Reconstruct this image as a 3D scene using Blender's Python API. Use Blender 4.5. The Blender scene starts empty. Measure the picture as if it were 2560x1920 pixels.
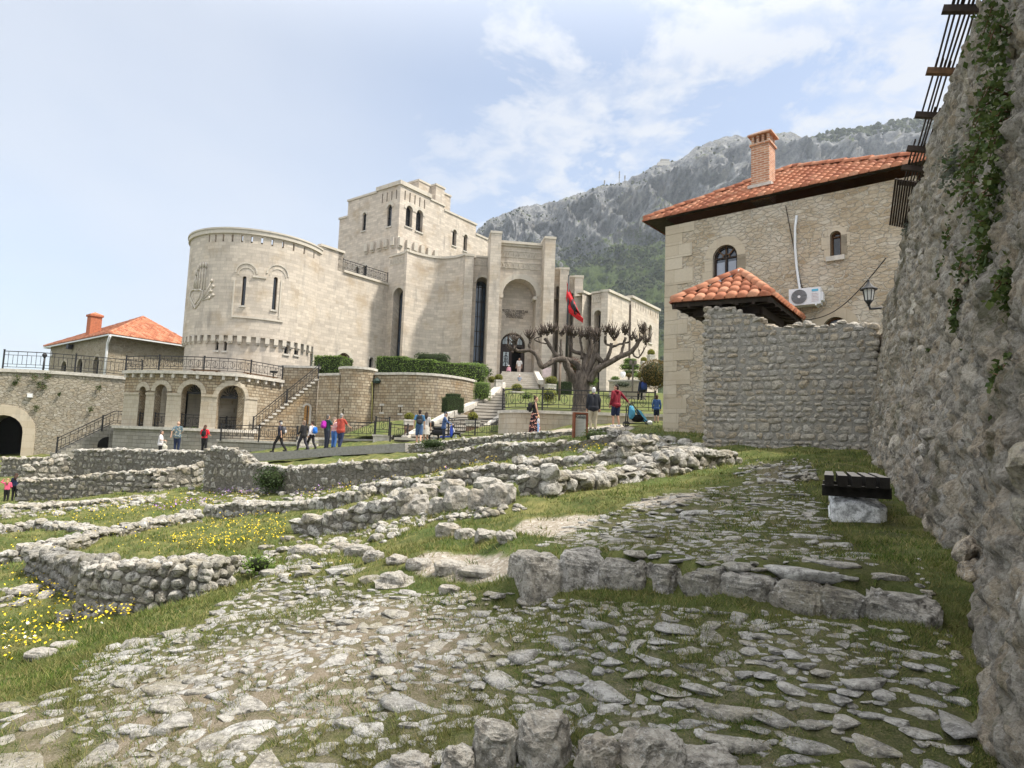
import bpy, math, random
import numpy as np
from mathutils import Vector, Matrix, geometry, noise as mnoise
from math import pi, sin, cos, tan, atan2, radians, sqrt, hypot
RND = random.Random(11)
SC = bpy.context.scene
COL = SC.collection
# ------------------------------------------------------------------ camera model (photo is 2560x1920, eye at the origin, looking along +Y)
FPX = 1600.0
PITCH = math.atan(154 / 1600.0)
ROLL = 0.0366
FV = Vector((0, cos(PITCH), sin(PITCH)))
U0 = Vector((0, -sin(PITCH), cos(PITCH)))
R0 = Vector((1, 0, 0))
RV = R0 * cos(ROLL) + U0 * sin(ROLL)
UV_ = U0 * cos(ROLL) - R0 * sin(ROLL)

def ray(px, py):
    return FV + RV * ((px - 1280) / FPX) + UV_ * ((960 - py) / FPX)

def at(px, py, d):
    r = ray(px, py)
    return r * (d / r.y)

def atz(px, py, z):
    r = ray(px, py)
    return r * (z / r.z)

def xy(px, py, d):
    p = at(px, py, d)
    return Vector((p.x, p.y))

def proj(p):
    c = FV.x * p[0] + FV.y * p[1] + FV.z * p[2]
    a = RV.x * p[0] + RV.y * p[1] + RV.z * p[2]
    b = UV_.x * p[0] + UV_.y * p[1] + UV_.z * p[2]
    return 1280 + FPX * a / c, 960 - FPX * b / c

def zfor(x, y, py):
    w = UV_ - FV * ((960 - py) / FPX)
    return -(x * w.x + y * w.y) / w.z

# ------------------------------------------------------------------ objects
def tag(o, label=None, cat=None, group=None, kind=None):
    if label: o['label'] = label
    if cat: o['category'] = cat
    if group: o['group'] = group
    if kind: o['kind'] = kind
    return o

def empty(name, loc=(0, 0, 0), rz=0.0, label=None, cat=None, group=None):
    o = bpy.data.objects.new(name, None)
    o.location = loc
    o.rotation_euler = (0, 0, rz)
    o.empty_display_size = 0.2
    COL.objects.link(o)
    return tag(o, label, cat, group)

def link(name, me, parent=None, loc=None, rz=0.0):
    o = bpy.data.objects.new(name, me)
    COL.objects.link(o)
    if parent is not None: o.parent = parent
    if loc is not None: o.location = loc
    if rz: o.rotation_euler = (0, 0, rz)
    return o

def copy_tree(o, parent=None):
    c = o.copy()
    COL.objects.link(c)
    if parent is not None: c.parent = parent
    for ch in list(o.children): copy_tree(ch, c)
    return c

class MB:
    """collects geometry and links it as ONE mesh object"""
    def __init__(s):
        s.v = []; s.f = []; s.m = []; s.s = []; s.u = []
    def add(s, V, Fc, mi=0, smooth=False, uv=None):
        n = len(s.v)
        s.v.extend([tuple(p) for p in V])
        for k, f in enumerate(Fc):
            s.f.append(tuple(i + n for i in f)); s.m.append(mi); s.s.append(smooth)
            s.u.append(uv[k] if uv else None)
    def quad(s, a, b, c, d, mi=0, uv=None):
        s.add([a, b, c, d], [(0, 1, 2, 3)], mi, False, [uv] if uv else None)
    def box(s, c, size, rz=0.0, mi=0, rot=None):
        hx, hy, hz = size[0] / 2, size[1] / 2, size[2] / 2
        M = rot if rot is not None else Matrix.Rotation(rz, 3, 'Z')
        c = Vector(c)
        V = [c + M @ Vector((x, y, z)) for x in (-hx, hx) for y in (-hy, hy) for z in (-hz, hz)]
        s.add(V, [(0, 1, 3, 2), (4, 6, 7, 5), (0, 4, 5, 1), (2, 3, 7, 6), (0, 2, 6, 4), (1, 5, 7, 3)], mi)
    def bar(s, a, b, w, h=None, mi=0, up=(0, 0, 1)):
        a = Vector(a); b = Vector(b); h = h or w
        d = b - a; L = d.length
        if L < 1e-6: return
        d /= L
        up = Vector(up)
        sd = d.cross(up)
        if sd.length < 1e-3: sd = d.cross(Vector((1, 0, 0)))
        sd.normalize(); uu = sd.cross(d)
        M = Matrix((d, sd, uu)).transposed()
        s.box((a + b) / 2, (L, w, h), mi=mi, rot=M)
    def tube(s, pts, rad, n=8, mi=0, smooth=True, cap=True, jit=0.0):
        pts = [Vector(p) for p in pts]
        if not hasattr(rad, '__len__'): rad = [rad] * len(pts)
        V = []; prev = None
        for i, p in enumerate(pts):
            t = (pts[min(i + 1, len(pts) - 1)] - pts[max(i - 1, 0)])
            if t.length < 1e-9: t = Vector((0, 0, 1))
            t.normalize()
            if prev is None:
                a = t.cross(Vector((0.3, 0.9, 0.1)))
                if a.length < 1e-3: a = t.cross(Vector((1, 0, 0)))
            else:
                a = prev - t * prev.dot(t)
                if a.length < 1e-4: a = t.cross(Vector((1, 0, 0)))
            a.normalize(); prev = a
            b = t.cross(a)
            for k in range(n):
                th = 2 * pi * k / n
                r = rad[i] * (1 + (RND.uniform(-jit, jit) if jit else 0))
                V.append(p + a * (cos(th) * r) + b * (sin(th) * r))
        Fc = []
        for i in range(len(pts) - 1):
            for k in range(n):
                k2 = (k + 1) % n
                Fc.append((i * n + k, i * n + k2, (i + 1) * n + k2, (i + 1) * n + k))
        if cap:
            Fc.append(tuple(range(n - 1, -1, -1)))
            Fc.append(tuple((len(pts) - 1) * n + k for k in range(n)))
        s.add(V, Fc, mi, smooth)
    def lathe(s, prof, c=(0, 0, 0), n=16, mi=0, smooth=True, cap=True):
        c = Vector(c); V = []
        for r, z in prof:
            for k in range(n):
                th = 2 * pi * k / n
                V.append(c + Vector((cos(th) * r, sin(th) * r, z)))
        Fc = []
        for i in range(len(prof) - 1):
            for k in range(n):
                k2 = (k + 1) % n
                Fc.append((i * n + k, i * n + k2, (i + 1) * n + k2, (i + 1) * n + k))
        if cap:
            Fc.append(tuple(range(n - 1, -1, -1)))
            Fc.append(tuple((len(prof) - 1) * n + k for k in range(n)))
        s.add(V, Fc, mi, smooth)
    def prism(s, poly, z0, z1, mi=0):
        n = len(poly)
        z1s = z1 if hasattr(z1, '__len__') else [z1] * n
        V = [(p[0], p[1], z0) for p in poly] + [(p[0], p[1], z1s[i]) for i, p in enumerate(poly)]
        Fc = [tuple(range(n - 1, -1, -1)), tuple(range(n, 2 * n))]
        for i in range(n):
            j = (i + 1) % n
            Fc.append((i, j, n + j, n + i))
        s.add(V, Fc, mi)
    def build(s, name, mats, parent=None, loc=None, rz=0.0):
        me = bpy.data.meshes.new(name)
        me.from_pydata(s.v, [], s.f)
        if not isinstance(mats, (list, tuple)): mats = [mats]
        for m in mats: me.materials.append(m)
        me.polygons.foreach_set('material_index', s.m)
        me.polygons.foreach_set('use_smooth', s.s)
        uvl = me.uv_layers.new(name='UVMap')
        co = s.v; buf = np.zeros(len(me.loops) * 2, 'f'); k = 0
        for fi, f in enumerate(s.f):
            u = s.u[fi]
            if u is None:
                a, b, c = (co[f[0]], co[f[1]], co[f[2]])
                e1 = (b[0] - a[0], b[1] - a[1], b[2] - a[2]); e2 = (c[0] - a[0], c[1] - a[1], c[2] - a[2])
                nx = e1[1] * e2[2] - e1[2] * e2[1]; ny = e1[2] * e2[0] - e1[0] * e2[2]; nz = e1[0] * e2[1] - e1[1] * e2[0]
                h = hypot(nx, ny)
                if h <= abs(nz) * 0.7 + 1e-12:
                    for i in f:
                        buf[k] = co[i][0]; buf[k + 1] = co[i][1]; k += 2
                else:
                    tx, ty = -ny / h, nx / h
                    for i in f:
                        buf[k] = co[i][0] * tx + co[i][1] * ty; buf[k + 1] = co[i][2]; k += 2
            else:
                for q in u:
                    buf[k] = q[0]; buf[k + 1] = q[1]; k += 2
        uvl.data.foreach_set('uv', buf)
        me.validate()
        me.update()
        return link(name, me, parent, loc, rz)

# ------------------------------------------------------------------ rocks
def ico(sub):
    import bmesh
    bm = bmesh.new()
    bmesh.ops.create_icosphere(bm, subdivisions=sub, radius=1.0)
    V = np.array([v.co[:] for v in bm.verts]); T = [tuple(v.index for v in f.verts) for f in bm.faces]
    bm.free()
    return V, T
ICO = {k: ico(k) for k in (1, 2, 3, 4)}
NPR = np.random.RandomState(5)

def rock(mb, c, size, rz=0.0, res=2, cuts=9, rough=0.05, mi=0, tilt=0.0, front=None, smooth=True, flat_top=0):
    V, T = ICO[res]
    v = V.copy()
    for _ in range(cuts):
        n = NPR.normal(size=3); n /= np.linalg.norm(n)
        h = NPR.uniform(0.55, 0.86)
        d = v @ n - h
        v -= np.where(d > 0, d, 0)[:, None] * n
    if front is not None:       # flatten towards local -y
        d = -v[:, 1] - front
        v[:, 1] += np.where(d > 0, d, 0)
    if rough:
        f = NPR.uniform(2, 4, 3); ph = NPR.uniform(0, 6, 3)
        w = np.sin(v[:, 0] * f[0] + ph[0]) * np.sin(v[:, 1] * f[1] + ph[1]) + np.sin(v[:, 2] * f[2] * 1.7 + ph[2]) * .5
        v *= (1 + rough * w + NPR.normal(scale=rough * .35, size=len(v)))[:, None]
    if flat_top:
        k = np.array([NPR.normal(scale=.12), NPR.normal(scale=.12), 1.0]); dd = v @ k - flat_top * np.abs(v[:, 2]).max(); v[:, 2] -= np.where(dd > 0, dd * .88, 0)
    m = np.abs(v).max(0)
    v = v / m * (np.array(size) / 2)
    smooth = False if res < 3 else smooth
    if tilt:
        a, b = NPR.uniform(-tilt, tilt, 2)
        y, z = v[:, 1] * cos(a) - v[:, 2] * sin(a), v[:, 1] * sin(a) + v[:, 2] * cos(a)
        v = np.stack([v[:, 0] * cos(b) + z * sin(b), y, -v[:, 0] * sin(b) + z * cos(b)], 1)
    x, y = v[:, 0] * cos(rz) - v[:, 1] * sin(rz), v[:, 0] * sin(rz) + v[:, 1] * cos(rz)
    v = np.stack([x, y, v[:, 2]], 1) + np.array(c)
    mb.add(v.tolist(), T, mi, smooth)

# ------------------------------------------------------------------ materials
class G:
    def __init__(s, name, rough=0.9, spec=0.25):
        s.m = bpy.data.materials.new(name); s.m.use_nodes = True
        s.t = s.m.node_tree; s.b = s.t.nodes['Principled BSDF']
        s.b.inputs['Roughness'].default_value = rough
        s.b.inputs['Specular IOR Level'].default_value = spec
    def put(s, sock, v):
        if isinstance(v, bpy.types.NodeSocket): s.t.links.new(v, sock)
        elif v is not None:
            if hasattr(v, '__len__') and len(v) == 3 and sock.type == 'RGBA': v = (*v, 1)
            sock.default_value = v
    def node(s, typ, ins=None, **at_):
        n = s.t.nodes.new(typ)
        for k, v in at_.items(): setattr(n, k, v)
        for k, v in (ins or {}).items(): s.put(n.inputs[k], v)
        return n
    def pos(s): return s.node('ShaderNodeNewGeometry').outputs['Position']
    def obj(s): return s.node('ShaderNodeTexCoord').outputs['Object']
    def uv(s): return s.node('ShaderNodeTexCoord').outputs['UV']
    def isl(s): return s.node('ShaderNodeNewGeometry').outputs['Random Per Island']
    def attr(s, n): return s.node('ShaderNodeAttribute', attribute_name=n).outputs['Fac']
    def noise(s, vec, scale, detail=4, rough=.55, dist=0.0):
        return s.node('ShaderNodeTexNoise', {'Vector': vec, 'Scale': scale, 'Detail': detail, 'Roughness': rough, 'Distortion': dist}).outputs['Fac']
    def noisec(s, vec, scale, detail=2):
        return s.node('ShaderNodeTexNoise', {'Vector': vec, 'Scale': scale, 'Detail': detail}).outputs['Color']
    def vor(s, vec, scale, feature='F1', out='Distance', rand=1.0):
        return s.node('ShaderNodeTexVoronoi', {'Vector': vec, 'Scale': scale, 'Randomness': rand}, feature=feature).outputs[out]
    def ramp(s, fac, stops, interp='LINEAR'):
        n = s.node('ShaderNodeValToRGB', {'Fac': fac}); e = n.color_ramp
        e.interpolation = interp
        while len(e.elements) < len(stops): e.elements.new(0.5)
        for k, (p, c) in enumerate(stops):
            e.elements[k].position = p
            e.elements[k].color = (*c, 1) if hasattr(c, '__len__') else (c, c, c, 1)
        return n.outputs['Color']
    def mix(s, fac, a, b, blend='MIX'):
        n = s.node('ShaderNodeMix', data_type='RGBA', blend_type=blend)
        s.put(n.inputs[0], fac); s.put(n.inputs[6], a); s.put(n.inputs[7], b)
        return n.outputs[2]
    def math(s, op, a, b=None, c=None, clamp=False):
        n = s.node('ShaderNodeMath', operation=op); n.use_clamp = clamp
        s.put(n.inputs[0], a)
        if b is not None: s.put(n.inputs[1], b)
        if c is not None: s.put(n.inputs[2], c)
        return n.outputs[0]
    def vmath(s, op, a, b):
        n = s.node('ShaderNodeVectorMath', operation=op)
        s.put(n.inputs[0], a); s.put(n.inputs[1], b)
        return n.outputs[0]
    def mapr(s, v, a, b, c=0.0, d=1.0):
        return s.node('ShaderNodeMapRange', {'Value': v, 'From Min': a, 'From Max': b, 'To Min': c, 'To Max': d}, clamp=True).outputs[0]
    def scale(s, vec, k):
        return s.node('ShaderNodeMapping', {'Vector': vec, 'Scale': k}).outputs[0]
    def bump(s, h, strength=.6, dist=.02, nrm=None):
        n = s.node('ShaderNodeBump', {'Height': h, 'Strength': strength, 'Distance': dist})
        if nrm is not None: s.put(n.inputs['Normal'], nrm)
        return n.outputs['Normal']
    def done(s, col, nrm=None, rough=None):
        s.put(s.b.inputs['Base Color'], col)
        if nrm is not None: s.put(s.b.inputs['Normal'], nrm)
        if rough is not None: s.put(s.b.inputs['Roughness'], rough)
        return s.m

def m_plain(name, c, rough=.8, var=.12, scale=30, metal=0.0, spec=.25, bump=0.0):
    g = G(name, rough, spec)
    p = g.obj()
    n = g.noise(p, scale, 3)
    col = g.mix(g.mapr(n, .3, .7), tuple(x * (1 - var) for x in c), tuple(min(1, x * (1 + var)) for x in c))
    g.b.inputs['Metallic'].default_value = metal
    return g.done(col, g.bump(n, .4, bump) if bump else None)

def m_ashlar(name, bw, bh, ca, cb, cm, mort=.006, stain=(.34, .25, .15), dark=(.20, .19, .18), bump=.25, rustic=0.0, stainamt=.55):
    """coursed limestone blocks, uv in metres"""
    g = G(name, .92, .2)
    uv = g.uv(); p = g.pos()
    wob = g.vmath('SUBTRACT', g.noisec(p, 1.3), (.5, .5, .5))
    uvw = g.vmath('ADD', uv, g.vmath('MULTIPLY', wob, (.02 + rustic * .04,) * 3))
    def brick(w, h, off, sq, sf):
        n = g.node('ShaderNodeTexBrick', {'Vector': uvw, 'Color1': (0, 0, 0, 1), 'Color2': (1, 1, 1, 1), 'Mortar': (.5, .5, .5, 1), 'Scale': 1.0,
                                          'Mortar Size': mort, 'Mortar Smooth': .3, 'Bias': 0.0, 'Brick Width': w, 'Row Height': h}, offset=off, offset_frequency=2, squash=sq, squash_frequency=sf)
        return n
    b1 = brick(bw, bh, .5, .7, 3)
    b2 = brick(bw * 2.6, bh * 2, .37, 1.4, 2)
    t = g.math('ADD', g.math('MULTIPLY', b1.outputs['Color'], .7), g.math('MULTIPLY', b2.outputs['Color'], .3))
    n1 = g.noise(p, .55, 5, .6); n2 = g.noise(p, 14, 4, .65); n3 = g.noise(g.scale(p, (1, 1, .25)), 1.7, 5, .6)
    col = g.mix(t, ca, cb)
    col = g.mix(g.mapr(n2, .3, .75, 0, .35), col, tuple(x * .72 for x in ca))
    col = g.mix(g.mapr(n1, .52, .72, 0, stainamt), col, stain)
    col = g.mix(g.mapr(n3, .56, .76, 0, .6), col, dark)
    col = g.mix(g.math('MULTIPLY', b1.outputs['Fac'], .75), col, cm)
    h = g.math('ADD', g.math('MULTIPLY', b1.outputs['Fac'], -1.0), g.math('MULTIPLY', n2, .35 + rustic))
    h = g.math('ADD', h, g.math('MULTIPLY', t, .25))
    return g.done(col, g.bump(h, bump, .03 + rustic * .05))

def m_rubble(name, sc, cols, cm, mort=.06, patch=None, patchamt=.5, bump=.7, squash=1.35, depth=.06, green=0.0):
    """random rubble masonry from voronoi cells"""
    g = G(name, .95, .15)
    p = g.obj()
    q = g.vmath('ADD', g.scale(p, (1, 1, squash)), g.vmath('MULTIPLY', g.vmath('SUBTRACT', g.noisec(p, 3.0, 3), (.5,) * 3), (.22 / sc * 2,) * 3))
    e = g.vor(q, sc, 'DISTANCE_TO_EDGE'); cc = g.vor(q, sc, 'F1', 'Color')
    sep = g.node('ShaderNodeSeparateColor', {'Color': cc})
    n1 = g.noise(p, sc * 3, 6, .7); n2 = g.noise(p, .5, 4); n3 = g.noise(p, sc * 9, 4, .7)
    col = g.ramp(sep.outputs[0], [(i / (len(cols) - 1), c) for i, c in enumerate(cols)])
    col = g.mix(g.mapr(n1, .35, .7, 0, .55), col, tuple(x * .55 for x in cols[0]))
    col = g.mix(g.mapr(n3, .55, .75, 0, .5), col, tuple(min(1, x * 1.5) for x in cols[-1]))
    mm = g.math('MULTIPLY', e, 1.0)
    k = g.mapr(g.math('ADD', mm, g.math('MULTIPLY', g.math('SUBTRACT', n1, .5), .07)), mort * .4, mort * 1.3)
    col = g.mix(k, cm, col)
    if patch is not None:
        col = g.mix(g.mapr(n2, .5, .62, 0, patchamt), col, patch)
    if green:
        ng = g.noise(p, 1.1, 5, .65)
        col = g.mix(g.mapr(ng, .58, .7, 0, green), col, (.06, .075, .03))
    h = g.math('ADD', g.math('MULTIPLY', k, 1.0), g.math('MULTIPLY', n1, .7))
    h = g.math('ADD', h, g.math('MULTIPLY', sep.outputs[1], .5))
    return g.done(col, g.bump(h, bump, depth))

def m_stone(name, cols, warm=(.34, .27, .19), lich=(.55, .54, .51), dark=(.07, .068, .062), scale=1.0, bump=.8, moss=0.0):
    """loose weathered limestone, one tint per stone"""
    g = G(name, .95, .15)
    p = g.pos(); r = g.isl()
    n1 = g.noise(p, 15 * scale, 6, .72); n2 = g.noise(p, 55 * scale, 5, .75); n3 = g.noise(p, 2.2 * scale, 3)
    v = g.vor(p, 60 * scale)
    col = g.ramp(r, [(i / max(1, len(cols) - 1), c) for i, c in enumerate(cols)])
    col = g.mix(g.mapr(n3, .5, .7, 0, .55), col, warm)
    col = g.mix(g.mapr(n1, .38, .56, .85, 0), col, dark)
    col = g.mix(g.mapr(n2, .54, .66, 0, .8), col, lich)
    col = g.mix(g.mapr(v, .08, .34, .6, 0), col, dark)
    if moss:
        nz = g.node('ShaderNodeSeparateXYZ', {'Vector': g.node('ShaderNodeNewGeometry').outputs['Normal']}).outputs[2]
        col = g.mix(g.math('MULTIPLY', g.mapr(n3, .5, .65, 0, moss), g.mapr(n1, .4, .6)), col, (.07, .085, .03))
    h = g.math('ADD', n1, g.math('MULTIPLY', n2, .5))
    return g.done(col, g.bump(h, bump, .03 / scale))

def m_leaf(name, ca, cb, rough=.6):
    g = G(name, rough, .3)
    r = g.isl(); n = g.noise(g.pos(), 2.5, 3)
    col = g.mix(r, ca, cb)
    col = g.mix(g.mapr(n, .35, .65, 0, .5), col, tuple(x * .6 for x in ca))
    g.b.inputs['Subsurface Weight'].default_value = 0.0
    tr = g.node('ShaderNodeBsdfTranslucent', {'Color': col})
    ms = g.node('ShaderNodeMixShader', {0: .25})
    g.t.links.new(g.b.outputs[0], ms.inputs[1]); g.t.links.new(tr.outputs[0], ms.inputs[2])
    g.t.links.new(ms.outputs[0], g.t.nodes['Material Output'].inputs[0])
    return g.done(col)

MAT = {}
MAT['ashlar'] = m_ashlar('museum_limestone', .62, .235, (.43, .38, .325), (.67, .595, .505), (.33, .285, .23), mort=.009)
MAT['trim'] = m_ashlar('museum_trim', 1.1, .6, (.50, .46, .40), (.60, .55, .47), (.36, .32, .27), stainamt=.25)
MAT['rustic'] = m_ashlar('rustic_blocks', .34, .19, (.28, .215, .14), (.54, .47, .355), (.12, .09, .06), mort=.018, stain=(.36, .22, .09), bump=.9, rustic=.6, stainamt=.6)
MAT['pier'] = m_ashlar('pier_blocks', .5, .26, (.42, .37, .29), (.52, .47, .385), (.26, .21, .15), mort=.01, bump=.5, rustic=.3, stainamt=.4)
MAT['greyblock'] = m_ashlar('grey_blocks', .5, .24, (.25, .235, .20), (.38, .36, .32), (.15, .135, .11), mort=.012, bump=.8, rustic=.5, stainamt=.3)
MAT['coping'] = m_plain('coping_stone', (.50, .47, .42), .9, .22, 6)
MAT['house'] = m_rubble('house_rubble', 4.2, [(.40, .31, .205), (.54, .455, .34), (.47, .385, .275), (.60, .535, .43)], (.56, .505, .415), .05, patch=(.61, .565, .485), patchamt=.6, bump=.8, squash=2.3, depth=.07)
MAT['quoin'] = m_ashlar('quoin_stone', .9, .45, (.47, .40, .30), (.57, .505, .405), (.32, .26, .18), bump=.35, stainamt=.35)
MAT['fort'] = m_rubble('fortress_rubble', 3.6, [(.30, .265, .21), (.44, .40, .325), (.37, .31, .225), (.50, .465, .40)], (.36, .315, .24), .045, patch=(.42, .37, .29), patchamt=.7, bump=.9, squash=1.7, depth=.09, green=.35)
MAT['lodge'] = m_rubble('lodge_rubble', 2.4, [(.24, .20, .15), (.34, .30, .23), (.29, .24, .17), (.40, .36, .29)], (.36, .32, .25), .06, patch=(.37, .33, .26), patchamt=.4, bump=.6, squash=1.5)
MAT['mortar'] = m_rubble('wall_core', 7, [(.15, .14, .12), (.24, .225, .20), (.19, .17, .14)], (.12, .11, .09), .05, bump=.7, squash=1.2, depth=.05)
MAT['mortar_light'] = m_rubble('pale_mortar', 6, [(.23, .22, .20), (.31, .295, .265), (.27, .25, .215)], (.27, .26, .235), .05, bump=.6, squash=1.2, depth=.03)
MAT['stone'] = m_stone('ruin_stone', [(.34, .325, .295), (.47, .455, .42), (.41, .375, .315), (.53, .515, .485)], dark=(.055, .052, .046), moss=.4)
MAT['stone_far'] = m_stone('ruin_stone_pale', [(.36, .34, .295), (.48, .45, .40), (.41, .36, .28), (.52, .50, .455)], scale=.6, moss=.3)
MAT['stone_dark'] = m_stone('ruin_stone_dark', [(.20, .195, .18), (.30, .29, .27), (.25, .235, .205)], lich=(.44, .43, .40), moss=.4)
MAT['wallstone'] = m_stone('gate_wall_stone', [(.37, .35, .31), (.44, .40, .335), (.34, .325, .30), (.40, .335, .25), (.48, .455, .41)], warm=(.42, .34, .23), lich=(.50, .485, .45), dark=(.15, .14, .12))
MAT['kerb'] = m_stone('kerb_stone', [(.33, .32, .30), (.43, .415, .39), (.37, .345, .30)], warm=(.30, .25, .19), lich=(.56, .55, .53), dark=(.075, .07, .06), scale=.9, bump=1.0, moss=.3)
MAT['cobble'] = m_stone('cobble_stone', [(.32, .315, .295), (.43, .42, .40), (.375, .35, .30), (.50, .49, .465), (.34, .335, .325)], warm=(.38, .32, .235), lich=(.60, .585, .555), dark=(.11, .105, .095), bump=.9, moss=.35)
MAT['boulder'] = m_stone('boulder_stone', [(.37, .36, .34), (.46, .44, .41), (.41, .385, .34)], warm=(.40, .33, .24), lich=(.58, .57, .54), dark=(.13, .12, .105), bump=1.0)
MAT['cliffwall'] = None
MAT['iron'] = m_plain('black_iron', (.022, .022, .024), .55, .3, 20, spec=.4)
MAT['glass'] = m_plain('dark_glass', (.015, .018, .022), .08, .2, 2, spec=.8)
MAT['glassblue'] = m_plain('sky_tinted_glass', (.05, .07, .10), .06, .2, 2, spec=1.0)
MAT['curtain'] = m_plain('white_curtain_behind_glass', (.30, .33, .40), .3, .1, 3, spec=.8)
MAT['darkwood'] = m_plain('dark_wood', (.035, .024, .018), .7, .4, 12)
MAT['brownwood'] = m_plain('brown_wood', (.12, .065, .03), .7, .4, 12)
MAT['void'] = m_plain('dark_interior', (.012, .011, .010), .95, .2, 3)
MAT['white'] = m_plain('white_paint', (.72, .73, .74), .5, .05, 5)
MAT['plastic'] = m_plain('grey_white_plastic', (.66, .68, .70), .4, .05, 5, spec=.4)
MAT['bark'] = None
MAT['leafless'] = None
# ------------------------------------------------------------------ terrain
def smooth(a, b, x):
    t = np.clip((x - a) / (b - a), 0, 1)
    return t * t * (3 - 2 * t)

KERB = [atz(px, py, z) for px, py, z in ((1318, 1378, -.70), (1420, 1376, -.70), (1560, 1386, -.70), (1700, 1402, -.70), (1830, 1424, -.695), (1960, 1442, -.69), (2090, 1458, -.69), (2220, 1474, -.69), (2330, 1492, -.69))]
KX = np.array([p.x for p in KERB]); KY = np.array([p.y for p in KERB])

def kstep(x, y):
    yk = np.interp(x, KX, KY)
    s = y - yk
    m = smooth(.04, .2, s) * (1 - smooth(1.2, 4.0, s)) * smooth(KX[0] - .45, KX[0] + .05, x)
    return .2 * m

ZP = [(1280, 1915, -1.25), (640, 1915, -1.36), (0, 1915, -1.5), (2000, 1915, -1.17), (2400, 1900, -1.1), (2540, 1930, -1.1),
      (1400, 1472, -.93), (1700, 1492, -.90), (2000, 1515, -.85), (2300, 1560, -.83), (1650, 1700, -1.07), (2150, 1700, -.98),
      (1000, 1600, -1.22), (1300, 1600, -1.1), (700, 1600, -1.38), (400, 1650, -1.5), (210, 1665, -1.6), (0, 1720, -1.68), (300, 1560, -1.74), (500, 1500, -1.62), (700, 1440, -1.5),
      (850, 1440, -1.33), (1000, 1480, -1.2), (1200, 1475, -1.07), (60, 1600, -2.15), (0, 1660, -1.92), (190, 1567, -2.26), (330, 1540, -2.05), (470, 1504, -1.82),
      (0, 1500, -2.3), (100, 1440, -2.3), (0, 1380, -2.4), (350, 1380, -2.02), (550, 1340, -1.95), (680, 1330, -1.8), (620, 1290, -2.0), (200, 1330, -2.2), (300, 1270, -2.4),
      (560, 1250, -2.0), (100, 1290, -2.6), (1500, 1370, -.70), (1900, 1425, -.69), (2250, 1465, -.69), (1800, 1350, -.67), (2150, 1345, -.66), (1500, 1310, -.70),
      (2000, 1250, -.5), (1700, 1250, -.55), (1150, 1420, -1.02), (1280, 1420, -.93), (1050, 1385, -1.03), (1230, 1340, -.95), (620, 1440, -1.6), (820, 1390, -1.35)]
DP = [(850, 1335, 10.5), (1000, 1290, 9.9), (1150, 1278, 9.6), (1280, 1250, 9.3), (1400, 1310, 7.2), (1450, 1245, 9.2), (1900, 1190, 9.2), (2150, 1150, 12.0), (1850, 1165, 12.5),
      (1770, 1110, 15), (1600, 1112, 15.5), (1560, 1090, 20), (1658, 1079, 20.5), (1540, 1067, 28), (1480, 1074, 27.5), (1335, 1083, 29), (1200, 1096, 30.5), (1045, 1110, 32), (905, 1118, 34), (760, 1128, 36),
      (697, 1131, 36.5), (500, 1152, 37), (400, 1158, 37), (200, 1160, 38), (0, 1160, 39), (700, 1245, 20.5), (1000, 1192, 19.5), (1280, 1152, 18), (850, 1168, 27), (600, 1178, 30),
      (880, 1095, 41), (500, 1127, 44), (1010, 1108, 35.5), (15, 1256, 26), (400, 1232, 23), (250, 1225, 27), (1450, 1060, 30), (1640, 1060, 27), (1640, 1045, 32), (1100, 1215, 14), (1300, 1165, 14.5), (900, 1262, 14.5), (1500, 1150, 14), (1100, 1160, 24), (1300, 1115, 24), (430, 1192, 31)]
XP = [(-22, 62, 2.0), (0, 62, 3.5), (15, 62, 4), (30, 62, 5), (-60, 60, -4), (-60, 35, -3), (-30, 20, -3.2), (-20, 8, -2.4), (-8, 2, -1.7), (35, 30, 1.5), (16, 25, 1.0), (12, 10, .0), (6, 2, -1.0), (40, 10, 0), (-3, 0, -1.5), (3, 0, -1.3), (0, -2.5, -1.6), (-40, 80, 0), (40, 80, 8), (0, 80, 6)]
ctl = [tuple(atz(a, b, z)) for a, b, z in ZP] + [tuple(at(a, b, d)) for a, b, d in DP] + XP
CT = np.array(ctl)
CT[:, 2] -= kstep(CT[:, 0], CT[:, 1])
def _rbf():
    n = len(CT); D = np.hypot(CT[:, None, 0] - CT[None, :, 0], CT[:, None, 1] - CT[None, :, 1])
    A = np.zeros((n + 3, n + 3)); A[:n, :n] = -D + np.eye(n) * -.03
    A[:n, n] = 1; A[:n, n + 1:] = CT[:, :2]; A[n, :n] = 1; A[n + 1:, :n] = CT[:, :2].T
    return np.linalg.solve(A, np.concatenate([CT[:, 2], [0, 0, 0]]))
RW = _rbf()
def h_raw(x, y):
    x = np.asarray(x, float); y = np.asarray(y, float); sh = x.shape
    x = x.ravel(); y = y.ravel(); o = np.zeros(len(x)); n = len(CT)
    for i in range(0, len(x), 20000):
        xs = x[i:i + 20000]; ys = y[i:i + 20000]
        D = np.hypot(xs[:, None] - CT[None, :, 0], ys[:, None] - CT[None, :, 1])
        o[i:i + 20000] = -D @ RW[:n] + RW[n] + RW[n + 1] * xs + RW[n + 2] * ys
    o += kstep(x, y)
    return o.reshape(sh)

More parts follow.
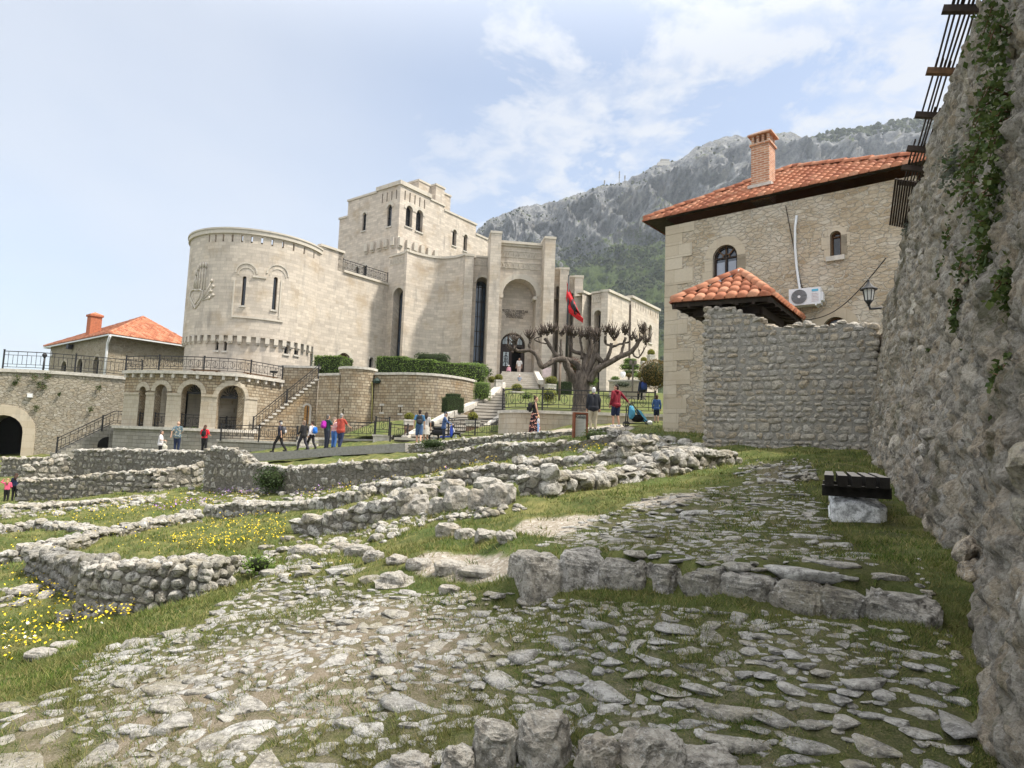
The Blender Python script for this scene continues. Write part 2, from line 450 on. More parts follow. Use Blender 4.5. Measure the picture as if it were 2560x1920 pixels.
NROW, NSEG, Y0, YR = 300, 340, .9, 1.0153
S0, S1 = -1.5, 1.15
rowY = Y0 * YR ** np.arange(NROW) - 3.6
segS = np.linspace(S0, S1, NSEG)
GY = np.repeat(rowY[:, None], NSEG, 1)
GX = (GY + 3.6) * segS[None, :]
HZ = h_raw(GX, GY)
NZ1 = np.zeros_like(HZ)
_r = np.random.RandomState(3)
for k in range(22):
    a = _r.uniform(0, 2 * pi); f = _r.uniform(1.2, 14); NZ1 += np.sin((GX * cos(a) + GY * sin(a)) * f + _r.uniform(0, 6)) * .035 / (f ** .8)
HZ = HZ + NZ1 * np.clip(GY / 6, .25, 1.3)

def hgt(x, y):
    i = math.log(max(y + 3.6, Y0 * 1.0001) / Y0) / math.log(YR); s = (x / (y + 3.6) - S0) / (S1 - S0) * (NSEG - 1)
    i = min(max(i, 0), NROW - 1.001); s = min(max(s, 0), NSEG - 1.001)
    a = int(i); b = int(s); fi = i - a; fs = s - b
    return (HZ[a, b] * (1 - fs) + HZ[a, b + 1] * fs) * (1 - fi) + (HZ[a + 1, b] * (1 - fs) + HZ[a + 1, b + 1] * fs) * fi

def ghit(px, py, d0=1.5, d1=60):
    r = ray(px, py); last = d0; d = d0
    while d < d1:
        p = r * (d / r.y)
        if p.z < hgt(p.x, p.y):
            lo, hi = last, d
            for _ in range(18):
                m = (lo + hi) / 2; p = r * (m / r.y)
                if p.z < hgt(p.x, p.y): hi = m
                else: lo = m
            return p
        last = d; d *= 1.02
    return r * (d1 / r.y)

def projv(x, y, z):
    c = FV.x * x + FV.y * y + FV.z * z
    c = np.where(c < .05, .05, c)
    return 1280 + FPX * (RV.x * x + RV.y * y + RV.z * z) / c, 960 - FPX * (UV_.x * x + UV_.y * y + UV_.z * z) / c

def inpoly(px, py, poly):
    c = np.zeros(np.shape(px), bool); n = len(poly)
    for i in range(n):
        x0, y0 = poly[i]; x1, y1 = poly[i - 1]
        k = ((y0 > py) != (y1 > py)) & (px < (x1 - x0) * (py - y0) / ((y1 - y0) or 1e-9) + x0)
        c ^= k
    return c

COB1 = [(205, 1660), (330, 1600), (520, 1555), (620, 1470), (690, 1440), (850, 1440), (960, 1478), (1280, 1478), (1320, 1490), (1600, 1508), (1950, 1530), (2250, 1575), (2350, 1640), (2400, 1760), (2420, 1990), (240, 1990)]
COB2 = [(1330, 1362), (1420, 1318), (1560, 1270), (1650, 1235), (1800, 1215), (1990, 1215), (2060, 1260), (2070, 1330), (2130, 1370), (2230, 1445), (2260, 1462), (1950, 1430), (1700, 1392), (1500, 1372)]
COB3 = [(1860, 1165), (1990, 1150), (2040, 1190), (1980, 1215), (1850, 1215)]
COB4 = [(0, 1770), (190, 1700), (205, 1930), (0, 1930)]
COB5 = [(1560, 1090), (1650, 1082), (1762, 1112), (1740, 1140), (1560, 1125)]
COB6 = [(640, 1470), (700, 1390), (860, 1400), (1000, 1440), (1000, 1480), (850, 1440), (700, 1440)]
GRAV = [[(1010, 1402), (1100, 1380), (1290, 1392), (1302, 1450), (1150, 1455), (1050, 1432)], [(1270, 1332), (1320, 1298), (1440, 1285), (1520, 1292), (1480, 1320), (1380, 1345)],
        [(1540, 1265), (1640, 1245), (1760, 1230), (1760, 1245), (1600, 1275)], [(300, 1165), (700, 1130), (1050, 1108), (1340, 1080), (1560, 1060), (1600, 1075), (1340, 1095), (1050, 1125), (700, 1140), (300, 1172)]]
DIRT = [[(950, 1490), (1180, 1540), (1230, 1700), (1000, 1790), (600, 1850), (250, 1960), (230, 1760), (420, 1660), (700, 1580)], [(0, 1800), (150, 1740), (200, 1990), (0, 1990)], [(1850, 1165), (2010, 1150), (2060, 1200), (1960, 1220)], [(2150, 1250), (2260, 1250), (2330, 1480), (2420, 1760), (2520, 1960), (2440, 1960), (2360, 1640), (2290, 1500)]]
PXG, PYG = projv(GX, GY, HZ)
def amask(polys, soft=1):
    m = np.zeros(PXG.shape)
    for p in polys: m = np.maximum(m, inpoly(PXG, PYG, p).astype(float))
    m *= (GY > 1.0)
    for _ in range(soft):
        q = np.pad(m, 1, mode='edge')
        m = (q[1:-1, 1:-1] * 2 + q[:-2, 1:-1] + q[2:, 1:-1] + q[1:-1, :-2] + q[1:-1, 2:]) / 6
    return m
A_GRAV = amask(GRAV, 3); A_DIRT = amask(DIRT, 5); A_COB = amask([COB1, COB2, COB3, COB4, COB5], 3)
A_SHADY = amask([[(1900, 1150), (2160, 1135), (2300, 1400), (2540, 1990), (2000, 1990), (2100, 1600)], [(1320, 1465), (2340, 1520), (2340, 1580), (1320, 1510)]], 10)  # mossy ground, painted darker where rampart and kerb shade it

def tri_mesh(name, V, Tn, mat, parent=None, smooth=False, k=3):
    me = bpy.data.meshes.new(name); n = len(Tn)
    me.vertices.add(len(V)); me.vertices.foreach_set('co', np.ascontiguousarray(V, 'f').ravel())
    me.loops.add(n * k); me.loops.foreach_set('vertex_index', np.ascontiguousarray(Tn, 'i').ravel())
    me.polygons.add(n); me.polygons.foreach_set('loop_start', np.arange(0, n * k, k, dtype='i'))
    me.polygons.foreach_set('use_smooth', np.full(n, smooth))
    me.materials.append(mat); me.update(calc_edges=True)
    return link(name, me, parent)

def m_ground():
    g = G('meadow_ground', .97, .1)
    p = g.pos()
    n1 = g.noise(p, .9, 5, .6); n2 = g.noise(p, 6, 5, .7); n3 = g.noise(p, 34, 4, .7); n4 = g.noise(p, 110, 3, .7)
    grass = g.mix(g.mapr(n1, .38, .62), (.085, .12, .032), (.20, .19, .07))
    grass = g.mix(g.mapr(n2, .45, .68, 0, .8), grass, (.05, .075, .022))
    grass = g.mix(g.mapr(n3, .5, .7, 0, .6), grass, (.20, .165, .085))
    n5 = g.noise(p, 3.2, 4, .65); grass = g.mix(g.mapr(n5, .46, .6, 0, .65), grass, (.035, .06, .016)); grass = g.mix(g.mapr(n4, .56, .7, 0, .6), grass, (.24, .20, .11))
    dirt = g.mix(g.mapr(n2, .3, .7), (.13, .105, .075), (.215, .18, .135))
    dirt = g.mix(g.mapr(n4, .48, .68, 0, .7), dirt, (.36, .32, .26))
    dirt = g.mix(g.mapr(n3, .55, .7, 0, .55), dirt, (.13, .105, .07))
    gv = g.vor(p, 42, 'F1', 'Color'); gs = g.node('ShaderNodeSeparateColor', {'Color': gv}).outputs[0]
    grav = g.ramp(gs, [(0, (.26, .225, .18)), (.6, (.36, .32, .265)), (1, (.50, .47, .42))])
    grav = g.mix(g.mapr(n2, .45, .7, 0, .4), grav, (.30, .25, .19))
    ac = g.attr('cobble'); ad = g.attr('dirt'); ag = g.attr('gravel'); ash = g.attr('shady')
    turf = g.mix(g.mapr(n3, .35, .65), (.022, .036, .010), (.085, .095, .032)); turf = g.mix(g.mapr(n4, .54, .68, 0, .7), turf, (.20, .16, .085)); grass = g.mix(g.math('MULTIPLY', ac, .8), grass, turf)
    fac = g.math('ADD', g.math('MULTIPLY', ac, .30), g.math('MULTIPLY', ad, .27))
    fac = g.mapr(g.math('ADD', fac, g.math('SUBTRACT', g.math('MULTIPLY', n2, .9), .45)), .22, .62)
    col = g.mix(fac, grass, dirt)
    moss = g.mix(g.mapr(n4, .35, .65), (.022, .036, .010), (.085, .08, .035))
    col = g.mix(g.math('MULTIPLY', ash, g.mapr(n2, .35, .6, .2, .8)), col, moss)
    gf = g.mapr(g.math('ADD', ag, g.math('SUBTRACT', g.math('MULTIPLY', n2, .7), .35)), .35, .6)
    col = g.mix(gf, col, grav)
    h = g.math('ADD', g.math('MULTIPLY', n3, .6), g.math('MULTIPLY', n4, .4))
    return g.done(col, g.bump(h, .9, .03))

def build_ground():
    V = np.stack([GX, GY, HZ], -1).reshape(-1, 3)
    idx = np.arange(NROW * NSEG).reshape(NROW, NSEG)
    Q = np.stack([idx[:-1, :-1], idx[:-1, 1:], idx[1:, 1:], idx[1:, :-1]], -1).reshape(-1, 4)
    # far sheet out to the horizon, joined to the last row and to both sides
    ex = []
    fy = [110, 180, 320, 700, 1400, 2250]
    base = len(V); nf = 60; s = np.linspace(-3.2, 2.6, nf)
    far = []
    for y in [rowY[-1] + .01] + fy:
        zz = HZ[-1, ::NSEG // nf][:nf] if y < 100 else None
        for k in range(nf):
            x = s[k] * (y + 3.6)
            z = np.interp(x, GX[-1], HZ[-1]) - (.02 if y < 100 else 0)
            if y > 100: z = np.interp(x / (y + 3.6), segS, HZ[-1]) * max(0, 1 - (y - 90) / 200) - 12 * min(1, (y - 90) / 200) - (40 if x < 0 else 0) * min(1, (y - 90) / 600)
            far.append((x, y, z))
    fi = np.arange(len(far)).reshape(-1, nf) + base
    QF = np.stack([fi[:-1, :-1], fi[:-1, 1:], fi[1:, 1:], fi[1:, :-1]], -1).reshape(-1, 4)
    # side skirts
    sk = []; qs = []
    b2 = base + len(far)
    for side, col in ((-1, 0), (1, NSEG - 1)):
        st = b2 + len(sk)
        rows = list(range(0, NROW, 10)) + [NROW - 1]
        for i in rows:
            sk.append(tuple(V[idx[i, col]] - np.array([0, 0, .01]))); sk.append((GX[i, col] + side * (60 + GY[i, col] * 1.2), GY[i, col], HZ[i, col] - 2))
        for k in range(len(rows) - 1):
            q = (st + 2 * k, st + 2 * k + 1, st + 2 * k + 3, st + 2 * k + 2)
            qs.append(q if side > 0 else q[::-1])
    V = np.concatenate([V, np.array(far), np.array(sk)]); Q = np.concatenate([Q, QF, np.array(qs)])
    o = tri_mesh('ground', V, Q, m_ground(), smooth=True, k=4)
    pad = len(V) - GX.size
    for nm, a in (('cobble', A_COB), ('gravel', A_GRAV), ('dirt', A_DIRT), ('shady', A_SHADY)):
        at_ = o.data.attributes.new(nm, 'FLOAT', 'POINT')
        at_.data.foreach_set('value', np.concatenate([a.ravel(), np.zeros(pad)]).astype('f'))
    tag(o, 'grassy stony ground of the castle hill falling away to the left', kind='structure')
build_ground()

# ------------------------------------------------------------------ cobbles
OCC = np.zeros((760, 900), bool)          # occupancy grid, 2 cm, x -8..10, y 1..16.2
def occ_mark(x, y, r):
    i0 = int((y - 1) / .02); j0 = int((x + 8) / .02); k = int(r / .02) + 1
    for i in range(max(0, i0 - k), min(760, i0 + k + 1)):
        for j in range(max(0, j0 - k), min(900, j0 + k + 1)):
            if (i - i0) ** 2 + (j - j0) ** 2 <= (r / .02) ** 2: OCC[i, j] = True
def occ(x, y):
    i = int((y - 1) / .02); j = int((x + 8) / .02)
    return 0 <= i < 760 and 0 <= j < 900 and OCC[i, j]

def pip(x, y, poly):
    c = False; x1, y1 = poly[-1]
    for x0, y0 in poly:
        if (y0 > y) != (y1 > y) and x < (x1 - x0) * (y - y0) / (y1 - y0) + x0: c = not c
        x1, y1 = x0, y0
    return c
def cobbles():
    rng = random.Random(21); cells = {}
    def free(x, y, r):
        cx, cy = int(x / .3), int(y / .3)
        for a in (-1, 0, 1):
            for b in (-1, 0, 1):
                for (X, Y, Rr) in cells.get((cx + a, cy + b), ()):
                    if (X - x) ** 2 + (Y - y) ** 2 < (Rr + r) ** 2: return False
        return True
    mb = MB(); cnt = 0
    def lay(poly, n, r0, r1, ymin, ymax, smin, smax, lift, gap=1.0, res_near=5.0, flat=.35):
        nonlocal cnt
        for _ in range(n):
            y = math.exp(rng.uniform(math.log(ymin), math.log(ymax))); x = rng.uniform(smin, smax) * y
            z = hgt(x, y); px, py = proj((x, y, z))
            if not pip(px, py, poly): continue
            r = r0 + (r1 - r0) * rng.random() ** 2.2
            if not free(x, y, r * gap): continue
            cells.setdefault((int(x / .3), int(y / .3)), []).append((x, y, r * gap))
            el = rng.uniform(1.0, 1.75); hh = r * rng.uniform(.6, .95)
            rz = rng.gauss(.25, .5)
            rock(mb, (x, y, z + lift * rng.uniform(-.5, 1) - hh * .36), (2.75 * r * el, 2.75 * r / el ** .4, hh * 2 * flat * 1.85), rz, 3 if y < res_near and r > .05 else 2, 11, .07, tilt=.08, flat_top=.45)
            occ_mark(x, y, r * .78); cnt += 1
    lay(COB1, 160, .075, .115, 2.2, 7.5, -.9, .8, .004, 1.0)
    lay(COB1, 16000, .038, .078, 2.2, 7.5, -.9, .8, .004, .92)
    lay(COB1, 40000, .022, .042, 2.2, 7.5, -.9, .8, .003, .82)
    lay(COB1, 16000, .016, .036, 2.2, 5.2, -.9, .8, .003, .95)
    lay(COB2, 160, .08, .13, 3.6, 9, -.1, .6, .004, 1.1)
    lay(COB2, 16000, .035, .085, 3.6, 9, -.1, .6, .003, .85)
    lay(COB2, 5000, .014, .034, 3.6, 9, -.1, .6, .002, 1.1)
    lay(COB3, 1200, .06, .16, 8, 14, .2, .7, .01, .9)
    lay(COB4, 1500, .05, .16, 2.4, 5, -1, -.5, .008, 1.2)
    lay(COB5, 1500, .08, .25, 13, 24, .1, .4, .02, .9)
    lay(COB6, 500, .08, .2, 4.5, 8, -.5, 0, .02, .95)
    o = mb.build('cobblestone_paving', MAT['cobble'])
    tag(o, 'worn limestone cobbles set in the grass and earth', kind='structure')
    return cnt
NCOB = cobbles()
print('cobbles', NCOB)
# ------------------------------------------------------------------ ruin walls
def rock2(mb, c, size, rz=0.0, res=2, cuts=8, rough=.05, boxy=0.0, tilt=0.06, mi=0):
    V, T = ICO[res]
    v = V.copy()
    if boxy:
        v = np.sign(v) * np.abs(v) ** (1 - boxy * .62)
        v /= np.abs(v).max(0)
    for _ in range(cuts):
        n = NPR.normal(size=3); n /= np.linalg.norm(n)
        h = NPR.uniform(.6, .9) * (1 + .42 * boxy)
        d = v @ n - h
        v -= np.where(d > 0, d, 0)[:, None] * n
    if rough:
        w = np.zeros(len(v))
        for _ in range(4):
            k = NPR.normal(size=3) * NPR.uniform(2, 7); w += np.sin(v @ k + NPR.uniform(0, 6)) / np.linalg.norm(k) * 2.2
        v *= (1 + rough * w + NPR.normal(scale=rough * .3, size=len(v)))[:, None]
    v = v / np.abs(v).max(0) * (np.array(size) / 2)
    if tilt:
        a, b = NPR.uniform(-tilt, tilt, 2)
        y, z = v[:, 1] * cos(a) - v[:, 2] * sin(a), v[:, 1] * sin(a) + v[:, 2] * cos(a)
        v = np.stack([v[:, 0] * cos(b) + z * sin(b), y, -v[:, 0] * sin(b) + z * cos(b)], 1)
    x, y = v[:, 0] * cos(rz) - v[:, 1] * sin(rz), v[:, 0] * sin(rz) + v[:, 1] * cos(rz)
    mb.add((np.stack([x, y, v[:, 2]], 1) + np.array(c)).tolist(), T, mi, res > 3)

def crag(mb, c, size, rz=0.0, boxy=.9, amp=.10, fr=1.6, mi=0, seed=0, res=4, cuts=6):
    V, T = ICO[res]
    v = np.sign(V) * np.abs(V) ** (1 - boxy * .66); v /= np.abs(v).max(0)
    for _ in range(cuts):
        n = NPR.normal(size=3); n /= np.linalg.norm(n); d = v @ n - NPR.uniform(.85, 1.2); v -= np.where(d > 0, d, 0)[:, None] * n
    w = v * np.array(size) / 2; m = max(size); o = Vector((seed * 7.3, seed * 3.1, 0))
    a = []
    for q in w:
        p = Vector(q) / m * fr * 2 + o
        f = mnoise.voronoi(p * 1.5)[0]; g = mnoise.voronoi(p * 4.2)[0]
        a.append(mnoise.fractal(p, .9, 2.1, 4) * .55 - (.5 * max(0, .16 - (f[1] - f[0])) * 3 + .18 * max(0, .2 - (g[1] - g[0])) * 3) + .10 * mnoise.noise(p * 11) + .07 * mnoise.noise(p * 23))
    nr = v / np.linalg.norm(v, axis=1)[:, None]
    w = w + nr * (np.array(a) * amp * min(size))[:, None]
    x, y = w[:, 0] * cos(rz) - w[:, 1] * sin(rz), w[:, 0] * sin(rz) + w[:, 1] * cos(rz)
    mb.add((np.stack([x, y, w[:, 2]], 1) + np.array(c)).tolist(), T, mi, False)

def rubble(name, spec, th, s, label, mat='stone', res=1, core='mortar', prot=.10, boxy=None, cat='ruined wall', topstones=True, group=None, deep=.25, coverage=1.0, rough=.06, ends=True, inset=.018):
    rng = random.Random(len(label) * 7 + int(spec[0][0]))
    P = []
    for px, pt, pb, d in spec:
        p = at(px, pb, d); P.append((p.x, p.y, p.z, max(zfor(p.x, p.y, pt), p.z + .08)))
    L = [0]
    for a, b in zip(P, P[1:]): L.append(L[-1] + hypot(b[0] - a[0], b[1] - a[1]))
    P = np.array(P); L = np.array(L)
    def S(u): return [np.interp(u, L, P[:, k]) for k in range(4)]
    def frame(u):
        k = min(max(int(np.searchsorted(L, u) - 1), 0), len(P) - 2)
        ex, ey = P[k + 1, 0] - P[k, 0], P[k + 1, 1] - P[k, 1]; l = hypot(ex, ey)
        ex /= l; ey /= l
        nx, ny = ey, -ex                       # towards camera?
        if nx * -P[k, 0] + ny * -P[k, 1] < 0: nx, ny = -nx, -ny
        return ex, ey, nx, ny
    mb = MB(); ct = L[-1]
    # core
    n = max(2, int(ct / max(.3, s)))
    us = np.linspace(0, ct, n + 1); V = []; zj = [rng.uniform(-.06, .03) * s * 3 for _ in us]
    for i, u in enumerate(us):
        x, y, zb, zt = S(u); ex, ey, nx, ny = frame(u)
        for t, z in ((inset, zb - deep - .2), (inset, zt - .04 + zj[i]), (th - .03, zt - .04 + zj[i]), (th - .03, zb - deep - .2)):
            V.append((x - nx * t, y - ny * t, z))
    Fc = []
    for i in range(n):
        a = i * 4; b = a + 4
        for k in range(3): Fc.append((a + k, a + k + 1, b + k + 1, b + k))
    Fc += [(0, 1, 2, 3), (n * 4 + 3, n * 4 + 2, n * 4 + 1, n * 4)]
    mb.add(V, Fc, 1)
    def stone(x, y, z, w, dp, h, rz, bx=0.0):
        rock2(mb, (x, y, z), (w, dp, h), rz, res, 11, rough, bx, .03 + .2 * (1 - bx))
    zmin = P[:, 2].min() - deep; zmax = P[:, 3].max()
    z = zmin
    while z < zmax:
        rh = s * rng.uniform(.45, 1.12); u = rng.uniform(-.3, 0) * s
        while u < ct:
            w = s * rng.uniform(.6, 1.5)
            um = min(max(u + w / 2, 0), ct); x, y, zb, zt = S(um)
            zz = z + rh / 2
            if zb - deep < zz < zt - rh * .15 and rng.random() < coverage:
                ex, ey, nx, ny = frame(um); bx = boxy(um / ct, (zz - zb) / max(.1, zt - zb)) if boxy else .38
                pr = rng.uniform(-.35, 1) * prot * s
                dp = s * rng.uniform(.7, 1.0)
                stone(x + nx * (pr - dp * .38), y + ny * (pr - dp * .38), zz + (rng.uniform(-.16, .16) * s + .09 * s * sin(um / s * 1.3 + z * 9)) * (1 - bx), w * rng.uniform(.92, 1.12), dp, rh * rng.uniform(.85, 1.45 - .4 * bx), atan2(ey, ex), bx)
            u += w * .96
        z += rh * .94
    if topstones:
        u = 0
        while u < ct:
            t = s * .3
            while t < th:
                w = s * rng.uniform(.7, 1.4)
                x, y, zb, zt = S(min(u + rng.uniform(-.3, .3) * s, ct)); ex, ey, nx, ny = frame(min(u, ct))
                hh = s * rng.uniform(.4, .8)
                stone(x - nx * t, y - ny * t, zt - hh * .3 + rng.uniform(-.1, .12) * s, w, s * rng.uniform(.7, 1.3), hh, rng.uniform(0, 3))
                t += s * .85
            u += s * .95
    for j in range(1, len(P) - 1):      # build sharp corners up with through-stones
        a = P[j, :2] - P[j - 1, :2]; b = P[j + 1, :2] - P[j, :2]; cr = a[0] * b[1] - a[1] * b[0]
        if abs(cr) > .45 * np.linalg.norm(a) * np.linalg.norm(b):
            ex, ey, nx, ny = frame(L[j] - .01); z = P[j, 2] - deep * .5; t = 0
            while z < P[j, 3]:
                h = s * rng.uniform(.6, .95); stone(P[j, 0] - nx * .1 * s, P[j, 1] - ny * .1 * s, z + h / 2, s * rng.uniform(1.1, 1.7), s * rng.uniform(.9, 1.2), h * 1.15, atan2(ey, ex) + (.9 if t % 2 else 0), .5); z += h * .93; t += 1
    if ends:
        for u in (0, ct):
            x, y, zb, zt = S(u); ex, ey, nx, ny = frame(u); z = zb - deep * .5
            while z < zt - s * .2:
                t = s * .3
                while t < th:
                    w = s * rng.uniform(.7, 1.2)
                    stone(x - nx * t, y - ny * t, z + s * .35, w, s * rng.uniform(.6, 1.0), s * rng.uniform(.7, .95), atan2(ey, ex) + rng.uniform(-.2, .2))
                    t += w * .9
                z += s * .75
    o = mb.build(name, [MAT[mat], MAT[core]])
    return tag(o, label, cat, group)

RG = 'rubble walls of the excavated ruins'
rubble('ruined_wall', [(509, 1122, 1205, 23), (575, 1120, 1215, 22.5), (612, 1155, 1228, 22), (690, 1166, 1245, 21), (770, 1164, 1240, 20.5), (885, 1155, 1218, 20), (1000, 1148, 1197, 19.5), (1120, 1126, 1178, 19), (1230, 1109, 1162, 18.5), (1330, 1107, 1148, 18), (1430, 1104, 1136, 17.5), (1530, 1084, 1122, 17)],
       .6, .30, 'long grey ruined wall with a humped left end, running across the site below the ramp', 'stone', 1, group=RG, coverage=.8, inset=-.005)
rubble('ruined_wall', [(179, 1124, 1190, 30), (330, 1124, 1196, 29), (508, 1128, 1204, 27)], .6, .34, 'straight grey plastered ruin wall below the bald man in the floral shirt', 'stone', 1, group=RG, coverage=.85, inset=.0)
rubble('ruined_wall', [(0, 1143, 1185, 33), (70, 1145, 1188, 32.5), (130, 1142, 1180, 32)], .6, .34, 'low ruin wall in front of the dark fortress gate', 'stone_far', 1, group=RG)
rubble('ruined_wall', [(60, 1163, 1200, 29), (120, 1152, 1196, 29.5), (179, 1142, 1190, 30)], .6, .34, 'short pale ruin wall just left of the straight plastered one', 'stone_far', 1, group=RG)
rubble('ruined_wall', [(42, 1201, 1247, 25), (120, 1196, 1246, 24.8), (190, 1191, 1243, 24.6), (250, 1182, 1239, 24.4), (361, 1176, 1226, 24.2)], .7, .32, 'pale beige ruin wall beside the child in pink', 'stone_far', 1, group=RG)
rubble('ruined_wall', [(393, 1180, 1228, 24), (440, 1172, 1218, 24.5), (500, 1163, 1208, 25)], .7, .32, 'stubby pale wall end between the beige wall and the long grey wall', 'stone_far', 1, group=RG)
rubble('ruined_wall', [(0, 1264, 1288, 21), (90, 1262, 1284, 21), (190, 1257, 1276, 21.5), (300, 1247, 1264, 21.8), (400, 1239, 1256, 22)], .8, .26, 'low two course stone footing below the pale beige wall', 'stone_far', 1, group=RG)
rubble('ruined_wall', [(509, 1272, 1292, 17), (575, 1256, 1292, 16.5), (655, 1259, 1298, 16), (735, 1257, 1293, 15.5), (840, 1236, 1277, 15), (905, 1232, 1264, 14.8)], .7, .24, 'knee high dark rubble wall behind the yellow flower meadow', 'stone', 2, group=RG)
rubble('ruined_wall', [(732, 1302, 1345, 11.2), (815, 1284, 1343, 10.8), (915, 1260, 1326, 10.3), (1005, 1242, 1300, 10)], .7, .27, 'pale dry stone wall leading right to the big boulders', 'stone', 2, group=RG)
rubble('ruined_wall', [(0, 1387, 1413, 11.5), (100, 1367, 1396, 11.6), (208, 1348, 1373, 12.5), (304, 1322, 1351, 13.5), (412, 1299, 1329, 14.5), (499, 1286, 1313, 15.5)], .55, .22, 'long ankle high wall climbing from the left edge beyond the meadow', 'stone', 2, group=RG)
rubble('ruined_wall', [(0, 1322, 1336, 15), (100, 1305, 1328, 15.5), (195, 1322, 1342, 14)], .5, .22, 'bent low stone row at far left beyond the long ankle high wall', 'stone', 1, group=RG)
rubble('ruined_wall', [(62, 1380, 1412, 10.6), (130, 1392, 1432, 9.6), (198, 1403, 1450, 8.6)], .5, .2, 'short dark ruin wall joining the tall corner wall from the left', 'stone_dark', 2, group=RG)
rubble('ruined_wall', [(494, 1412, 1507, 6.97), (560, 1406, 1474, 7.75), (634, 1398, 1446, 8.6)], .5, .17, 'short bright return of the tall corner wall, running away from its right end', 'stone', 2, group=RG)
rubble('ruined_wall', [(186, 1420, 1580, 7.4), (300, 1410, 1560, 7.2), (430, 1402, 1530, 7.03), (498, 1410, 1508, 6.93)], .5, .15, 'tall dark retaining wall corner at left above the yellow flowers', 'stone', 2, group=RG, rough=.08)
rubble('ruined_wall', [(1307, 1194, 1248, 9.4), (1372, 1183, 1256, 9.2), (1452, 1184, 1247, 9.5), (1520, 1190, 1234, 10), (1600, 1180, 1220, 10.5), (1660, 1142, 1210, 10.9), (1756, 1124, 1184, 11.6), (1848, 1134, 1172, 12.4)],
       .65, .27, 'wall of large rounded boulders ending near the gate wall', 'stone', 3, group=RG, rough=.08, prot=.22)
rubble('ruined_wall', [(1290, 1152, 1190, 14), (1400, 1147, 1182, 13.6), (1500, 1136, 1172, 13.2), (1560, 1109, 1152, 13), (1640, 1100, 1138, 13.5)], .7, .25, 'grey ruin wall behind the rounded boulder wall', 'stone', 2, group=RG)
rubble('ruined_wall', [(1120, 1180, 1206, 13), (1220, 1162, 1200, 12.7), (1305, 1166, 1196, 12.5)], .6, .24, 'small rubble heap wall above the big boulders', 'stone', 2, group=RG)
rubble('ruined_wall', [(900, 1212, 1236, 15.5), (1000, 1204, 1226, 15), (1110, 1190, 1214, 14.5)], .7, .24, 'crumbled stone row below the long grey wall', 'stone', 2, group=RG, coverage=.7)
# parapet of the ramp
rubble('ramp_parapet', [(1020, 1112, 1140, 29), (1110, 1102, 1128, 28), (1200, 1092, 1118, 27), (1300, 1083, 1112, 26.5), (1430, 1076, 1104, 25.5), (1520, 1070, 1098, 24.5)], .5, .26, 'low stone parapet along the ramp in front of the woman in the long skirt', 'stone', 1, cat='parapet wall')
mb = MB()
pl = [(470, 1146, 1160, 33), (620, 1134, 1150, 32.5), (700, 1130, 1152, 32), (850, 1118, 1145, 31), (1021, 1108, 1128, 29.5)]
for a, b in zip(pl, pl[1:]):
    A = at(a[0], a[1], a[3]); B = at(b[0], b[1], b[3])
    za = A.z - .32 if a[0] > 600 else A.z - .2
    mb.bar(A - Vector((0, 0, .2)), B - Vector((0, 0, .2)), .5, .4)
tag(mb.build('ramp_edge_beam', m_rubble('weathered_concrete', 9, [(.30, .29, .27), (.37, .36, .335), (.27, .255, .23)], (.31, .30, .275), .02, bump=.4, depth=.02)), 'long grey concrete edge beam below the walking visitors', 'edge beam')

# loose rubble lying between the walls
def loose():
    mb = MB(); rng = random.Random(31); n = 0
    RGN = (([(450, 1215), (1000, 1195), (1290, 1160), (1300, 1185), (1000, 1245), (760, 1262), (470, 1265)], 300, .05, .18), ([(600, 1400), (700, 1350), (1000, 1300), (1030, 1330), (860, 1400), (740, 1440), (620, 1450)], 170, .03, .12), ([(1290, 1150), (1560, 1110), (1640, 1130), (1560, 1180), (1330, 1190)], 80, .05, .16), ([(1540, 1085), (1760, 1112), (1740, 1150), (1640, 1140), (1540, 1120)], 130, .06, .25), ([(0, 1262), (420, 1238), (420, 1262), (0, 1300)], 160, .05, .18), ([(1000, 1295), (1300, 1262), (1320, 1275), (1020, 1320)], 90, .03, .1), ([(0, 1460), (120, 1440), (130, 1500), (0, 1520)], 16, .05, .12), ([(1860, 1150), (2020, 1145), (2050, 1200), (1880, 1215)], 130, .02, .055), ([(2280, 1350), (2340, 1500), (2440, 1760), (2520, 1920), (2480, 1920), (2380, 1700), (2300, 1520)], 60, .012, .035))
    for poly, cnt, r0, r1 in RGN:
        k = 0; t = 0; xs = [p[0] for p in poly]; ys = [p[1] for p in poly]
        while k < cnt and t < cnt * 12:
            t += 1; px, py = rng.uniform(min(xs), max(xs)), rng.uniform(min(ys), max(ys))
            if not pin_(px, py, poly): continue
            p = ghit(px, py, 3); r = r0 + (r1 - r0) * rng.random() ** 2.4
            rock2(mb, (p.x, p.y, p.z + r * .1), (r * rng.uniform(1.6, 2.6), r * rng.uniform(1.4, 2), r * rng.uniform(.8, 1.3)), rng.uniform(0, 3), 2, 10, .06, .15, .25); k += 1
    tag(mb.build('loose_rubble', MAT['stone']), 'loose limestone rubble lying between the ruined walls', kind='stuff')
def pin_(x, y, poly): return bool(inpoly(np.array([x]), np.array([y]), poly)[0])
loose()
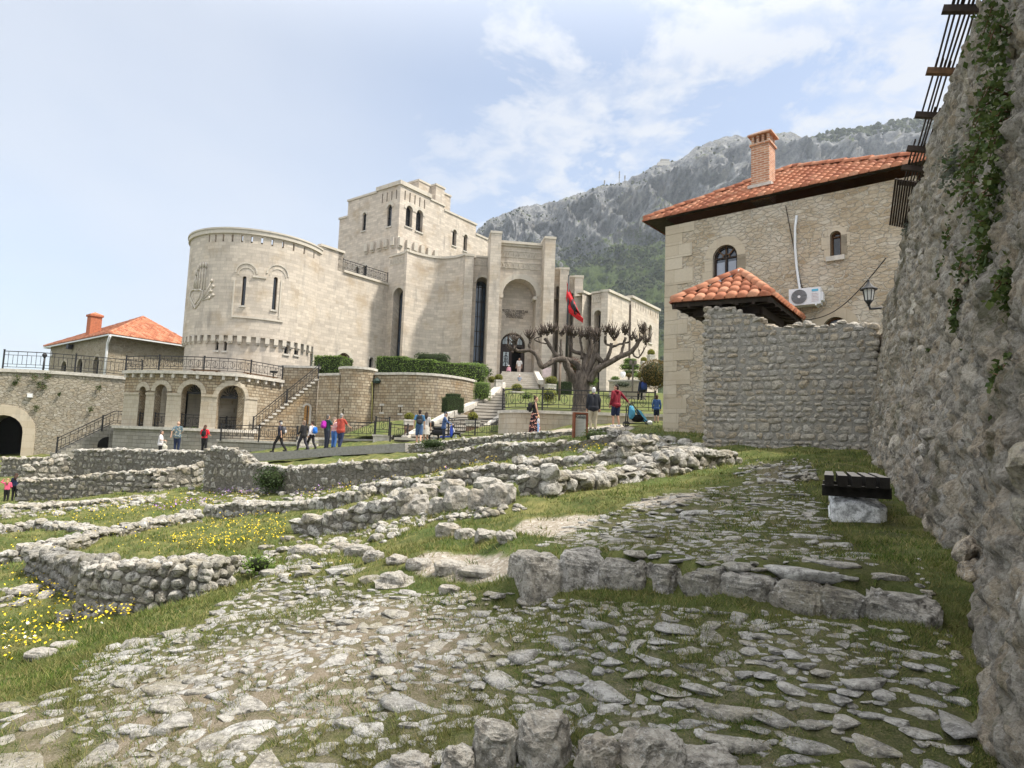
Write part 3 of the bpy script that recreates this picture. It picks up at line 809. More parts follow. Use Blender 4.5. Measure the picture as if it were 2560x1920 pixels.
# free boulders
def boulder(name, px, pyb, w, h, label, mat='boulder', res=3, cat='boulder', dz=0.0, group=None, dep=.8):
    p = ghit(px, pyb); k = p.y / FPX
    mb = MB(); W, H = w * k, h * k
    crag(mb, (0, 0, H * (.30 if res < 4 else .2)), (W * 1.05, W * dep, H * (1.2 if res < 4 else .95)), RND.uniform(-.3, .3), .55, .26, 1.5, 0, px * .013, res, 9)
    occ_mark(p.x, p.y + W * .3, W * .45)
    o = mb.build(name, MAT[mat], None, (p.x, p.y + W * dep * .35, p.z + dz))
    return tag(o, label, cat, group)
for px, pb, w, h, lab in ((1235, 1922, 108, 150, 'tall rough boulder, second from left in the bottom row'), (1361, 1925, 140, 170, 'largest grey boulder with a split top in the bottom row'), (1502, 1935, 104, 110, 'pointed boulder right of the largest one in the bottom row'),
                          (1642, 1930, 160, 105, 'wide flat topped boulder at the bottom edge'), (1145, 1945, 84, 95, 'leftmost upright boulder of the bottom row'), (1785, 1945, 150, 62, 'low square slab at the bottom edge'), (1020, 1950, 95, 70, 'low brownish boulder left of the upright ones at the bottom edge')):
    boulder('boulder', px, pb, w, h, lab, 'boulder', 4, group='boulders in a row at the lower edge')
for px, pb, w, h, lab in ((1036, 1288, 74, 54, 'pitted boulder at the right end of the pale dry stone wall'), (1094, 1284, 46, 44, 'smooth blue grey boulder between two rough ones'), (1140, 1276, 66, 66, 'brown grey boulder with an upright face in the pile'),
                          (1197, 1270, 56, 52, 'angular boulder in the middle of the pile'), (1252, 1264, 74, 62, 'broad boulder at the right end of the pile'), (1218, 1232, 74, 40, 'grey capstone lying on top of the boulder pile'), (1130, 1232, 62, 38, 'flat boulder behind the brown grey one'), (1060, 1244, 72, 36, 'long boulder at the top left of the pile')):
    boulder('boulder', px, pb, w, h, lab, 'boulder', 3, group='boulder pile in the ruins')
ES = ((1118, 1340, 62, 34, 'squared blue grey block at the left end of the upper gravel edging'), (1162, 1347, 52, 28, 'rough stone second in the upper gravel edging'), (1216, 1354, 58, 30, 'dark pitted stone third in the upper gravel edging'), (1266, 1356, 50, 30, 'stone at the right end of the upper gravel edging'),
      (931, 1404, 52, 28, 'grey stone at the lower gravel patch left corner'), (989, 1412, 50, 24, 'small stone along the lower gravel edge beside the long slab'), (1043, 1424, 62, 28, 'flat stone halfway along the lower gravel edge'), (1123, 1436, 78, 34, 'smooth domed stone on the lower gravel edge'), (1200, 1444, 112, 26, 'long conglomerate slab on the lower gravel edge'),
      (982, 1464, 64, 34, 'rounded pitted stone standing below the lower gravel'), (895, 1392, 74, 30, 'dark sided stone at the grass edge left of the gravel'), (855, 1380, 50, 24, 'small grey stone left of the dark sided one'), (758, 1386, 64, 24, 'low pale stone near the dry stone wall foot'), (1121, 1486, 50, 22, 'oval stone lying in front of the kerb end'),
      (154, 1556, 34, 30, 'lone block among yellow flowers at left'), (40, 1490, 60, 22, 'pale stone lying in the left meadow'), (75, 1478, 36, 16, 'small pale stone beside the meadow stone'), (90, 1650, 70, 24, 'flat stone at the meadow edge by the lawn'), (150, 1625, 60, 18, 'thin slab sunk in the lawn edge'))
for px, pb, w, h, lab in ES:
    boulder('edging_stone', px, pb, w, h, lab, 'boulder', 3, 'stone', group='edging stones')

# kerb of big blocks
kb = [1310, 1405, 1503, 1607, 1701, 1806, 1926, 2050, 2160, 2332]
kpx = [proj(p)[0] for p in KERB]
mb = MB()
def kpos(px):
    return Vector([np.interp(px, kpx, [p[k] for p in KERB]) for k in range(3)])
for a, b in zip(kb, kb[1:]):
    A, B = kpos(a), kpos(b); c = (A + B) / 2; w = (B - A).length
    zb = max(hgt(c.x, c.y - .2) - .25, c.z - .48); zt = c.z - .035 + RND.uniform(-.02, .02)
    dp = RND.uniform(.32, .42)
    n = Vector((-(B - A).y, (B - A).x, 0)).normalized()
    cc = c + n * (dp * .46)
    crag(mb, (cc.x, cc.y, (zb + zt) / 2), (w * 1.2, dp * 1.1, (zt - zb) * 1.0), atan2((B - A).y, (B - A).x) + RND.uniform(-.05, .05), .98, .17, 1.5, 0, a * .01, 4, 2)
    occ_mark(cc.x, cc.y, dp * .4)
tag(mb.build('stone_kerb', MAT['kerb']), 'row of big weathered kerb blocks edging the upper cobbled terrace', 'kerb')

# ------------------------------------------------------------------ big wall at right
WB = [(1.4, -3.0), (1.44, 1.2), (1.66, 2.1), (1.78, 2.38), (1.94, 2.67), (2.11, 2.97), (2.38, 3.42), (3.0, 4.55), (3.5, 5.5), (4.72, 8.0), (5.73, 10.0), (7.16, 12.95), (7.5, 13.7)]
wy = np.array([p[1] for p in WB]); wx = np.array([p[0] for p in WB])
def wbase(y): return np.interp(y, wy, wx) + .11
def wtop(y): return np.interp(y, [-3, 1.2, 2.4, 3.2, 4.5, 5.4, 6, 8.5, 10, 11.5, 13, 13.7], [1.3, 1.6, 2.35, 3.1, 4.25, 4.4, 4.3, 4.05, 4.15, 3.45, 2.75, 2.6])
def wsurf(y, z, t=0.0):
    zb = -.95 + .08 * max(0, y - 3)
    b = .115 * max(0, z - zb)
    return Vector((wbase(y) + b * .92 + t * .9, y - b * .35 - t * .43, z))
def big_wall():
    ys = [-3.0]
    while ys[-1] < 13.7: ys.append(ys[-1] + (.06 if ys[-1] < 1.3 else .012 + .0085 * max(0, ys[-1] - 1)))
    ys[-1] = 13.7
    nz = 230; V = []; n = len(ys)
    for y in ys:
        zt = wtop(y) + .18 * mnoise.noise((y * 1.3, 3, 0)) + .1 * mnoise.noise((y * 5, 7, 0)); zb = -1.5
        for k in range(nz):
            z = zb + (zt - zb) * k / (nz - 1)
            p = wsurf(y, z)
            q = Vector((p.y * 1.0, p.z * 1.0, p.x * .6))
            dd, _ = mnoise.voronoi(q * 3.4 + Vector((0, 0, 2)))
            d2, _ = mnoise.voronoi(q * 8.5)
            e = (dd[1] - dd[0]); e2 = d2[1] - d2[0]
            d3, _ = mnoise.voronoi(q * 17)
            disp = .045 * min(1, e * 2.6) + .030 * min(1, e2 * 2.6) + .014 * min(1, (d3[1] - d3[0]) * 2.5) + .09 * mnoise.fractal(q * 1.1, .9, 2.1, 5) + .018 * mnoise.noise(q * 24)
            V.append(tuple(wsurf(y, z, -disp)))
    idx = np.arange(n * nz).reshape(n, nz)
    mb = MB()
    Q = np.stack([idx[:-1, :-1], idx[:-1, 1:], idx[1:, 1:], idx[1:, :-1]], -1).reshape(-1, 4).tolist()
    mb.add(V, Q, 0, True)
    # top and back
    V2 = []
    for i in range(n):
        V2.append(V[i * nz + nz - 1]); a = V2[-1]
        V2.append((a[0] + 1.3, a[1] - .55, a[2] - .05)); V2.append((a[0] + 1.3, a[1] - .55, -1.6))
    Q2 = []
    for i in range(n - 1):
        for k in (0, 1): Q2.append((3 * i + k, 3 * i + k + 1, 3 * i + 4 + k, 3 * i + 3 + k))
    mb.add(V2, Q2, 0, False)
    mb.add([V[(n - 1) * nz], V[(n - 1) * nz + nz - 1], V2[-2], V2[-1]], [(0, 1, 2, 3)], 0)
    rng = random.Random(4)
    for _ in range(700):
        y = 1.5 + (13.4 - 1.5) * rng.random() ** 1.5; z = rng.uniform(-1.3, wtop(y) - .05)
        s = rng.uniform(.04, .10) + (.18 * rng.random() ** 4)
        p = wsurf(y, z, rng.uniform(-.05, .06))
        rock2(mb, p, (s * rng.uniform(.6, .9), s * rng.uniform(1, 1.7), s * rng.uniform(.9, 1.5)), 1.12 - pi / 2 + rng.uniform(-.3, .3), 2 if y > 5 else 3, 12, .10, .1, .5, 1)
    g = G('old_rampart_rubble', .96, .15)
    p = g.pos()
    n1 = g.noise(p, 2.2, 5, .65); n2 = g.noise(p, 11, 6, .7); n3 = g.noise(p, 45, 5, .72); n4 = g.noise(p, .9, 4, .6)
    vc = g.vor(g.vmath('ADD', p, g.vmath('MULTIPLY', g.noisec(p, 4, 3), (.15,) * 3)), 7.5, 'F1', 'Color'); vr = g.node('ShaderNodeSeparateColor', {'Color': vc}).outputs[0]
    col = g.ramp(vr, [(0, (.35, .32, .275)), (.35, (.47, .435, .38)), (.6, (.42, .345, .255)), (.8, (.54, .48, .39)), (1, (.48, .455, .415))])
    col = g.mix(g.mapr(n2, .36, .54, .8, 0), col, (.10, .09, .075)); col = g.mix(g.mapr(n3, .34, .46, .6, 0), col, (.12, .105, .085))
    col = g.mix(g.mapr(n3, .52, .70, 0, .7), col, (.50, .48, .44))
    col = g.mix(g.mapr(n1, .52, .66, 0, .45), col, (.40, .33, .24))
    col = g.mix(g.mapr(g.math('ADD', g.math('MULTIPLY', n4, .6), g.math('MULTIPLY', n2, .4)), .535, .61, 0, .8), col, (.065, .065, .028))
    h = g.math('ADD', n2, g.math('MULTIPLY', n3, .8))
    m = g.done(col, g.bump(h, 1.0, .05))
    st = m_stone('rampart_stone', [(.38, .35, .30), (.50, .465, .405), (.45, .37, .275), (.56, .52, .45), (.43, .41, .37)], warm=(.38, .31, .22), dark=(.10, .09, .08), moss=.5)
    tag(mb.build('rampart_wall', [m, st]), 'high rough rubble rampart wall leaning back along the right edge', 'rampart wall')
big_wall()

# gate wall (grey stone wall at the end of the terrace)
def gbox(u, v): return .97 if u < .34 - .12 * v else (.8 if u < .5 else .6)
rubble('gate_wall', [(1765, 768, 1106, 15), (1832, 766, 1112, 14.75), (1850, 780, 1115, 14.7), (1890, 790, 1119, 14.5), (1918, 812, 1122, 14.35), (1960, 818, 1126, 14.15), (2010, 806, 1130, 13.9), (2060, 812, 1133, 13.7), (2110, 803, 1136, 13.5), (2190, 808, 1140, 13.2)],
       .6, .205, 'grey stone wall with squared corner blocks under the tiled gate roof', 'wallstone', 2, 'mortar_light', prot=.07, boxy=gbox, cat='stone wall', rough=.035, inset=.004)
# ------------------------------------------------------------------ wall surfaces with real openings
class Flat:
    """vertical plane wall from plan point A to B; t runs inwards (away from the viewer)"""
    curved = False
    def __init__(s, A, B):
        s.A = Vector(A); s.B = Vector(B); d = s.B - s.A; s.L = d.length; s.e = d / s.L
        n = Vector((s.e.y, -s.e.x))
        if n.dot(-(s.A + s.B) / 2) < 0: n = -n
        s.n = n
    def __call__(s, u, z, t=0.0):
        p = s.A + s.e * u - s.n * t
        return Vector((p.x, p.y, z))
    def pix(s, px, py, t=0.0):
        r = ray(px, py); a = s.A - s.n * t
        k = (a.x * s.n.x + a.y * s.n.y) / (r.x * s.n.x + r.y * s.n.y)
        p = r * k
        return (Vector((p.x, p.y)) - a).dot(s.e), p.z

class Round:
    """outside of a vertical cylinder; u is arc length, growing to the right as seen from the eye"""
    curved = True
    def __init__(s, c, R):
        s.c = Vector(c); s.R = R; s.a0 = atan2(-s.c.y, -s.c.x)
    def __call__(s, u, z, t=0.0):
        a = s.a0 + u / s.R; r = s.R - t
        return Vector((s.c.x + cos(a) * r, s.c.y + sin(a) * r, z))
    def pix(s, px, py, t=0.0):
        r = ray(px, py); R = s.R - t
        A = r.x ** 2 + r.y ** 2; B = -2 * (r.x * s.c.x + r.y * s.c.y); C = s.c.length_squared - R * R
        D = B * B - 4 * A * C
        k = (-B - sqrt(max(D, 0))) / (2 * A)
        p = r * k
        a = atan2(p.y - s.c.y, p.x - s.c.x) - s.a0
        a = (a + pi) % (2 * pi) - pi
        return a * s.R, p.z

class Poly:
    """vertical wall over a smooth plan polyline"""
    curved = True
    def __init__(s, pts):
        s.p = [Vector(q) for q in pts]; s.l = [0]
        for a, b in zip(s.p, s.p[1:]): s.l.append(s.l[-1] + (b - a).length)
        s.L = s.l[-1]
    def _k(s, u):
        k = 0
        while k < len(s.p) - 2 and u > s.l[k + 1]: k += 1
        return k
    def __call__(s, u, z, t=0.0):
        k = s._k(u); e = (s.p[k + 1] - s.p[k]).normalized(); n = Vector((e.y, -e.x))
        if n.dot(-s.p[k]) < 0: n = -n
        # smooth the normal at the joints
        p = s.p[k] + e * (u - s.l[k]) - n * t
        return Vector((p.x, p.y, z))
    def pix(s, px, py, t=0.0):
        best = None
        for k in range(len(s.p) - 1):
            w = Flat(s.p[k], s.p[k + 1]); u, z = w.pix(px, py, t)
            if -.02 <= u <= w.L + .02: return s.l[k] + u, z
            m = min(abs(u), abs(u - w.L))
            if best is None or m < best[0]: best = (m, s.l[k] + u, z)
        return best[1], best[2]

def arch(u0, u1, z0, zt, n=10, seg=False):
    u0, u1 = min(u0, u1), max(u0, u1)
    r = (u1 - u0) / 2; c = (u0 + u1) / 2; zs = max(zt - r, z0 + .02); ry = zt - zs
    return [(u0, z0), (u1, z0)] + [(c + r * cos(pi * k / n), zs + ry * sin(pi * k / n)) for k in range(n + 1)]
def rect(u0, u1, z0, z1): return [(u0, z0), (u1, z0), (u1, z1), (u0, z1)]

def pin(q, poly):
    c = False; x, y = q
    for i in range(len(poly)):
        x0, y0 = poly[i]; x1, y1 = poly[i - 1]
        if (y0 > y) != (y1 > y) and x < (x1 - x0) * (y - y0) / (y1 - y0) + x0: c = not c
    return c

def panel(mb, W, outline, holes=(), depth=.4, step=.5, mi=0, rmi=None, t0=0.0):
    """front sheet of a wall with openings, plus their reveals"""
    pts = []; edges = []
    def loop(pl):
        b = len(pts)
        out = []
        for i, p in enumerate(pl):
            q = pl[(i + 1) % len(pl)]
            m = max(1, int(abs(q[0] - p[0]) / step)) if W.curved else 1
            for k in range(m): out.append((p[0] + (q[0] - p[0]) * k / m, p[1] + (q[1] - p[1]) * k / m))
        pts.extend(out)
        for i in range(len(out)): edges.append((b + i, b + (i + 1) % len(out)))
        return out
    o2 = loop(outline); h2 = [loop(h) for h in holes]
    if W.curved:
        us = [p[0] for p in outline]; zs = [p[1] for p in outline]
        nu = max(1, int((max(us) - min(us)) / step)); nz = max(1, int((max(zs) - min(zs)) / (step * 3)))
        for i in range(1, nu):
            for j in range(1, nz):
                q = (min(us) + (max(us) - min(us)) * i / nu + .0013 * j, min(zs) + (max(zs) - min(zs)) * j / nz)
                if pin(q, o2) and not any(pin(q, h) for h in h2):
                    if min(hypot(q[0] - p[0], q[1] - p[1]) for p in pts) > step * .2: pts.append(q)
    r = geometry.delaunay_2d_cdt([Vector(p) for p in pts], edges, [], 0, 1e-5)
    vv, ff = r[0], r[2]
    keep = []
    for f in ff:
        c = ((vv[f[0]].x + vv[f[1]].x + vv[f[2]].x) / 3, (vv[f[0]].y + vv[f[1]].y + vv[f[2]].y) / 3)
        if pin(c, o2) and not any(pin(c, h) for h in h2): keep.append(tuple(f))
    V = [W(v.x, v.y, t0) for v in vv]
    if keep:
        a, b, c = keep[0]
        nn = (V[b] - V[a]).cross(V[c] - V[a])
        if nn.dot(V[a]) > 0: keep = [f[::-1] for f in keep]
    mb.add(V, keep, mi, False, [[(vv[i].x, vv[i].y) for i in f] for f in keep])
    rm = mi if rmi is None else rmi
    for h in h2:
        n = len(h)
        for i in range(n):
            p, q = h[i], h[(i + 1) % n]
            l = hypot(q[0] - p[0], q[1] - p[1])
            mb.quad(W(*p, t0), W(*q, t0), W(*q, t0 + depth), W(*p, t0 + depth), rm, [(0, p[1]), (l, q[1]), (l, q[1] + depth), (0, p[1] + depth)])

def fillin(mb, W, h, t, mi=0):
    """flat infill of an opening at depth t"""
    c = (sum(p[0] for p in h) / len(h), sum(p[1] for p in h) / len(h))
    V = [W(*c, t)] + [W(*p, t) for p in h]; n = len(h)
    Fc = [(0, 1 + i, 1 + (i + 1) % n) for i in range(n)]
    mb.add(V, Fc, mi, False, [[c, h[i], h[(i + 1) % n]] for i in range(n)])

def band(mb, W, h, t_out, t_in, grow, mi=0, closed=False, i0=1, i1=None):
    """raised moulding following the outline h (list of u,z), grown outwards"""
    n = len(h); c = (sum(p[0] for p in h) / n, sum(p[1] for p in h) / n)
    rng_ = range(i0, (i1 or n))
    out = {}
    for i in list(rng_):
        p = h[i]; a = h[i - 1] if i > i0 or closed else None; b = h[(i + 1) % n] if (i < (i1 or n) - 1 or closed) else None
        d = Vector((0, 0))
        if a is not None: e = (Vector(p) - Vector(a)); d += Vector((e.y, -e.x)).normalized() if e.length > 1e-6 else Vector((0, 0))
        if b is not None: e = (Vector(b) - Vector(p)); d += Vector((e.y, -e.x)).normalized() if e.length > 1e-6 else Vector((0, 0))
        if d.length < 1e-6: d = Vector((0, 1))
        d.normalize()
        out[i] = (p[0] + d.x * grow, p[1] + d.y * grow)
    seq = list(rng_)
    for a, b in zip(seq, seq[1:]):
        p, q, P2, Q2 = h[a], h[b], out[a], out[b]
        mb.quad(W(*p, t_out), W(*q, t_out), W(*Q2, t_out), W(*P2, t_out), mi)
        mb.quad(W(*P2, t_out), W(*Q2, t_out), W(*Q2, t_in), W(*P2, t_in), mi)
        mb.quad(W(*q, t_out), W(*p, t_out), W(*p, t_in), W(*q, t_in), mi)

def slab(mb, W, u0, u1, z0, z1, t0, t1, mi=0, step=.6):
    """block standing on the wall surface between depths t0 (out) and t1 (in)"""
    n = max(1, int((u1 - u0) / step)) if W.curved else 1
    us = [u0 + (u1 - u0) * k / n for k in range(n + 1)]
    for a, b in zip(us, us[1:]):
        mb.quad(W(a, z0, t0), W(b, z0, t0), W(b, z1, t0), W(a, z1, t0), mi, [(a, z0), (b, z0), (b, z1), (a, z1)])
        mb.quad(W(a, z1, t0), W(b, z1, t0), W(b, z1, t1), W(a, z1, t1), mi)
        mb.quad(W(b, z0, t0), W(a, z0, t0), W(a, z0, t1), W(b, z0, t1), mi)
        mb.quad(W(b, z0, t1), W(a, z0, t1), W(a, z1, t1), W(b, z1, t1), mi)
    for u in (u0, u1):
        mb.quad(W(u, z0, t0), W(u, z1, t0), W(u, z1, t1), W(u, z0, t1), mi)

def hpix(W, xl, xr, yt, yb, n=10, py=None):
    ym = (yt + yb) / 2 if py is None else py
    u0, _ = W.pix(xl, ym); u1, _ = W.pix(xr, ym)
    xm = (xl + xr) / 2
    z0 = W.pix(xm, yb)[1]; zt = W.pix(xm, yt)[1]
    return arch(u0, u1, z0, zt, n)

def window(parent, W, h, t, frame='iron', bars_v=1, bars_h=2, sill=True, fw=.05, glass='glass', name='window', sillmat='coping', label=None):
    mb = MB(); fillin(mb, W, h, t + .02, 1)
    us = [p[0] for p in h]; zs = [p[1] for p in h]
    u0, u1, z0, z1 = min(us), max(us), min(zs), max(zs)
    rr = (u1 - u0) / 2
    band2 = [(p[0] + ((u0 + u1) / 2 - p[0]) * min(.9, fw / rr), p[1] + ((z0 + z1) / 2 - p[1]) * min(.9, fw / ((z1 - z0) / 2))) for p in h]
    n = len(h)
    for i in range(n):
        j = (i + 1) % n
        mb.quad(W(*h[i], t - .03), W(*h[j], t - .03), W(*band2[j], t - .03), W(*band2[i], t - .03), 0)
        mb.quad(W(*band2[i], t - .03), W(*band2[j], t - .03), W(*band2[j], t + .02), W(*band2[i], t + .02), 0)
    def topz(u):
        d = abs(u - (u0 + u1) / 2)
        return z1 - rr + sqrt(max(rr * rr - d * d, 0))
    for k in range(bars_v):
        u = u0 + (u1 - u0) * (k + 1) / (bars_v + 1)
        mb.bar(W(u, z0, t - .015), W(u, topz(u) - .01, t - .015), fw * .8, .04, 0, up=tuple(W(u, z0, 0) - W(u, z0, 1)))
    for k in range(bars_h):
        z = z0 + (z1 - rr - z0) * (k + 1) / max(1, bars_h)
        mb.bar(W(u0 + .01, z, t - .012), W(u1 - .01, z, t - .012), .035, fw * .7, 0)
    o = mb.build(name, [MAT[frame], MAT[glass]], parent)
    if sill:
        ms = MB(); slab(ms, W, u0 - .09, u1 + .09, z0 - .13, z0, -.1, t, 0)
        ms.build('sill', MAT[sillmat], o)
    return o

# ------------------------------------------------------------------ tiled roofs
def m_tiles():
    g = G('terracotta_tiles', .75, .25)
    r = g.isl(); p = g.pos()
    col = g.ramp(r, [(0, (.29, .10, .055)), (.35, (.39, .145, .078)), (.7, (.46, .19, .105)), (1, (.50, .245, .15))])
    n = g.noise(p, 5, 4, .65); n2 = g.noise(p, 26, 3, .6)
    col = g.mix(g.mapr(n, .58, .75, 0, .6), col, (.24, .15, .10))
    col = g.mix(g.mapr(n2, .6, .75, 0, .45), col, (.50, .36, .26))
    return g.done(col, g.bump(n2, .3, .01))
MAT['tiles'] = m_tiles()
MAT['underroof'] = m_plain('dark_roof_boards', (.04, .03, .022), .85, .4, 8)

def tiles(mb, e0, e1, r0, r1, pitch=.235, row=.36, lift=.03, n=5):
    """barrel tiles over the sloping quad e0-e1 (eave) / r0-r1 (ridge); r0==r1 gives a triangle"""
    e0, e1, r0, r1 = map(Vector, (e0, e1, r0, r1))
    ex = (e1 - e0); L = ex.length; ex.normalize()
    a0 = (r0 - e0).dot(ex); a1 = (r1 - e0).dot(ex)
    up = ((r0 + r1) / 2 - (e0 + e1) / 2); up = up - ex * up.dot(ex); H = up.length; up.normalize()
    nn = ex.cross(up)
    if nn.z < 0: nn = -nn
    mb.quad(e0, e1, r1, r0, 0)
    nc = int(L / pitch); pw = L / nc
    rng = random.Random(int(L * 100))
    for i in range(nc):
        u = (i + .5) * pw
        # span of v allowed at this u
        vmax = H
        if u < a0: vmax = H * u / max(a0, 1e-6)
        if u > a1: vmax = min(vmax, H * (L - u) / max(L - a1, 1e-6))
        v = -.07
        while v < vmax - .05:
            v1 = min(v + row * 1.12, vmax + .04)
            w = pw * rng.uniform(.56, .62); jx = rng.uniform(-.008, .008); jz = rng.uniform(-.006, .008)
            V = []
            for vv, lf, ww in ((v, lift + .035 + jz, w), (v1, lift + jz * .5, w * .82)):
                for k in range(n + 1):
                    th = pi * k / n
                    V.append(e0 + ex * (u + jx + cos(th) * ww) + up * vv + nn * (lf + sin(th) * ww * .75 - .04))
            Fc = [(k, k + 1, n + 2 + k, n + 1 + k) for k in range(n)] + [tuple(range(n, -1, -1))]
            mb.add(V, Fc, 0, True)
            v += row

def ridge(mb, a, b, r=.13, seg=.34, mi=0):
    a, b = Vector(a), Vector(b); d = b - a; n = max(1, int(d.length / seg))
    if d.length < .2: return
    d.normalize()
    sd = d.cross(Vector((0, 0, 1))).normalized(); up = sd.cross(d)
    rng = random.Random(3)
    for i in range(n):
        p = a + (b - a) * (i / n); q = a + (b - a) * ((i + 1.12) / n); V = []
        j = rng.uniform(-.015, .015)
        for c, k in ((p, 1.0), (q, .86)):
            for m in range(7):
                th = pi * m / 6 * 1.0
                V.append(c + sd * (cos(th) * r * k) + up * (sin(th) * r * k + .02 + j))
        mb.add(V, [(m, m + 1, 8 + m, 7 + m) for m in range(6)] + [tuple(range(6, -1, -1))], mi, True)

# ------------------------------------------------------------------ the house with the red roof
def house():
    A = xy(1658, 1078, 20.4); B = xy(2290, 440, 15.9)
    W = Flat(A, B); L = W.L
    root = empty('stone_house', (A.x, A.y, hgt(A.x, A.y)), 0, 'two storey stone house with orange tiled roof and brick chimney, above the gate wall', 'house')
    zb = -1.0
    ze = zfor(*xy(1602, 549, 19.7), 553) + .1
    zA = zfor(A.x, A.y, 590)
    w1 = hpix(W, 1782, 1843, 612, 720); w2 = hpix(W, 2075, 2103, 577, 641); w3 = hpix(W, 2057, 2120, 792, 900)
    mb = MB(); panel(mb, W, rect(0, L, zb, ze), [w1, w2, w3], .28)
    D = L
    n = -W.n
    pA, pB = Vector((A.x, A.y, 0)), W(L, 0); back = Vector((n.x, n.y, 0)) * D
    for a, b in ((pA, pA + back), (pA + back, pB + back), (pB + back, pB)):
        a = Vector(a); b = Vector(b)
        mb.quad((a.x, a.y, zb), (b.x, b.y, zb), (b.x, b.y, ze), (a.x, a.y, ze))
    P0 = root.location
    def bld(m, name, mats, par=root):
        o = m.build(name, mats, par); o.matrix_parent_inverse = root.matrix_basis.inverted() if par is root else Matrix(); return o
    wall = bld(mb, 'wall', MAT['house'])
    # quoins and arch surrounds
    mq = MB(); z = zb; k = 0; rng = random.Random(5)
    while z < ze - .1:
        h = rng.uniform(.34, .5); w = rng.uniform(.75, 1.0) if k % 2 else rng.uniform(.4, .6)
        slab(mq, W, -.012, w, z + .006, min(z + h, ze) - .006, -.015, .1)
        z += h; k += 1
    bld(mq, 'corner_quoins', MAT['quoin'])
    for h, gr, nm in ((w1, .26, 0), (w2, .15, 0), (w3, .28, 0)):
        mm = MB(); band(mm, W, h, -.012, .05, gr, 0, False, 1, len(h))
        u0 = min(p[0] for p in h); u1 = max(p[0] for p in h); z0 = min(p[1] for p in h); zs = h[1][1]
        for (a, b) in ((u0 - gr, u0), (u1, u1 + gr)):
            zz = z0 - .1; kk = 0
            while zz < h[2][1] - .05:
                hh = .34; ext = .07 * (kk % 2)
                slab(mm, W, a - (ext if a < u0 else 0), b + (ext if a >= u1 else 0), zz + .004, min(zz + hh, h[2][1]) - .004, -.012, .05)
                zz += hh; kk += 1
        bld(mm, 'arch_surround', MAT['quoin'])
    o = window(root, W, w1, .14, 'darkwood', 1, 1, False, .07, 'glassblue'); o.matrix_parent_inverse = root.matrix_basis.inverted()
    # fan bars and curtains of the large window
    mf = MB(); uc = (w1[0][0] + w1[1][0]) / 2; r = (w1[1][0] - w1[0][0]) / 2; zs = w1[2][1]
    for th in (pi * .25, pi * .5, pi * .75):
        mf.bar(W(uc + cos(th) * r * .3, zs + sin(th) * r * .3, .115), W(uc + cos(th) * r * .97, zs + sin(th) * r * .97, .115), .035)
    mf.tube([W(uc + cos(pi * k / 8) * r * .3, zs + sin(pi * k / 8) * r * .3, .115) for k in range(9)], .02, 5)
    mf.build('fan_glazing_bars', MAT['brownwood'], o)
    mc = MB()
    for a, b in ((.16, .86), (1.14, 1.84)): mc.quad(W(uc - r + r * a, w1[0][1] + .05, .15), W(uc - r + r * b, w1[0][1] + .05, .15), W(uc - r + r * b, zs - .12, .15), W(uc - r + r * a, zs - .12, .15))
    mc.build('curtain', MAT['curtain'], o)
    for h in (w2, w3):
        o = window(root, W, h, .16, 'brownwood', 0, 1, h is w2, .05, 'glass'); o.matrix_parent_inverse = root.matrix_basis.inverted()
    # roof
    ov = .16; ol = .70; e = Vector((W.e.x, W.e.y, 0)); nin = Vector((n.x, n.y, 0))
    zE = zfor(*(xy(1602, 549, 19.7)), 549)
    c0 = W(0, 0) - e * ol - nin * ov; c1 = W(L, 0) + e * ol - nin * ov; c2 = W(L, 0) + e * ol + nin * (D + ov); c3 = W(0, 0) - e * ol + nin * (D + ov)
    hw = (D + 2 * ov) / 2
    # eave height from the photo at the corner
    zE = zfor(c0.x, c0.y, 553)
    rp = c0 + e * hw * 1.0 + nin * hw; zR = zfor(rp.x, rp.y, 424)
    rq = rp
    up = lambda p, z: Vector((p.x, p.y, z))
    E0, E1, E2, E3, RA, RB = up(c0, zE), up(c1, zE), up(c2, zE), up(c3, zE), up(rp, zR), up(rq, zR)
    mr = MB()
    tiles(mr, E0, E1, RA, RB, .245, .40, .02); tiles(mr, E3, E0, RA, RA, .245, .40); tiles(mr, E2, E3, RB, RA, .245, .40); tiles(mr, E1, E2, RB, RB, .245, .40)
    for a, b in ((E0, RA), (E3, RA), (RA, RB), (E1, RB)): ridge(mr, a + Vector((0, 0, .05)), b + Vector((0, 0, .06)), .13, .36)
    roof = bld(mr, 'roof', [MAT['tiles'], MAT['underroof']])
    ms = MB(); dz = Vector((0, 0, .015))
    i0 = W(0, zE - .02) ; i1 = W(L, zE - .02); i2 = W(L, zE - .02, D); i3 = W(0, zE - .02, D)
    for a, b, c, d in ((E0, E1, i1, i0), (E1, E2, i2, i1), (E2, E3, i3, i2), (E3, E0, i0, i3)):
        ms.quad(a - dz, b - dz, c, d)
        ms.quad(a - dz, b - dz, b, a)
    bld(ms, 'soffit', MAT['underroof'])
    # chimney
    base = W.pix(1912, 470, -.1)
    # point on roof plane under pixel (1905, 472)
    nrm = (E1 - E0).cross(RA - E0); r = ray(1908, 470); k = E0.dot(nrm) / r.dot(nrm); cp = r * k
    wpx = 46 * cp.y / FPX; rz = atan2(e.y, e.x)
    mc = MB(); ztop = zfor(cp.x, cp.y, 370)
    hcap = zfor(cp.x, cp.y, 338)
    mc.box((cp.x, cp.y, (cp.z - .5 + ztop) / 2), (wpx, wpx, ztop - cp.z + .5), rz, 0)
    mc.box((cp.x, cp.y, ztop + .035), (wpx * 1.16, wpx * 1.16, .07), rz, 0)
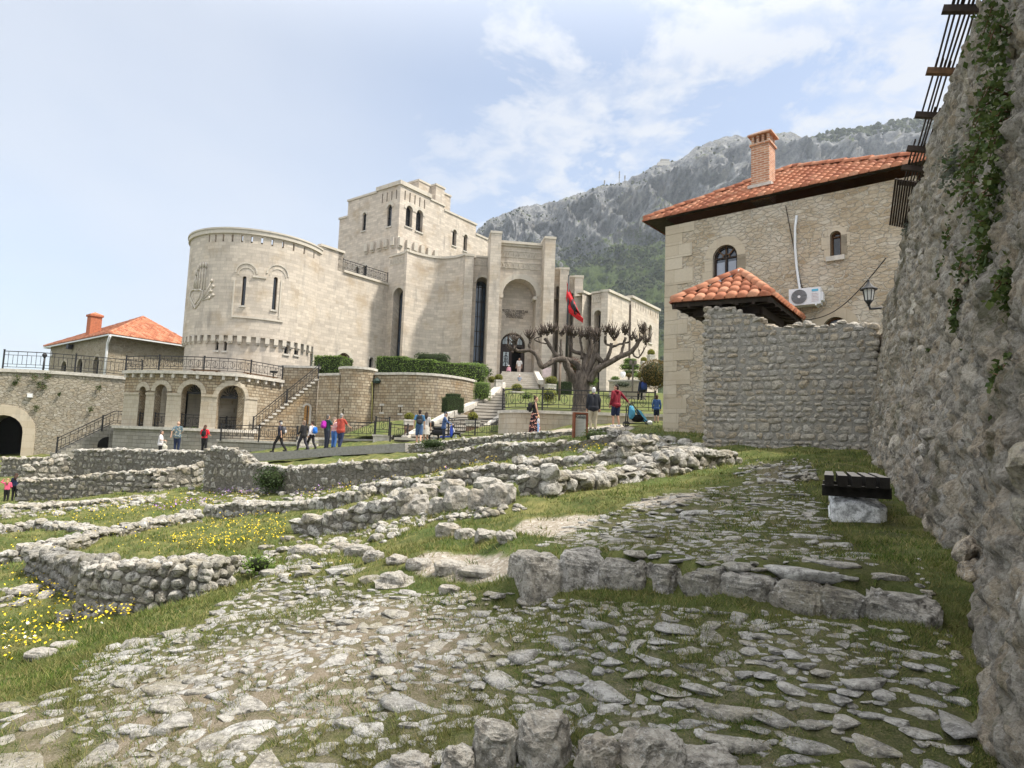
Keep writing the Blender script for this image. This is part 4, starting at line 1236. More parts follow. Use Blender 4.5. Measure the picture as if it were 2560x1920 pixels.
    for a in (-.42, -.14, .14, .42):
        for b in (-.42, -.14, .14, .42):
            if max(abs(a), abs(b)) < .4: continue
            q = Vector((cp.x, cp.y, 0)) + Matrix.Rotation(rz, 3, 'Z') @ Vector((a * wpx, b * wpx, 0))
            mc.box((q.x, q.y, (ztop + .07 + hcap - .1) / 2 + .0), (.075, .075, hcap - ztop - .13), rz, 0)
    g = G('chimney_brick', .9, .15); uv = g.uv()
    b = g.node('ShaderNodeTexBrick', {'Vector': uv, 'Color1': (.36, .15, .085, 1), 'Color2': (.52, .27, .16, 1), 'Mortar': (.55, .45, .36, 1), 'Scale': 1, 'Mortar Size': .012, 'Brick Width': .24, 'Row Height': .075})
    nz = g.noise(g.pos(), 7, 4)
    brick = g.done(g.mix(g.mapr(nz, .5, .7, 0, .5), b.outputs['Color'], (.28, .14, .09)), g.bump(b.outputs['Fac'], -.6, .02))
    ch = mc.build('chimney', [brick], roof)
    ml = MB(); w2_ = wpx * .66
    mb4 = [Vector((cp.x, cp.y, hcap - .05)) + Matrix.Rotation(rz, 3, 'Z') @ Vector((a * w2_, b * w2_, 0)) for a, b in ((-1, -1), (1, -1), (1, 1), (-1, 1))]
    ap = Vector((cp.x, cp.y, hcap + .16))
    ml.add(mb4 + [ap] + [p - Vector((0, 0, .05)) for p in mb4], [(0, 1, 4), (1, 2, 4), (2, 3, 4), (3, 0, 4), (0, 5, 6, 1), (1, 6, 7, 2), (2, 7, 8, 3), (3, 8, 5, 0), (8, 7, 6, 5)])
    ml.build('chimney_cap', [brick], roof)
    mfz = MB(); mfz.box((cp.x, cp.y, cp.z - .02), (wpx * 1.3, wpx * 1.3, .1), rz)
    mfz.build('chimney_flashing', MAT['coping'], roof)
    return W, root
HW, HROOT = house()

# white pipe, cable and air conditioner on the facade
mb = MB()
pp = [HW(*HW.pix(px, py), -.05) for px, py in ((1993, 540), (1989, 570), (1989, 620), (1993, 670), (1998, 705), (2001, 722), (1996, 733))]
mb.tube(pp, .035, 8)
tag(mb.build('drain_pipe', MAT['plastic']), 'thin white pipe running down the house wall to the air conditioner', 'pipe')
mb = MB()
mb.tube([HW(*HW.pix(px, py), -.03) for px, py in ((1965, 515), (1985, 620), (2003, 710), (2010, 728))], .012, 5)
tag(mb.build('wall_cable', MAT['darkwood']), 'thin dark cable hanging down the house wall beside the white pipe', 'cable')
def aircon():
    u, z = HW.pix(2021, 749); c = HW(u, z, -.27); k = c.y / FPX; w, h, d = 74 * k, 43 * k, .34
    rz = atan2(HW.e.y, HW.e.x) + .10
    r = empty('air_conditioner', c - Vector((0, 0, h / 2)), rz, 'white outdoor air conditioner unit with round fan grille on the house wall', 'air conditioner')
    m = MB(); m.box((0, 0, h / 2), (w, d, h)); m.box((w * .5 + .03, 0, h * .45), (.06, d * .8, h * .5)); m.build('casing', MAT['plastic'], r)
    m = MB(); cx, cz, R = -w * .17, h * .5, h * .42
    for rr in np.linspace(.15, 1, 7):
        m.tube([(cx + cos(a) * R * rr, -d / 2 - .012, cz + sin(a) * R * rr) for a in np.linspace(0, 2 * pi, 25)], .006, 4)
    m.add([(cx + cos(a) * R, -d / 2 - .004, cz + sin(a) * R) for a in np.linspace(0, 2 * pi, 25)[:-1]], [tuple(range(24))])
    m.build('fan_grille', m_plain('grille_grey', (.23, .24, .25), .5), r)
    m = MB(); m.add([(cx + cos(a) * R * .2, -d / 2 - .02, cz + sin(a) * R * .2) for a in np.linspace(0, 2 * pi, 17)[:-1]], [tuple(range(16))]); m.build('fan_hub', MAT['white'], r)
    m = MB(); m.box((w * .33, -d / 2 - .004, h * .82), (w * .2, .01, h * .13)); m.build('sticker', m_plain('blue_label', (.10, .38, .55), .5), r)
    m = MB()
    for i in range(6): m.box((w * .33, -d / 2 - .004, h * (.62 - i * .09)), (w * .22, .008, .008))
    m.build('vent_lines', m_plain('vent_pink_grey', (.52, .42, .42), .5), r)
    m = MB()
    for s in (-1, 1): m.bar((s * w * .35, -d * .5, -.02), (s * w * .35, d * .8, -.02), .04); m.bar((s * w * .35, d * .78, -.02), (s * w * .35, d * .78, -.3), .04)
    m.build('bracket', MAT['plastic'], r)
aircon()

# ------------------------------------------------------------------ tiled gate roof
def gate_roof():
    a = at(1683, 757, 15.5); b = at(1926, 741, 14.45)
    z = (a.z + b.z) / 2; a.z = b.z = z
    e = (b - a).normalized(); L = (b - a).length; n = Vector((-e.y, e.x, 0))
    c, d = b + n * L * 1.35 + e * .45, a + n * L * 1.35 + e * .45
    ap = (a + b + c + d) / 4; ap.z = zfor(ap.x, ap.y, 690)
    root = empty('gate_roof', (ap.x, ap.y, z), 0, 'small hipped orange tile roof over the stone gateway', 'roof')
    mb = MB()
    for p, q in ((a, b), (b, c), (c, d), (d, a)): tiles(mb, p, q, ap, ap, .235, .38, .05, 6)
    for p in (a, b, c, d): ridge(mb, p + Vector((0, 0, .06)), ap + Vector((0, 0, .1)), .12, .33)
    mb.lathe([(.2, -.02), (.17, .06), (.08, .12), (.01, .15)], ap + Vector((0, 0, .06)), 10, 2)
    inv = Matrix.Translation(-root.location)
    o = mb.build('tile_covering', [MAT['tiles'], MAT['underroof'], MAT['coping']], root); o.matrix_parent_inverse = inv
    m = MB(); ct = (a + b + c + d) / 4; dz = Vector((0, 0, .07))
    for p, q in ((a, b), (b, c), (c, d), (d, a)): m.quad(p, q, q - dz * 1.6, p - dz * 1.6)
    q4 = [p + (ct - p) * .45 for p in (a, b, c, d)]
    for i in range(4): m.quad((a, b, c, d)[i] - dz, (a, b, c, d)[(i + 1) % 4] - dz, q4[(i + 1) % 4] + Vector((0, 0, .12)), q4[i] + Vector((0, 0, .12)))
    m.quad(*[p + Vector((0, 0, .12)) for p in q4])
    o = m.build('underside_boards', MAT['underroof'], root); o.matrix_parent_inverse = inv
    m = MB()
    for i in range(4):
        p, q = (a, b, c, d)[i], (a, b, c, d)[(i + 1) % 4]
        pi_, qi = p + (ct - p) * .34 - Vector((0, 0, .2)), q + (ct - q) * .34 - Vector((0, 0, .2))
        m.bar(pi_, qi, .16, .18)
        for k in range(1, 6):
            s = p + (q - p) * k / 6; m.bar(s - dz * 1.5, s + (ct - s) * .5 + Vector((0, 0, .0)), .07, .09)
        m.bar(p - dz * 1.3, ct + Vector((0, 0, .2)), .1, .12)
    o = m.build('rafters', MAT['darkwood'], root); o.matrix_parent_inverse = inv
    # posts standing behind the gate wall carry the roof
    for s in (.33, .67):
        pass
    m = MB()
    for p in (b, c):
        q = p + (ct - p) * .45
        m.bar((q.x, q.y, z - .1), (q.x, q.y, .1), .2, .2)
    o = m.build('post', MAT['darkwood'], root); o.matrix_parent_inverse = inv
gate_roof()

# wall lamp on the rampart
def wall_lamp():
    tip = at(2172, 735, 12.6)
    k = tip.y / FPX
    r = empty('wall_lamp', tip, 0, 'black wall lantern with white glass on an iron bracket at the rampart end', 'lamp')
    H = 62 * k; Wd = 42 * k
    m = MB(); m.lathe([(.02, H * .52), (Wd * .12, H * .44), (Wd * .30, H * .30), (Wd * .5, H * .20), (Wd * .5, H * .17), (Wd * .2, H * .24)], n=8, smooth=False)
    m.lathe([(.015, H * .62), (.02, H * .56), (.01, H * .5)], n=8); m.build('lamp_cap', MAT['iron'], r)
    m = MB(); m.lathe([(Wd * .32, H * .17), (Wd * .22, -H * .28)], n=8, smooth=False); m.build('lamp_glass', m_plain('milky_lamp_glass', (.55, .55, .52), .3, .05), r)
    m = MB(); m.lathe([(Wd * .24, -H * .27), (Wd * .2, -H * .33), (Wd * .1, -H * .42), (.02, -H * .5)], n=8)
    for i in range(8):
        a = 2 * pi * i / 8; m.bar((cos(a) * Wd * .33, sin(a) * Wd * .33, H * .17), (cos(a) * Wd * .23, sin(a) * Wd * .23, -H * .28), .012)
    m.build('lamp_cage', MAT['iron'], r)
    m = MB(); m.tube([(0, 0, -H * .45), (.02, 0, -H * .62), (.25, .02, -H * .55), (.5, .05, -H * .5), (.62, .08, -H * .5)], .025, 6); m.box((.6, .08, -H * .45), (.04, .12, .5))
    m.tube([(.25, .02, -H * .55), (.35, .03, -H * .7), (.48, .05, -H * .62)], .014, 5)
    m.build('bracket', MAT['iron'], r)
wall_lamp()
mb = MB()
a = at(2215, 645, 12.3); b = at(2010, 800, 17.5)
mb.tube([a.lerp(b, t) - Vector((0, 0, .35 * sin(pi * t))) for t in np.linspace(0, 1, 14)], .012, 5)
tag(mb.build('overhead_cable', MAT['iron']), 'thin black cable sagging from the rampart to the house', 'cable')

# wooden slat guard on top of the rampart
def slat_guard():
    y0, y1 = 1.6, 11.3
    def P(y, k, h): # k: 0 at wall face, grows outwards over the edge
        zt = wtop(y); b = wsurf(y, zt)
        return b + Vector((-.9, .43, 0)) * k + Vector((0, 0, h))
    root = empty('slat_guard', P(6, 0, 0), 0, 'weathered dark wooden slat guard jutting out along the top of the rampart', 'slat guard')
    inv = Matrix.Translation(-root.location)
    def b(m, n, mt): o = m.build(n, MAT[mt], root); o.matrix_parent_inverse = inv; return o
    rng = random.Random(9)
    ys = [1.6, 3.9, 5.2, 6.2, 7.1, 7.9, 8.7, 9.4, 10.0]
    for y in ys:
        m = MB(); m.bar(P(y, -.5, .10), P(y, .26, .30), .065, .07); b(m, 'cross_beam', 'brownwood' if y == 7.1 else 'darkwood')
    m = MB(); n = 9
    for k in range(n):
        f = k / (n - 1); seg = [(a + rng.uniform(-.1, .1), c + rng.uniform(-.15, .15)) for a, c in zip(ys, ys[1:])]
        for (a, c), y, y2 in zip(seg, ys, ys[1:]):
            if rng.random() < .06: continue
            q = .30 * f - .14
            m.bar(P(max(y - .1, 1.4), q + rng.uniform(-.012, .012), .17 + .2 * f), P(min(y2 + .1, 10.1), q + rng.uniform(-.012, .012), .17 + .2 * f), .018, .014)
    b(m, 'slats', 'darkwood')
    m = MB(); m.bar(P(1.6, .36, .42), P(4.9, .40, .40), .10, .05); b(m, 'edge_board', 'darkwood')
    m = MB(); 
    for k in range(14):
        q = -.12 + .033 * k; m.bar(P(9.7, q, .10 + .15 * k / 13), P(10.3, q + .02, -.30 + .15 * k / 13), .026, .02)
    b(m, 'end_screen', 'darkwood')
slat_guard()
# ------------------------------------------------------------------ museum
def fix(o, root): o.matrix_parent_inverse = root.matrix_basis.inverted(); return o
MUS = empty('museum', (0, 54, 4), 0, 'large cream limestone castle museum with round tower, square keep and arched portal', 'museum')
def mpart(m, name, mats): return fix(m.build(name, mats, MUS), MUS)
ZB = 1.5

# --- round tower
rl, rr = ray(468, 700), ray(815, 640)
tl, tr = atan2(rl.x, rl.y), atan2(rr.x, rr.y)
tm, ta = (tl + tr) / 2, (tr - tl) / 2
TD = 55.0; TR = TD * sin(ta); TC = Vector((sin(tm) * TD, cos(tm) * TD))
TW = Round(TC, TR)
u_r, _ = TW.pix(800, 640)
zc0 = TW.pix(640, 574)[1]; zc1 = TW.pix(640, 588)[1]
uL = -TR * pi * .62; uR = u_r
tw_holes = []; tw_wins = []
panel_h = None
def hp(W, *a, **k): return hpix(W, *a, **k)
slots = [hp(TW, 604, 614, 690, 764), hp(TW, 682, 692.5, 692, 775)]
lows = [hp(TW, 538, 546, 853, 876), hp(TW, 559.5, 567, 854, 877), hp(TW, 710.5, 721, 862.5, 885), hp(TW, 736, 746, 865, 887.5)]
# parapet slits
slits = []
for px, pyt, pyb in ((523, 591, 601), (539, 589.5, 600.5), (558, 588, 600), (581, 587, 600), (605, 587, 601), (629.5, 588, 602), (655.5, 589.5, 603), (681.5, 592, 605), (708.5, 595, 607.5), (735, 599, 611), (761.5, 603.5, 616), (786, 609, 621)):
    u, z = TW.pix(px, pyb); _, z2 = TW.pix(px, pyt); slits.append(rect(u - .07, u + .07, zc1 - .62, zc1 - .08))
zco = TW.pix(640, 843)[1]; zcb = zco - .55
mb = MB()
panel(mb, TW, rect(uL, uR, zco, zc1), slots + slits, .3, .45)
tl2 = Round(TC, TR - .22)
lows = [hp(tl2, 538, 546, 853, 876), hp(tl2, 559.5, 567, 854, 877), hp(tl2, 710.5, 721, 862.5, 885), hp(tl2, 736, 746, 865, 887.5)]
panel(mb, tl2, rect(uL, uR * 1.0, ZB, zco + .05), lows, .3, .45)
# roof disc
n = 40; V = [(TC.x, TC.y, zc1 - .5)] + [tuple(TW(uL + (2 * pi * TR) * k / n, zc1 - .5, .05)) for k in range(n)]
mb.add(V, [(0, 1 + k, 1 + (k + 1) % n) for k in range(n)])
V2 = [];
TWR = mpart(mb, 'round_tower', MAT['ashlar'])
mb = MB(); slab(mb, TW, uL, uR + .15, zc1, zc0 - .12, -.14, .35, 0, .5); slab(mb, TW, uL, uR + .2, zc0 - .12, zc0, -.2, .35, 0, .5)
mb.build('cornice', MAT['trim'], TWR)
u = TW.pix(458, 834)[0]; ue = TW.pix(787, 842)[0]; k = 0
ustart = -TR * pi * .5
ncor = 22
for k in range(ncor):
    uu = ustart + (ue - ustart) * k / (ncor - 1)
    mb = MB(); slab(mb, TW, uu - .15, uu + .15, zcb + .12, zco + .02, -.02, .4); slab(mb, TW, uu - .12, uu + .12, zcb, zcb + .12, .05, .4); mb.build('corbel', MAT['trim'], TWR)
for h in slots: window(TWR, TW, h, .25, 'darkwood', 0, 0, True, .05)
for h in lows: window(TWR, tl2, h, .25, 'iron', 0, 0, True, .04)
for h in lows: mb = MB(); band(mb, tl2, h, -.04, .02, .16, 0, False, 2, len(h)); mb.build('arch_moulding', MAT['trim'], TWR)
mb = MB()
for x0, x1, yt in ((593, 632, 669), (672, 710.5, 673)):
    h = hp(TW, x0, x1, yt, 795); i1 = len(h)
    band(mb, TW, h, -.03, .02, .06, 0, False, 2, i1)
    band(mb, TW, hp(TW, x0 - 6, x1 + 6, yt - 10, 795), -.05, .02, .1, 0, False, 2, i1)
for (a, b) in (((632, 692), (666, 699)), ((578, 796), (707, 804))):
    ua, za = TW.pix(*a); ub, zb_ = TW.pix(*b); slab(mb, TW, ua, ub, (za + zb_) / 2, (za + zb_) / 2 + .14, -.09, .02)
for px in (586.5, 704):
    u, z = TW.pix(px, 700); z2 = TW.pix(px, 798)[1]; slab(mb, TW, u - .05, u + .05, z2, z, -.05, .02)
mb.build('blind_arch_moulding', MAT['trim'], TWR)
# carved relief: shield, spears and sprays
mb = MB()
def stroke(pts, w=.06):
    q = [TW(*TW.pix(px, py), -.03) for px, py in pts]
    mb.tube(q, w, 5)
stroke([(479, 728), (475, 740), (480, 752), (489, 771), (497, 760), (507, 742), (508, 728), (500, 724), (493, 726), (486, 724), (479, 728)], .07)
stroke([(483, 735), (482, 744), (489, 760), (499, 744), (501, 732)], .05)
for x, yt in ((489, 680), (494, 668), (500, 662), (507, 660), (513, 662)): stroke([(x - 1, 724), (x + 3, yt)], .045); stroke([(x + 3, yt + 8), (x + 3.5, yt - 4)], .09)
for (x, y) in ((530, 702), (533, 716), (528, 728), (533, 738), (524, 745)): stroke([(505, 752), (x, y)], .04); stroke([(x - 2, y + 3), (x + 2, y - 3)], .1)
for x in (486, 491, 498): stroke([(x, 722), (x + 1, 706), (x + 4, 697)], .06)
stroke([(479, 760), (484, 770)], .05)
mb.build('carved_relief', MAT['trim'], TWR)

# --- straight link wall right of the tower
LA = Vector(TW(u_r - .05, 0).xy)
LB = xy(972, 720, 56.2)
LW = Flat(LA, LB)
us_, zs_ = LW.pix(857, 660)
zst = LW.pix(835, 619)[1] - .22; zcp = (LW.pix(862, 681)[1] + LW.pix(960, 711)[1]) / 2
door = hp(LW, 843, 876, 882, 925); sw = hp(LW, 923, 932.5, 893, 920)
mb = MB()
panel(mb, LW, [(0, ZB), (LW.L, ZB), (LW.L, zcp), (us_, zcp), (us_, zst), (0, zst)], [door, sw], .3)
slab(mb, LW, us_ - .5, us_, zcp, zst, 0, 3.0)
mb.quad(LW(0, zst - .05, 0), LW(us_, zst - .05, 0), LW(us_, zst - .05, 4), LW(0, zst - .05, 4))
mb.quad(LW(us_, zcp - .05, 0), LW(LW.L, zcp - .05, 0), LW(LW.L, zcp - .05, 9), LW(us_, zcp - .05, 9))
LK = mpart(mb, 'link_wall', MAT['ashlar'])
mb = MB(); slab(mb, LW, 0, us_ + .1, zst, zst + .18, -.12, .4); slab(mb, LW, us_ + .1, LW.L, zcp, zcp + .2, -.14, .5); mb.build('coping', MAT['trim'], LK)
for h, g_ in ((door, .32), (sw, .14)): mb = MB(); band(mb, LW, h, -.05, .02, g_, 0, False, 2, len(h)); mb.build('arch_moulding', MAT['trim'], LK)
mb = MB(); fillin(mb, LW, door, .25, 0)
for k in range(7):
    u = door[0][0] + (door[1][0] - door[0][0]) * (k + .5) / 7; mb.bar(LW(u, ZB + 2, .235), LW(u, door[2][1] + .2, .235), .12, .03)
mb.build('door', m_plain('plank_door', (.10, .055, .035), .7, .3, 9), LK)
window(LK, LW, sw, .25, 'iron', 0, 0, True, .04)

# --- niches, pilasters and the concave bay
P9 = [xy(972, 660, 56.2), xy(1010, 650, 54.9), xy(1023, 650, 54.3)]
zN = Flat(P9[0], P9[2]).pix(1000, 637)[1]
NW = Flat(P9[0], P9[2])
def niche_bay(W, u0, u1, xl, xr, yt, ztop, frieze_y, depth=1.3, glasst=1.1, bars=(2, 9), name='niche_bay'):
    h = hp(W, xl, xr, yt, 1000); h[0] = (h[0][0], ZB + .5); h[1] = (h[1][0], ZB + .5)
    m = MB(); panel(m, W, rect(u0, u1, ZB, ztop), [h], depth)
    m.quad(W(u0, ztop - .03, 0), W(u1, ztop - .03, 0), W(u1, ztop - .03, 3), W(u0, ztop - .03, 3))
    o = mpart(m, name, MAT['ashlar'])
    m = MB(); band(m, W, h, -.05, .02, .22, 0, False, 2, len(h)); m.build('arch_moulding', MAT['trim'], o); m = MB(); slab(m, W, u0, u1, ztop, ztop + .16, -.1, .5); m.build('coping', MAT['trim'], o)
    z0, z1 = frieze_y; m = MB(); slab(m, W, u0 + .05, u1 - .05, z0, z0 + .05, -.04, .02); slab(m, W, u0 + .05, u1 - .05, z1 - .05, z1, -.04, .02)
    x = u0 + .12; fl = True
    while x < u1 - .25:
        m.bar(W(x, z0 + .05, -.015), W(x + .16, z1 - .06, -.015), .06, .05); m.bar(W(x + .16, z1 - .06, -.015), W(x + .3, z0 + .05, -.015), .09, .05)
        m.bar(W(x + .2, z0 + .06, -.02), W(x + .34, z1 - .3 * (z1 - z0), -.02), .07, .05)
        x += .42
    m.build('carved_frieze', MAT['trim'], o)
    uc0, uc1 = h[0][0], h[1][0]
    g = [(uc0 + .0, h[0][1]), (uc1, h[0][1])] + h[2:]
    wo = window(o, W, g, glasst, 'iron', bars[0], bars[1], False, .10, 'glassblue', 'tall_window')
    return o
uA = NW.pix(1009.5, 800)[0]
NB1 = niche_bay(NW, 0, uA, 977, 1003, 721, zN, (NW.pix(990, 661)[1], NW.pix(990, 646)[1]), .85, .72, (1, 8))
def pilaster(A, B, ztop, depth, name='pilaster', cap=True, zb=ZB):
    W = Flat(A, B); m = MB()
    panel(m, W, rect(0, W.L, zb, ztop), [], .1)
    for u in (0, W.L): m.quad(W(u, zb, 0), W(u, ztop, 0), W(u, ztop, depth), W(u, zb, depth), 0, [(0, zb), (0, ztop), (depth, ztop), (depth, zb)])
    m.quad(W(0, zb, depth), W(W.L, zb, depth), W(W.L, ztop, depth), W(0, ztop, depth))
    m.quad(W(0, ztop, 0), W(W.L, ztop, 0), W(W.L, ztop, depth), W(0, ztop, depth))
    o = mpart(m, name, MAT['ashlar'])
    if cap:
        m = MB(); slab(m, W, -.05, W.L + .05, ztop - .0, ztop + .2, -.05, depth + .05); m.build('cap', MAT['trim'], o)
    return o
pilaster(NW(uA, 0, -.25).xy, NW(NW.L, 0, -.25).xy, zN, 1.6)
# concave bay
c0, c1 = NW(NW.L, 0, -.1).xy, xy(1163, 650, 54.5)
pts = []
for k in range(15):
    t = k / 14; q = Vector(c0).lerp(Vector(c1), t); b = sin(pi * t) ** .8 * 1.5
    pts.append((q.x + .1 * b, q.y + b))
CW = Poly(pts)
zC = CW.pix(1090, 646)[1]
mb = MB(); panel(mb, CW, rect(0, CW.L, ZB, zC), [], .2, .4)
CB = mpart(mb, 'concave_bay', MAT['ashlar'])
mb = MB(); slab(mb, CW, 0, CW.L, zC, zC + .2, -.1, 1.2, 0, .45); mb.build('coping', MAT['trim'], CB)
q0, q1 = xy(1163, 650, 54.2), xy(1184.5, 650, 54.3)
zP = Flat(q0, q1).pix(1174, 640)[1]
pilaster(q0, q1, zP, 2.2)
n0, n1 = xy(1184, 660, 55.2), xy(1222, 660, 55.4)
N2 = Flat(n0, n1); zN2 = N2.pix(1203, 644)[1]
niche_bay(N2, 0, N2.L, 1184.8, 1216, 692, zN2, (N2.pix(1203, 664)[1], N2.pix(1203, 650)[1]), 1.8, 1.6, (2, 9))

# --- portal
ea = radians(8.0); PE = Vector((cos(ea), sin(ea)))
PL0 = xy(1227.5, 600, 53.2)
def pu(px, py, base, t=0.0):
    W = Flat(base, base + PE * 8); return W
PF = Flat(PL0, PL0 + PE * 8)
ul1 = PF.pix(1254, 600)[0]; ur0 = PF.pix(1362.5, 612)[0]; ur1 = PF.pix(1389, 612)[0]
zPT = PF.pix(1240, 583)[1]
pilaster(PF(0, 0).xy, PF(ul1, 0).xy, zPT, 2.7)
pilaster(PF(ur0, 0).xy, PF(ur1, 0).xy, zPT - .1, 2.7)
REC = 1.35
zPar = PF.pix(1300, 615, REC)[1]
def rpix(px, py): return PF.pix(px, py, REC)
GWp = Flat(PF(0, 0, REC).xy, PF(8, 0, REC).xy)
a_out = hp(GWp, 1252, 1337, 697, 1000); a_out[0] = (a_out[0][0], ZB); a_out[1] = (a_out[1][0], ZB)
mb = MB(); panel(mb, GWp, rect(ul1 - .02, ur0 + .02, ZB, zPar), [a_out], 1.5)
mb.quad(GWp(ul1, zPar - .02, 0), GWp(ur0, zPar - .02, 0), GWp(ur0, zPar - .02, 2), GWp(ul1, zPar - .02, 2))
PT = mpart(mb, 'portal', MAT['ashlar'])
mb = MB(); band(mb, GWp, a_out, -.08, .02, .34, 0, False, 2, len(a_out)); band(mb, GWp, a_out, -.04, .02, .46, 0, False, 2, len(a_out)); mb.build('arch_ring', MAT['trim'], PT); mb = MB()
slab(mb, GWp, ul1, ur0, zPar - .1, zPar + .08, -.16, .5); slab(mb, GWp, ul1, ur0, zPar + .08, zPar + .3, -.3, .5); mb.build('cornice', MAT['trim'], PT); mb = MB()
zi = a_out[2][1]
for u in (a_out[0][0], a_out[1][0]): mb = MB(); slab(mb, GWp, u - .25, u + .06, zi - .3, zi, -.12, 1.2); mb.build('impost', MAT['trim'], PT)
mb = MB()
for yt, yb in ((629, 646), (657, 673)):
    z1 = GWp.pix(1305, yt)[1]; z0 = GWp.pix(1305, yb)[1]
    slab(mb, GWp, ul1 + .1, ur0 - .1, z0, z0 + .06, -.05, .02); slab(mb, GWp, ul1 + .1, ur0 - .1, z1 - .06, z1, -.05, .02)
    x = ul1 + .15
    while x < ur0 - .45:
        mb.bar(GWp(x, z0 + .05, -.02), GWp(x + .18, z1 - .08, -.02), .07, .06); mb.bar(GWp(x + .18, z1 - .08, -.02), GWp(x + .34, z0 + .05, -.02), .12, .06)
        mb.bar(GWp(x + .22, z0 + .06, -.03), GWp(x + .4, z0 + .6 * (z1 - z0), -.03), .09, .06)
        x += .46
mb.build('carved_frieze', MAT['trim'], PT)
BK = Flat(PF(0, 0, REC + 1.5).xy, PF(8, 0, REC + 1.5).xy)
dh = hp(BK, 1250, 1312, 832, 938); dh[0] = (dh[0][0], BK.pix(1280, 937)[1]); dh[1] = (dh[1][0], dh[0][1])
mb = MB(); panel(mb, BK, rect(a_out[0][0] - .4, a_out[1][0] + .4, ZB, zPar - .3), [dh], .5)
BKO = mb.build('back_wall', MAT['ashlar'], PT)
mb = MB(); band(mb, BK, dh, -.08, .02, .42, 0, False, 2, len(dh)); band(mb, BK, dh, -.12, .02, .14, 0, False, 2, len(dh)); mb.build('door_arch_ring', MAT['trim'], PT)
# double door: left leaf closed, right leaf open into the dark
u0, u1 = dh[0][0], dh[1][0]; uc = (u0 + u1) / 2; z0 = dh[0][1]; zs = dh[2][1]; rr_ = (u1 - u0) / 2
mb = MB(); slab(mb, BK, u0, u1, zs - .12, zs + .08, .3, .42, 0)
for k in range(len(dh)):
    p, q = dh[k], dh[(k + 1) % len(dh)]
    if p[1] > zs - .01 and q[1] > zs - .01:
        f = .86
        P2 = (uc + (p[0] - uc) * f, zs + (p[1] - zs) * f); Q2 = (uc + (q[0] - uc) * f, zs + (q[1] - zs) * f)
        mb.quad(BK(*p, .32), BK(*q, .32), BK(*Q2, .32), BK(*P2, .32))
for du in (-.33, .33): mb.bar(BK(uc + du * rr_, zs, .33), BK(uc + du * rr_, zs + .93 * rr_, .33), .16, .06)
slab(mb, BK, u0, uc, z0, zs - .12, .34, .42, 0)
slab(mb, BK, u0 + .04, u0 + .16, z0, zs - .12, .31, .34, 0); slab(mb, BK, uc - .16, uc - .04, z0, zs - .12, .31, .34, 0)
slab(mb, BK, u1 - .3, u1, z0, zs - .12, .34, .5, 0)
DO = mb.build('door', m_plain('portal_dark_door', (.04, .028, .026), .5, .3, 12), PT)
mb = MB()
for a, b in ((-.78, -.42), (-.25, .25), (.42, .78)):
    pts = [(uc + a * rr_, zs + .12), (uc + b * rr_, zs + .12)] + [(uc + (b + (a - b) * k / 6) * rr_, zs + sqrt(max(.02, .74 - (b + (a - b) * k / 6) ** 2)) * rr_) for k in range(7)]
    fillin(mb, BK, pts, .315)
dg_ = m_plain('pale_reflecting_glass', (.55, .62, .64), .15, .15, 3, spec=.8)
mb.build('fanlight', dg_, DO); mb = MB()
pz = [(u0 + .3 * rr_, z0 + .8), (u0 + .74 * rr_, z0 + .8), (u0 + .74 * rr_, z0 + 2.05), (u0 + .3 * rr_, z0 + 2.05)]
fillin(mb, BK, pz, .315)
mb.build('door_glass', dg_, DO)
mb = MB()
cx_, cz_ = (pz[0][0] + pz[1][0]) / 2, (pz[0][1] + pz[2][1]) / 2
for k in range(5):
    t = -.5 + k / 4
    mb.bar(BK(cx_ - .2 * cos(t * 2), cz_ + t * 1.0, .30), BK(cx_ + .2 * cos(t * 2), cz_ + t * 1.0, .30), .03)
mb.bar(BK(cx_, pz[0][1], .30), BK(cx_, pz[2][1], .30), .07)
for s in (-1, 1):
    mb.tube([BK(cx_ + s * .04, cz_ + .35, .30), BK(cx_ + s * .18, cz_ + .2, .30), BK(cx_ + s * .1, cz_ - .1, .30), BK(cx_ + s * .19, cz_ - .4, .30)], .03, 5)
mb.build('door_grille', MAT['iron'], DO); mb = MB()
for k in (-.6, .0, .6): mb.bar(BK(uc + k * rr_, zs + .12, .30), BK(uc + k * rr_, zs + .6 * rr_, .30), .05)
for k in (-.7, -.5, -.12, .12, .5, .7): mb.bar(BK(uc + k * rr_, zs + .12, .30), BK(uc + k * rr_, zs + .45 * rr_, .30), .025)
mb.build('fanlight_bars', MAT['iron'], DO)
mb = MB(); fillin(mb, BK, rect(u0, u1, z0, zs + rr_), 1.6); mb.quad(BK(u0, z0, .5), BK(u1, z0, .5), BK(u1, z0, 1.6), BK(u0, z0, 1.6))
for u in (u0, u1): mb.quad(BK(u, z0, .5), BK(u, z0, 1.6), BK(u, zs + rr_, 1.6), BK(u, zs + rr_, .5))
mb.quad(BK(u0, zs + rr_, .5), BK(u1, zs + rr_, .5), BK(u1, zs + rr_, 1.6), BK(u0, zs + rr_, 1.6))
mb.build('dark_hall', MAT['void'], PT)
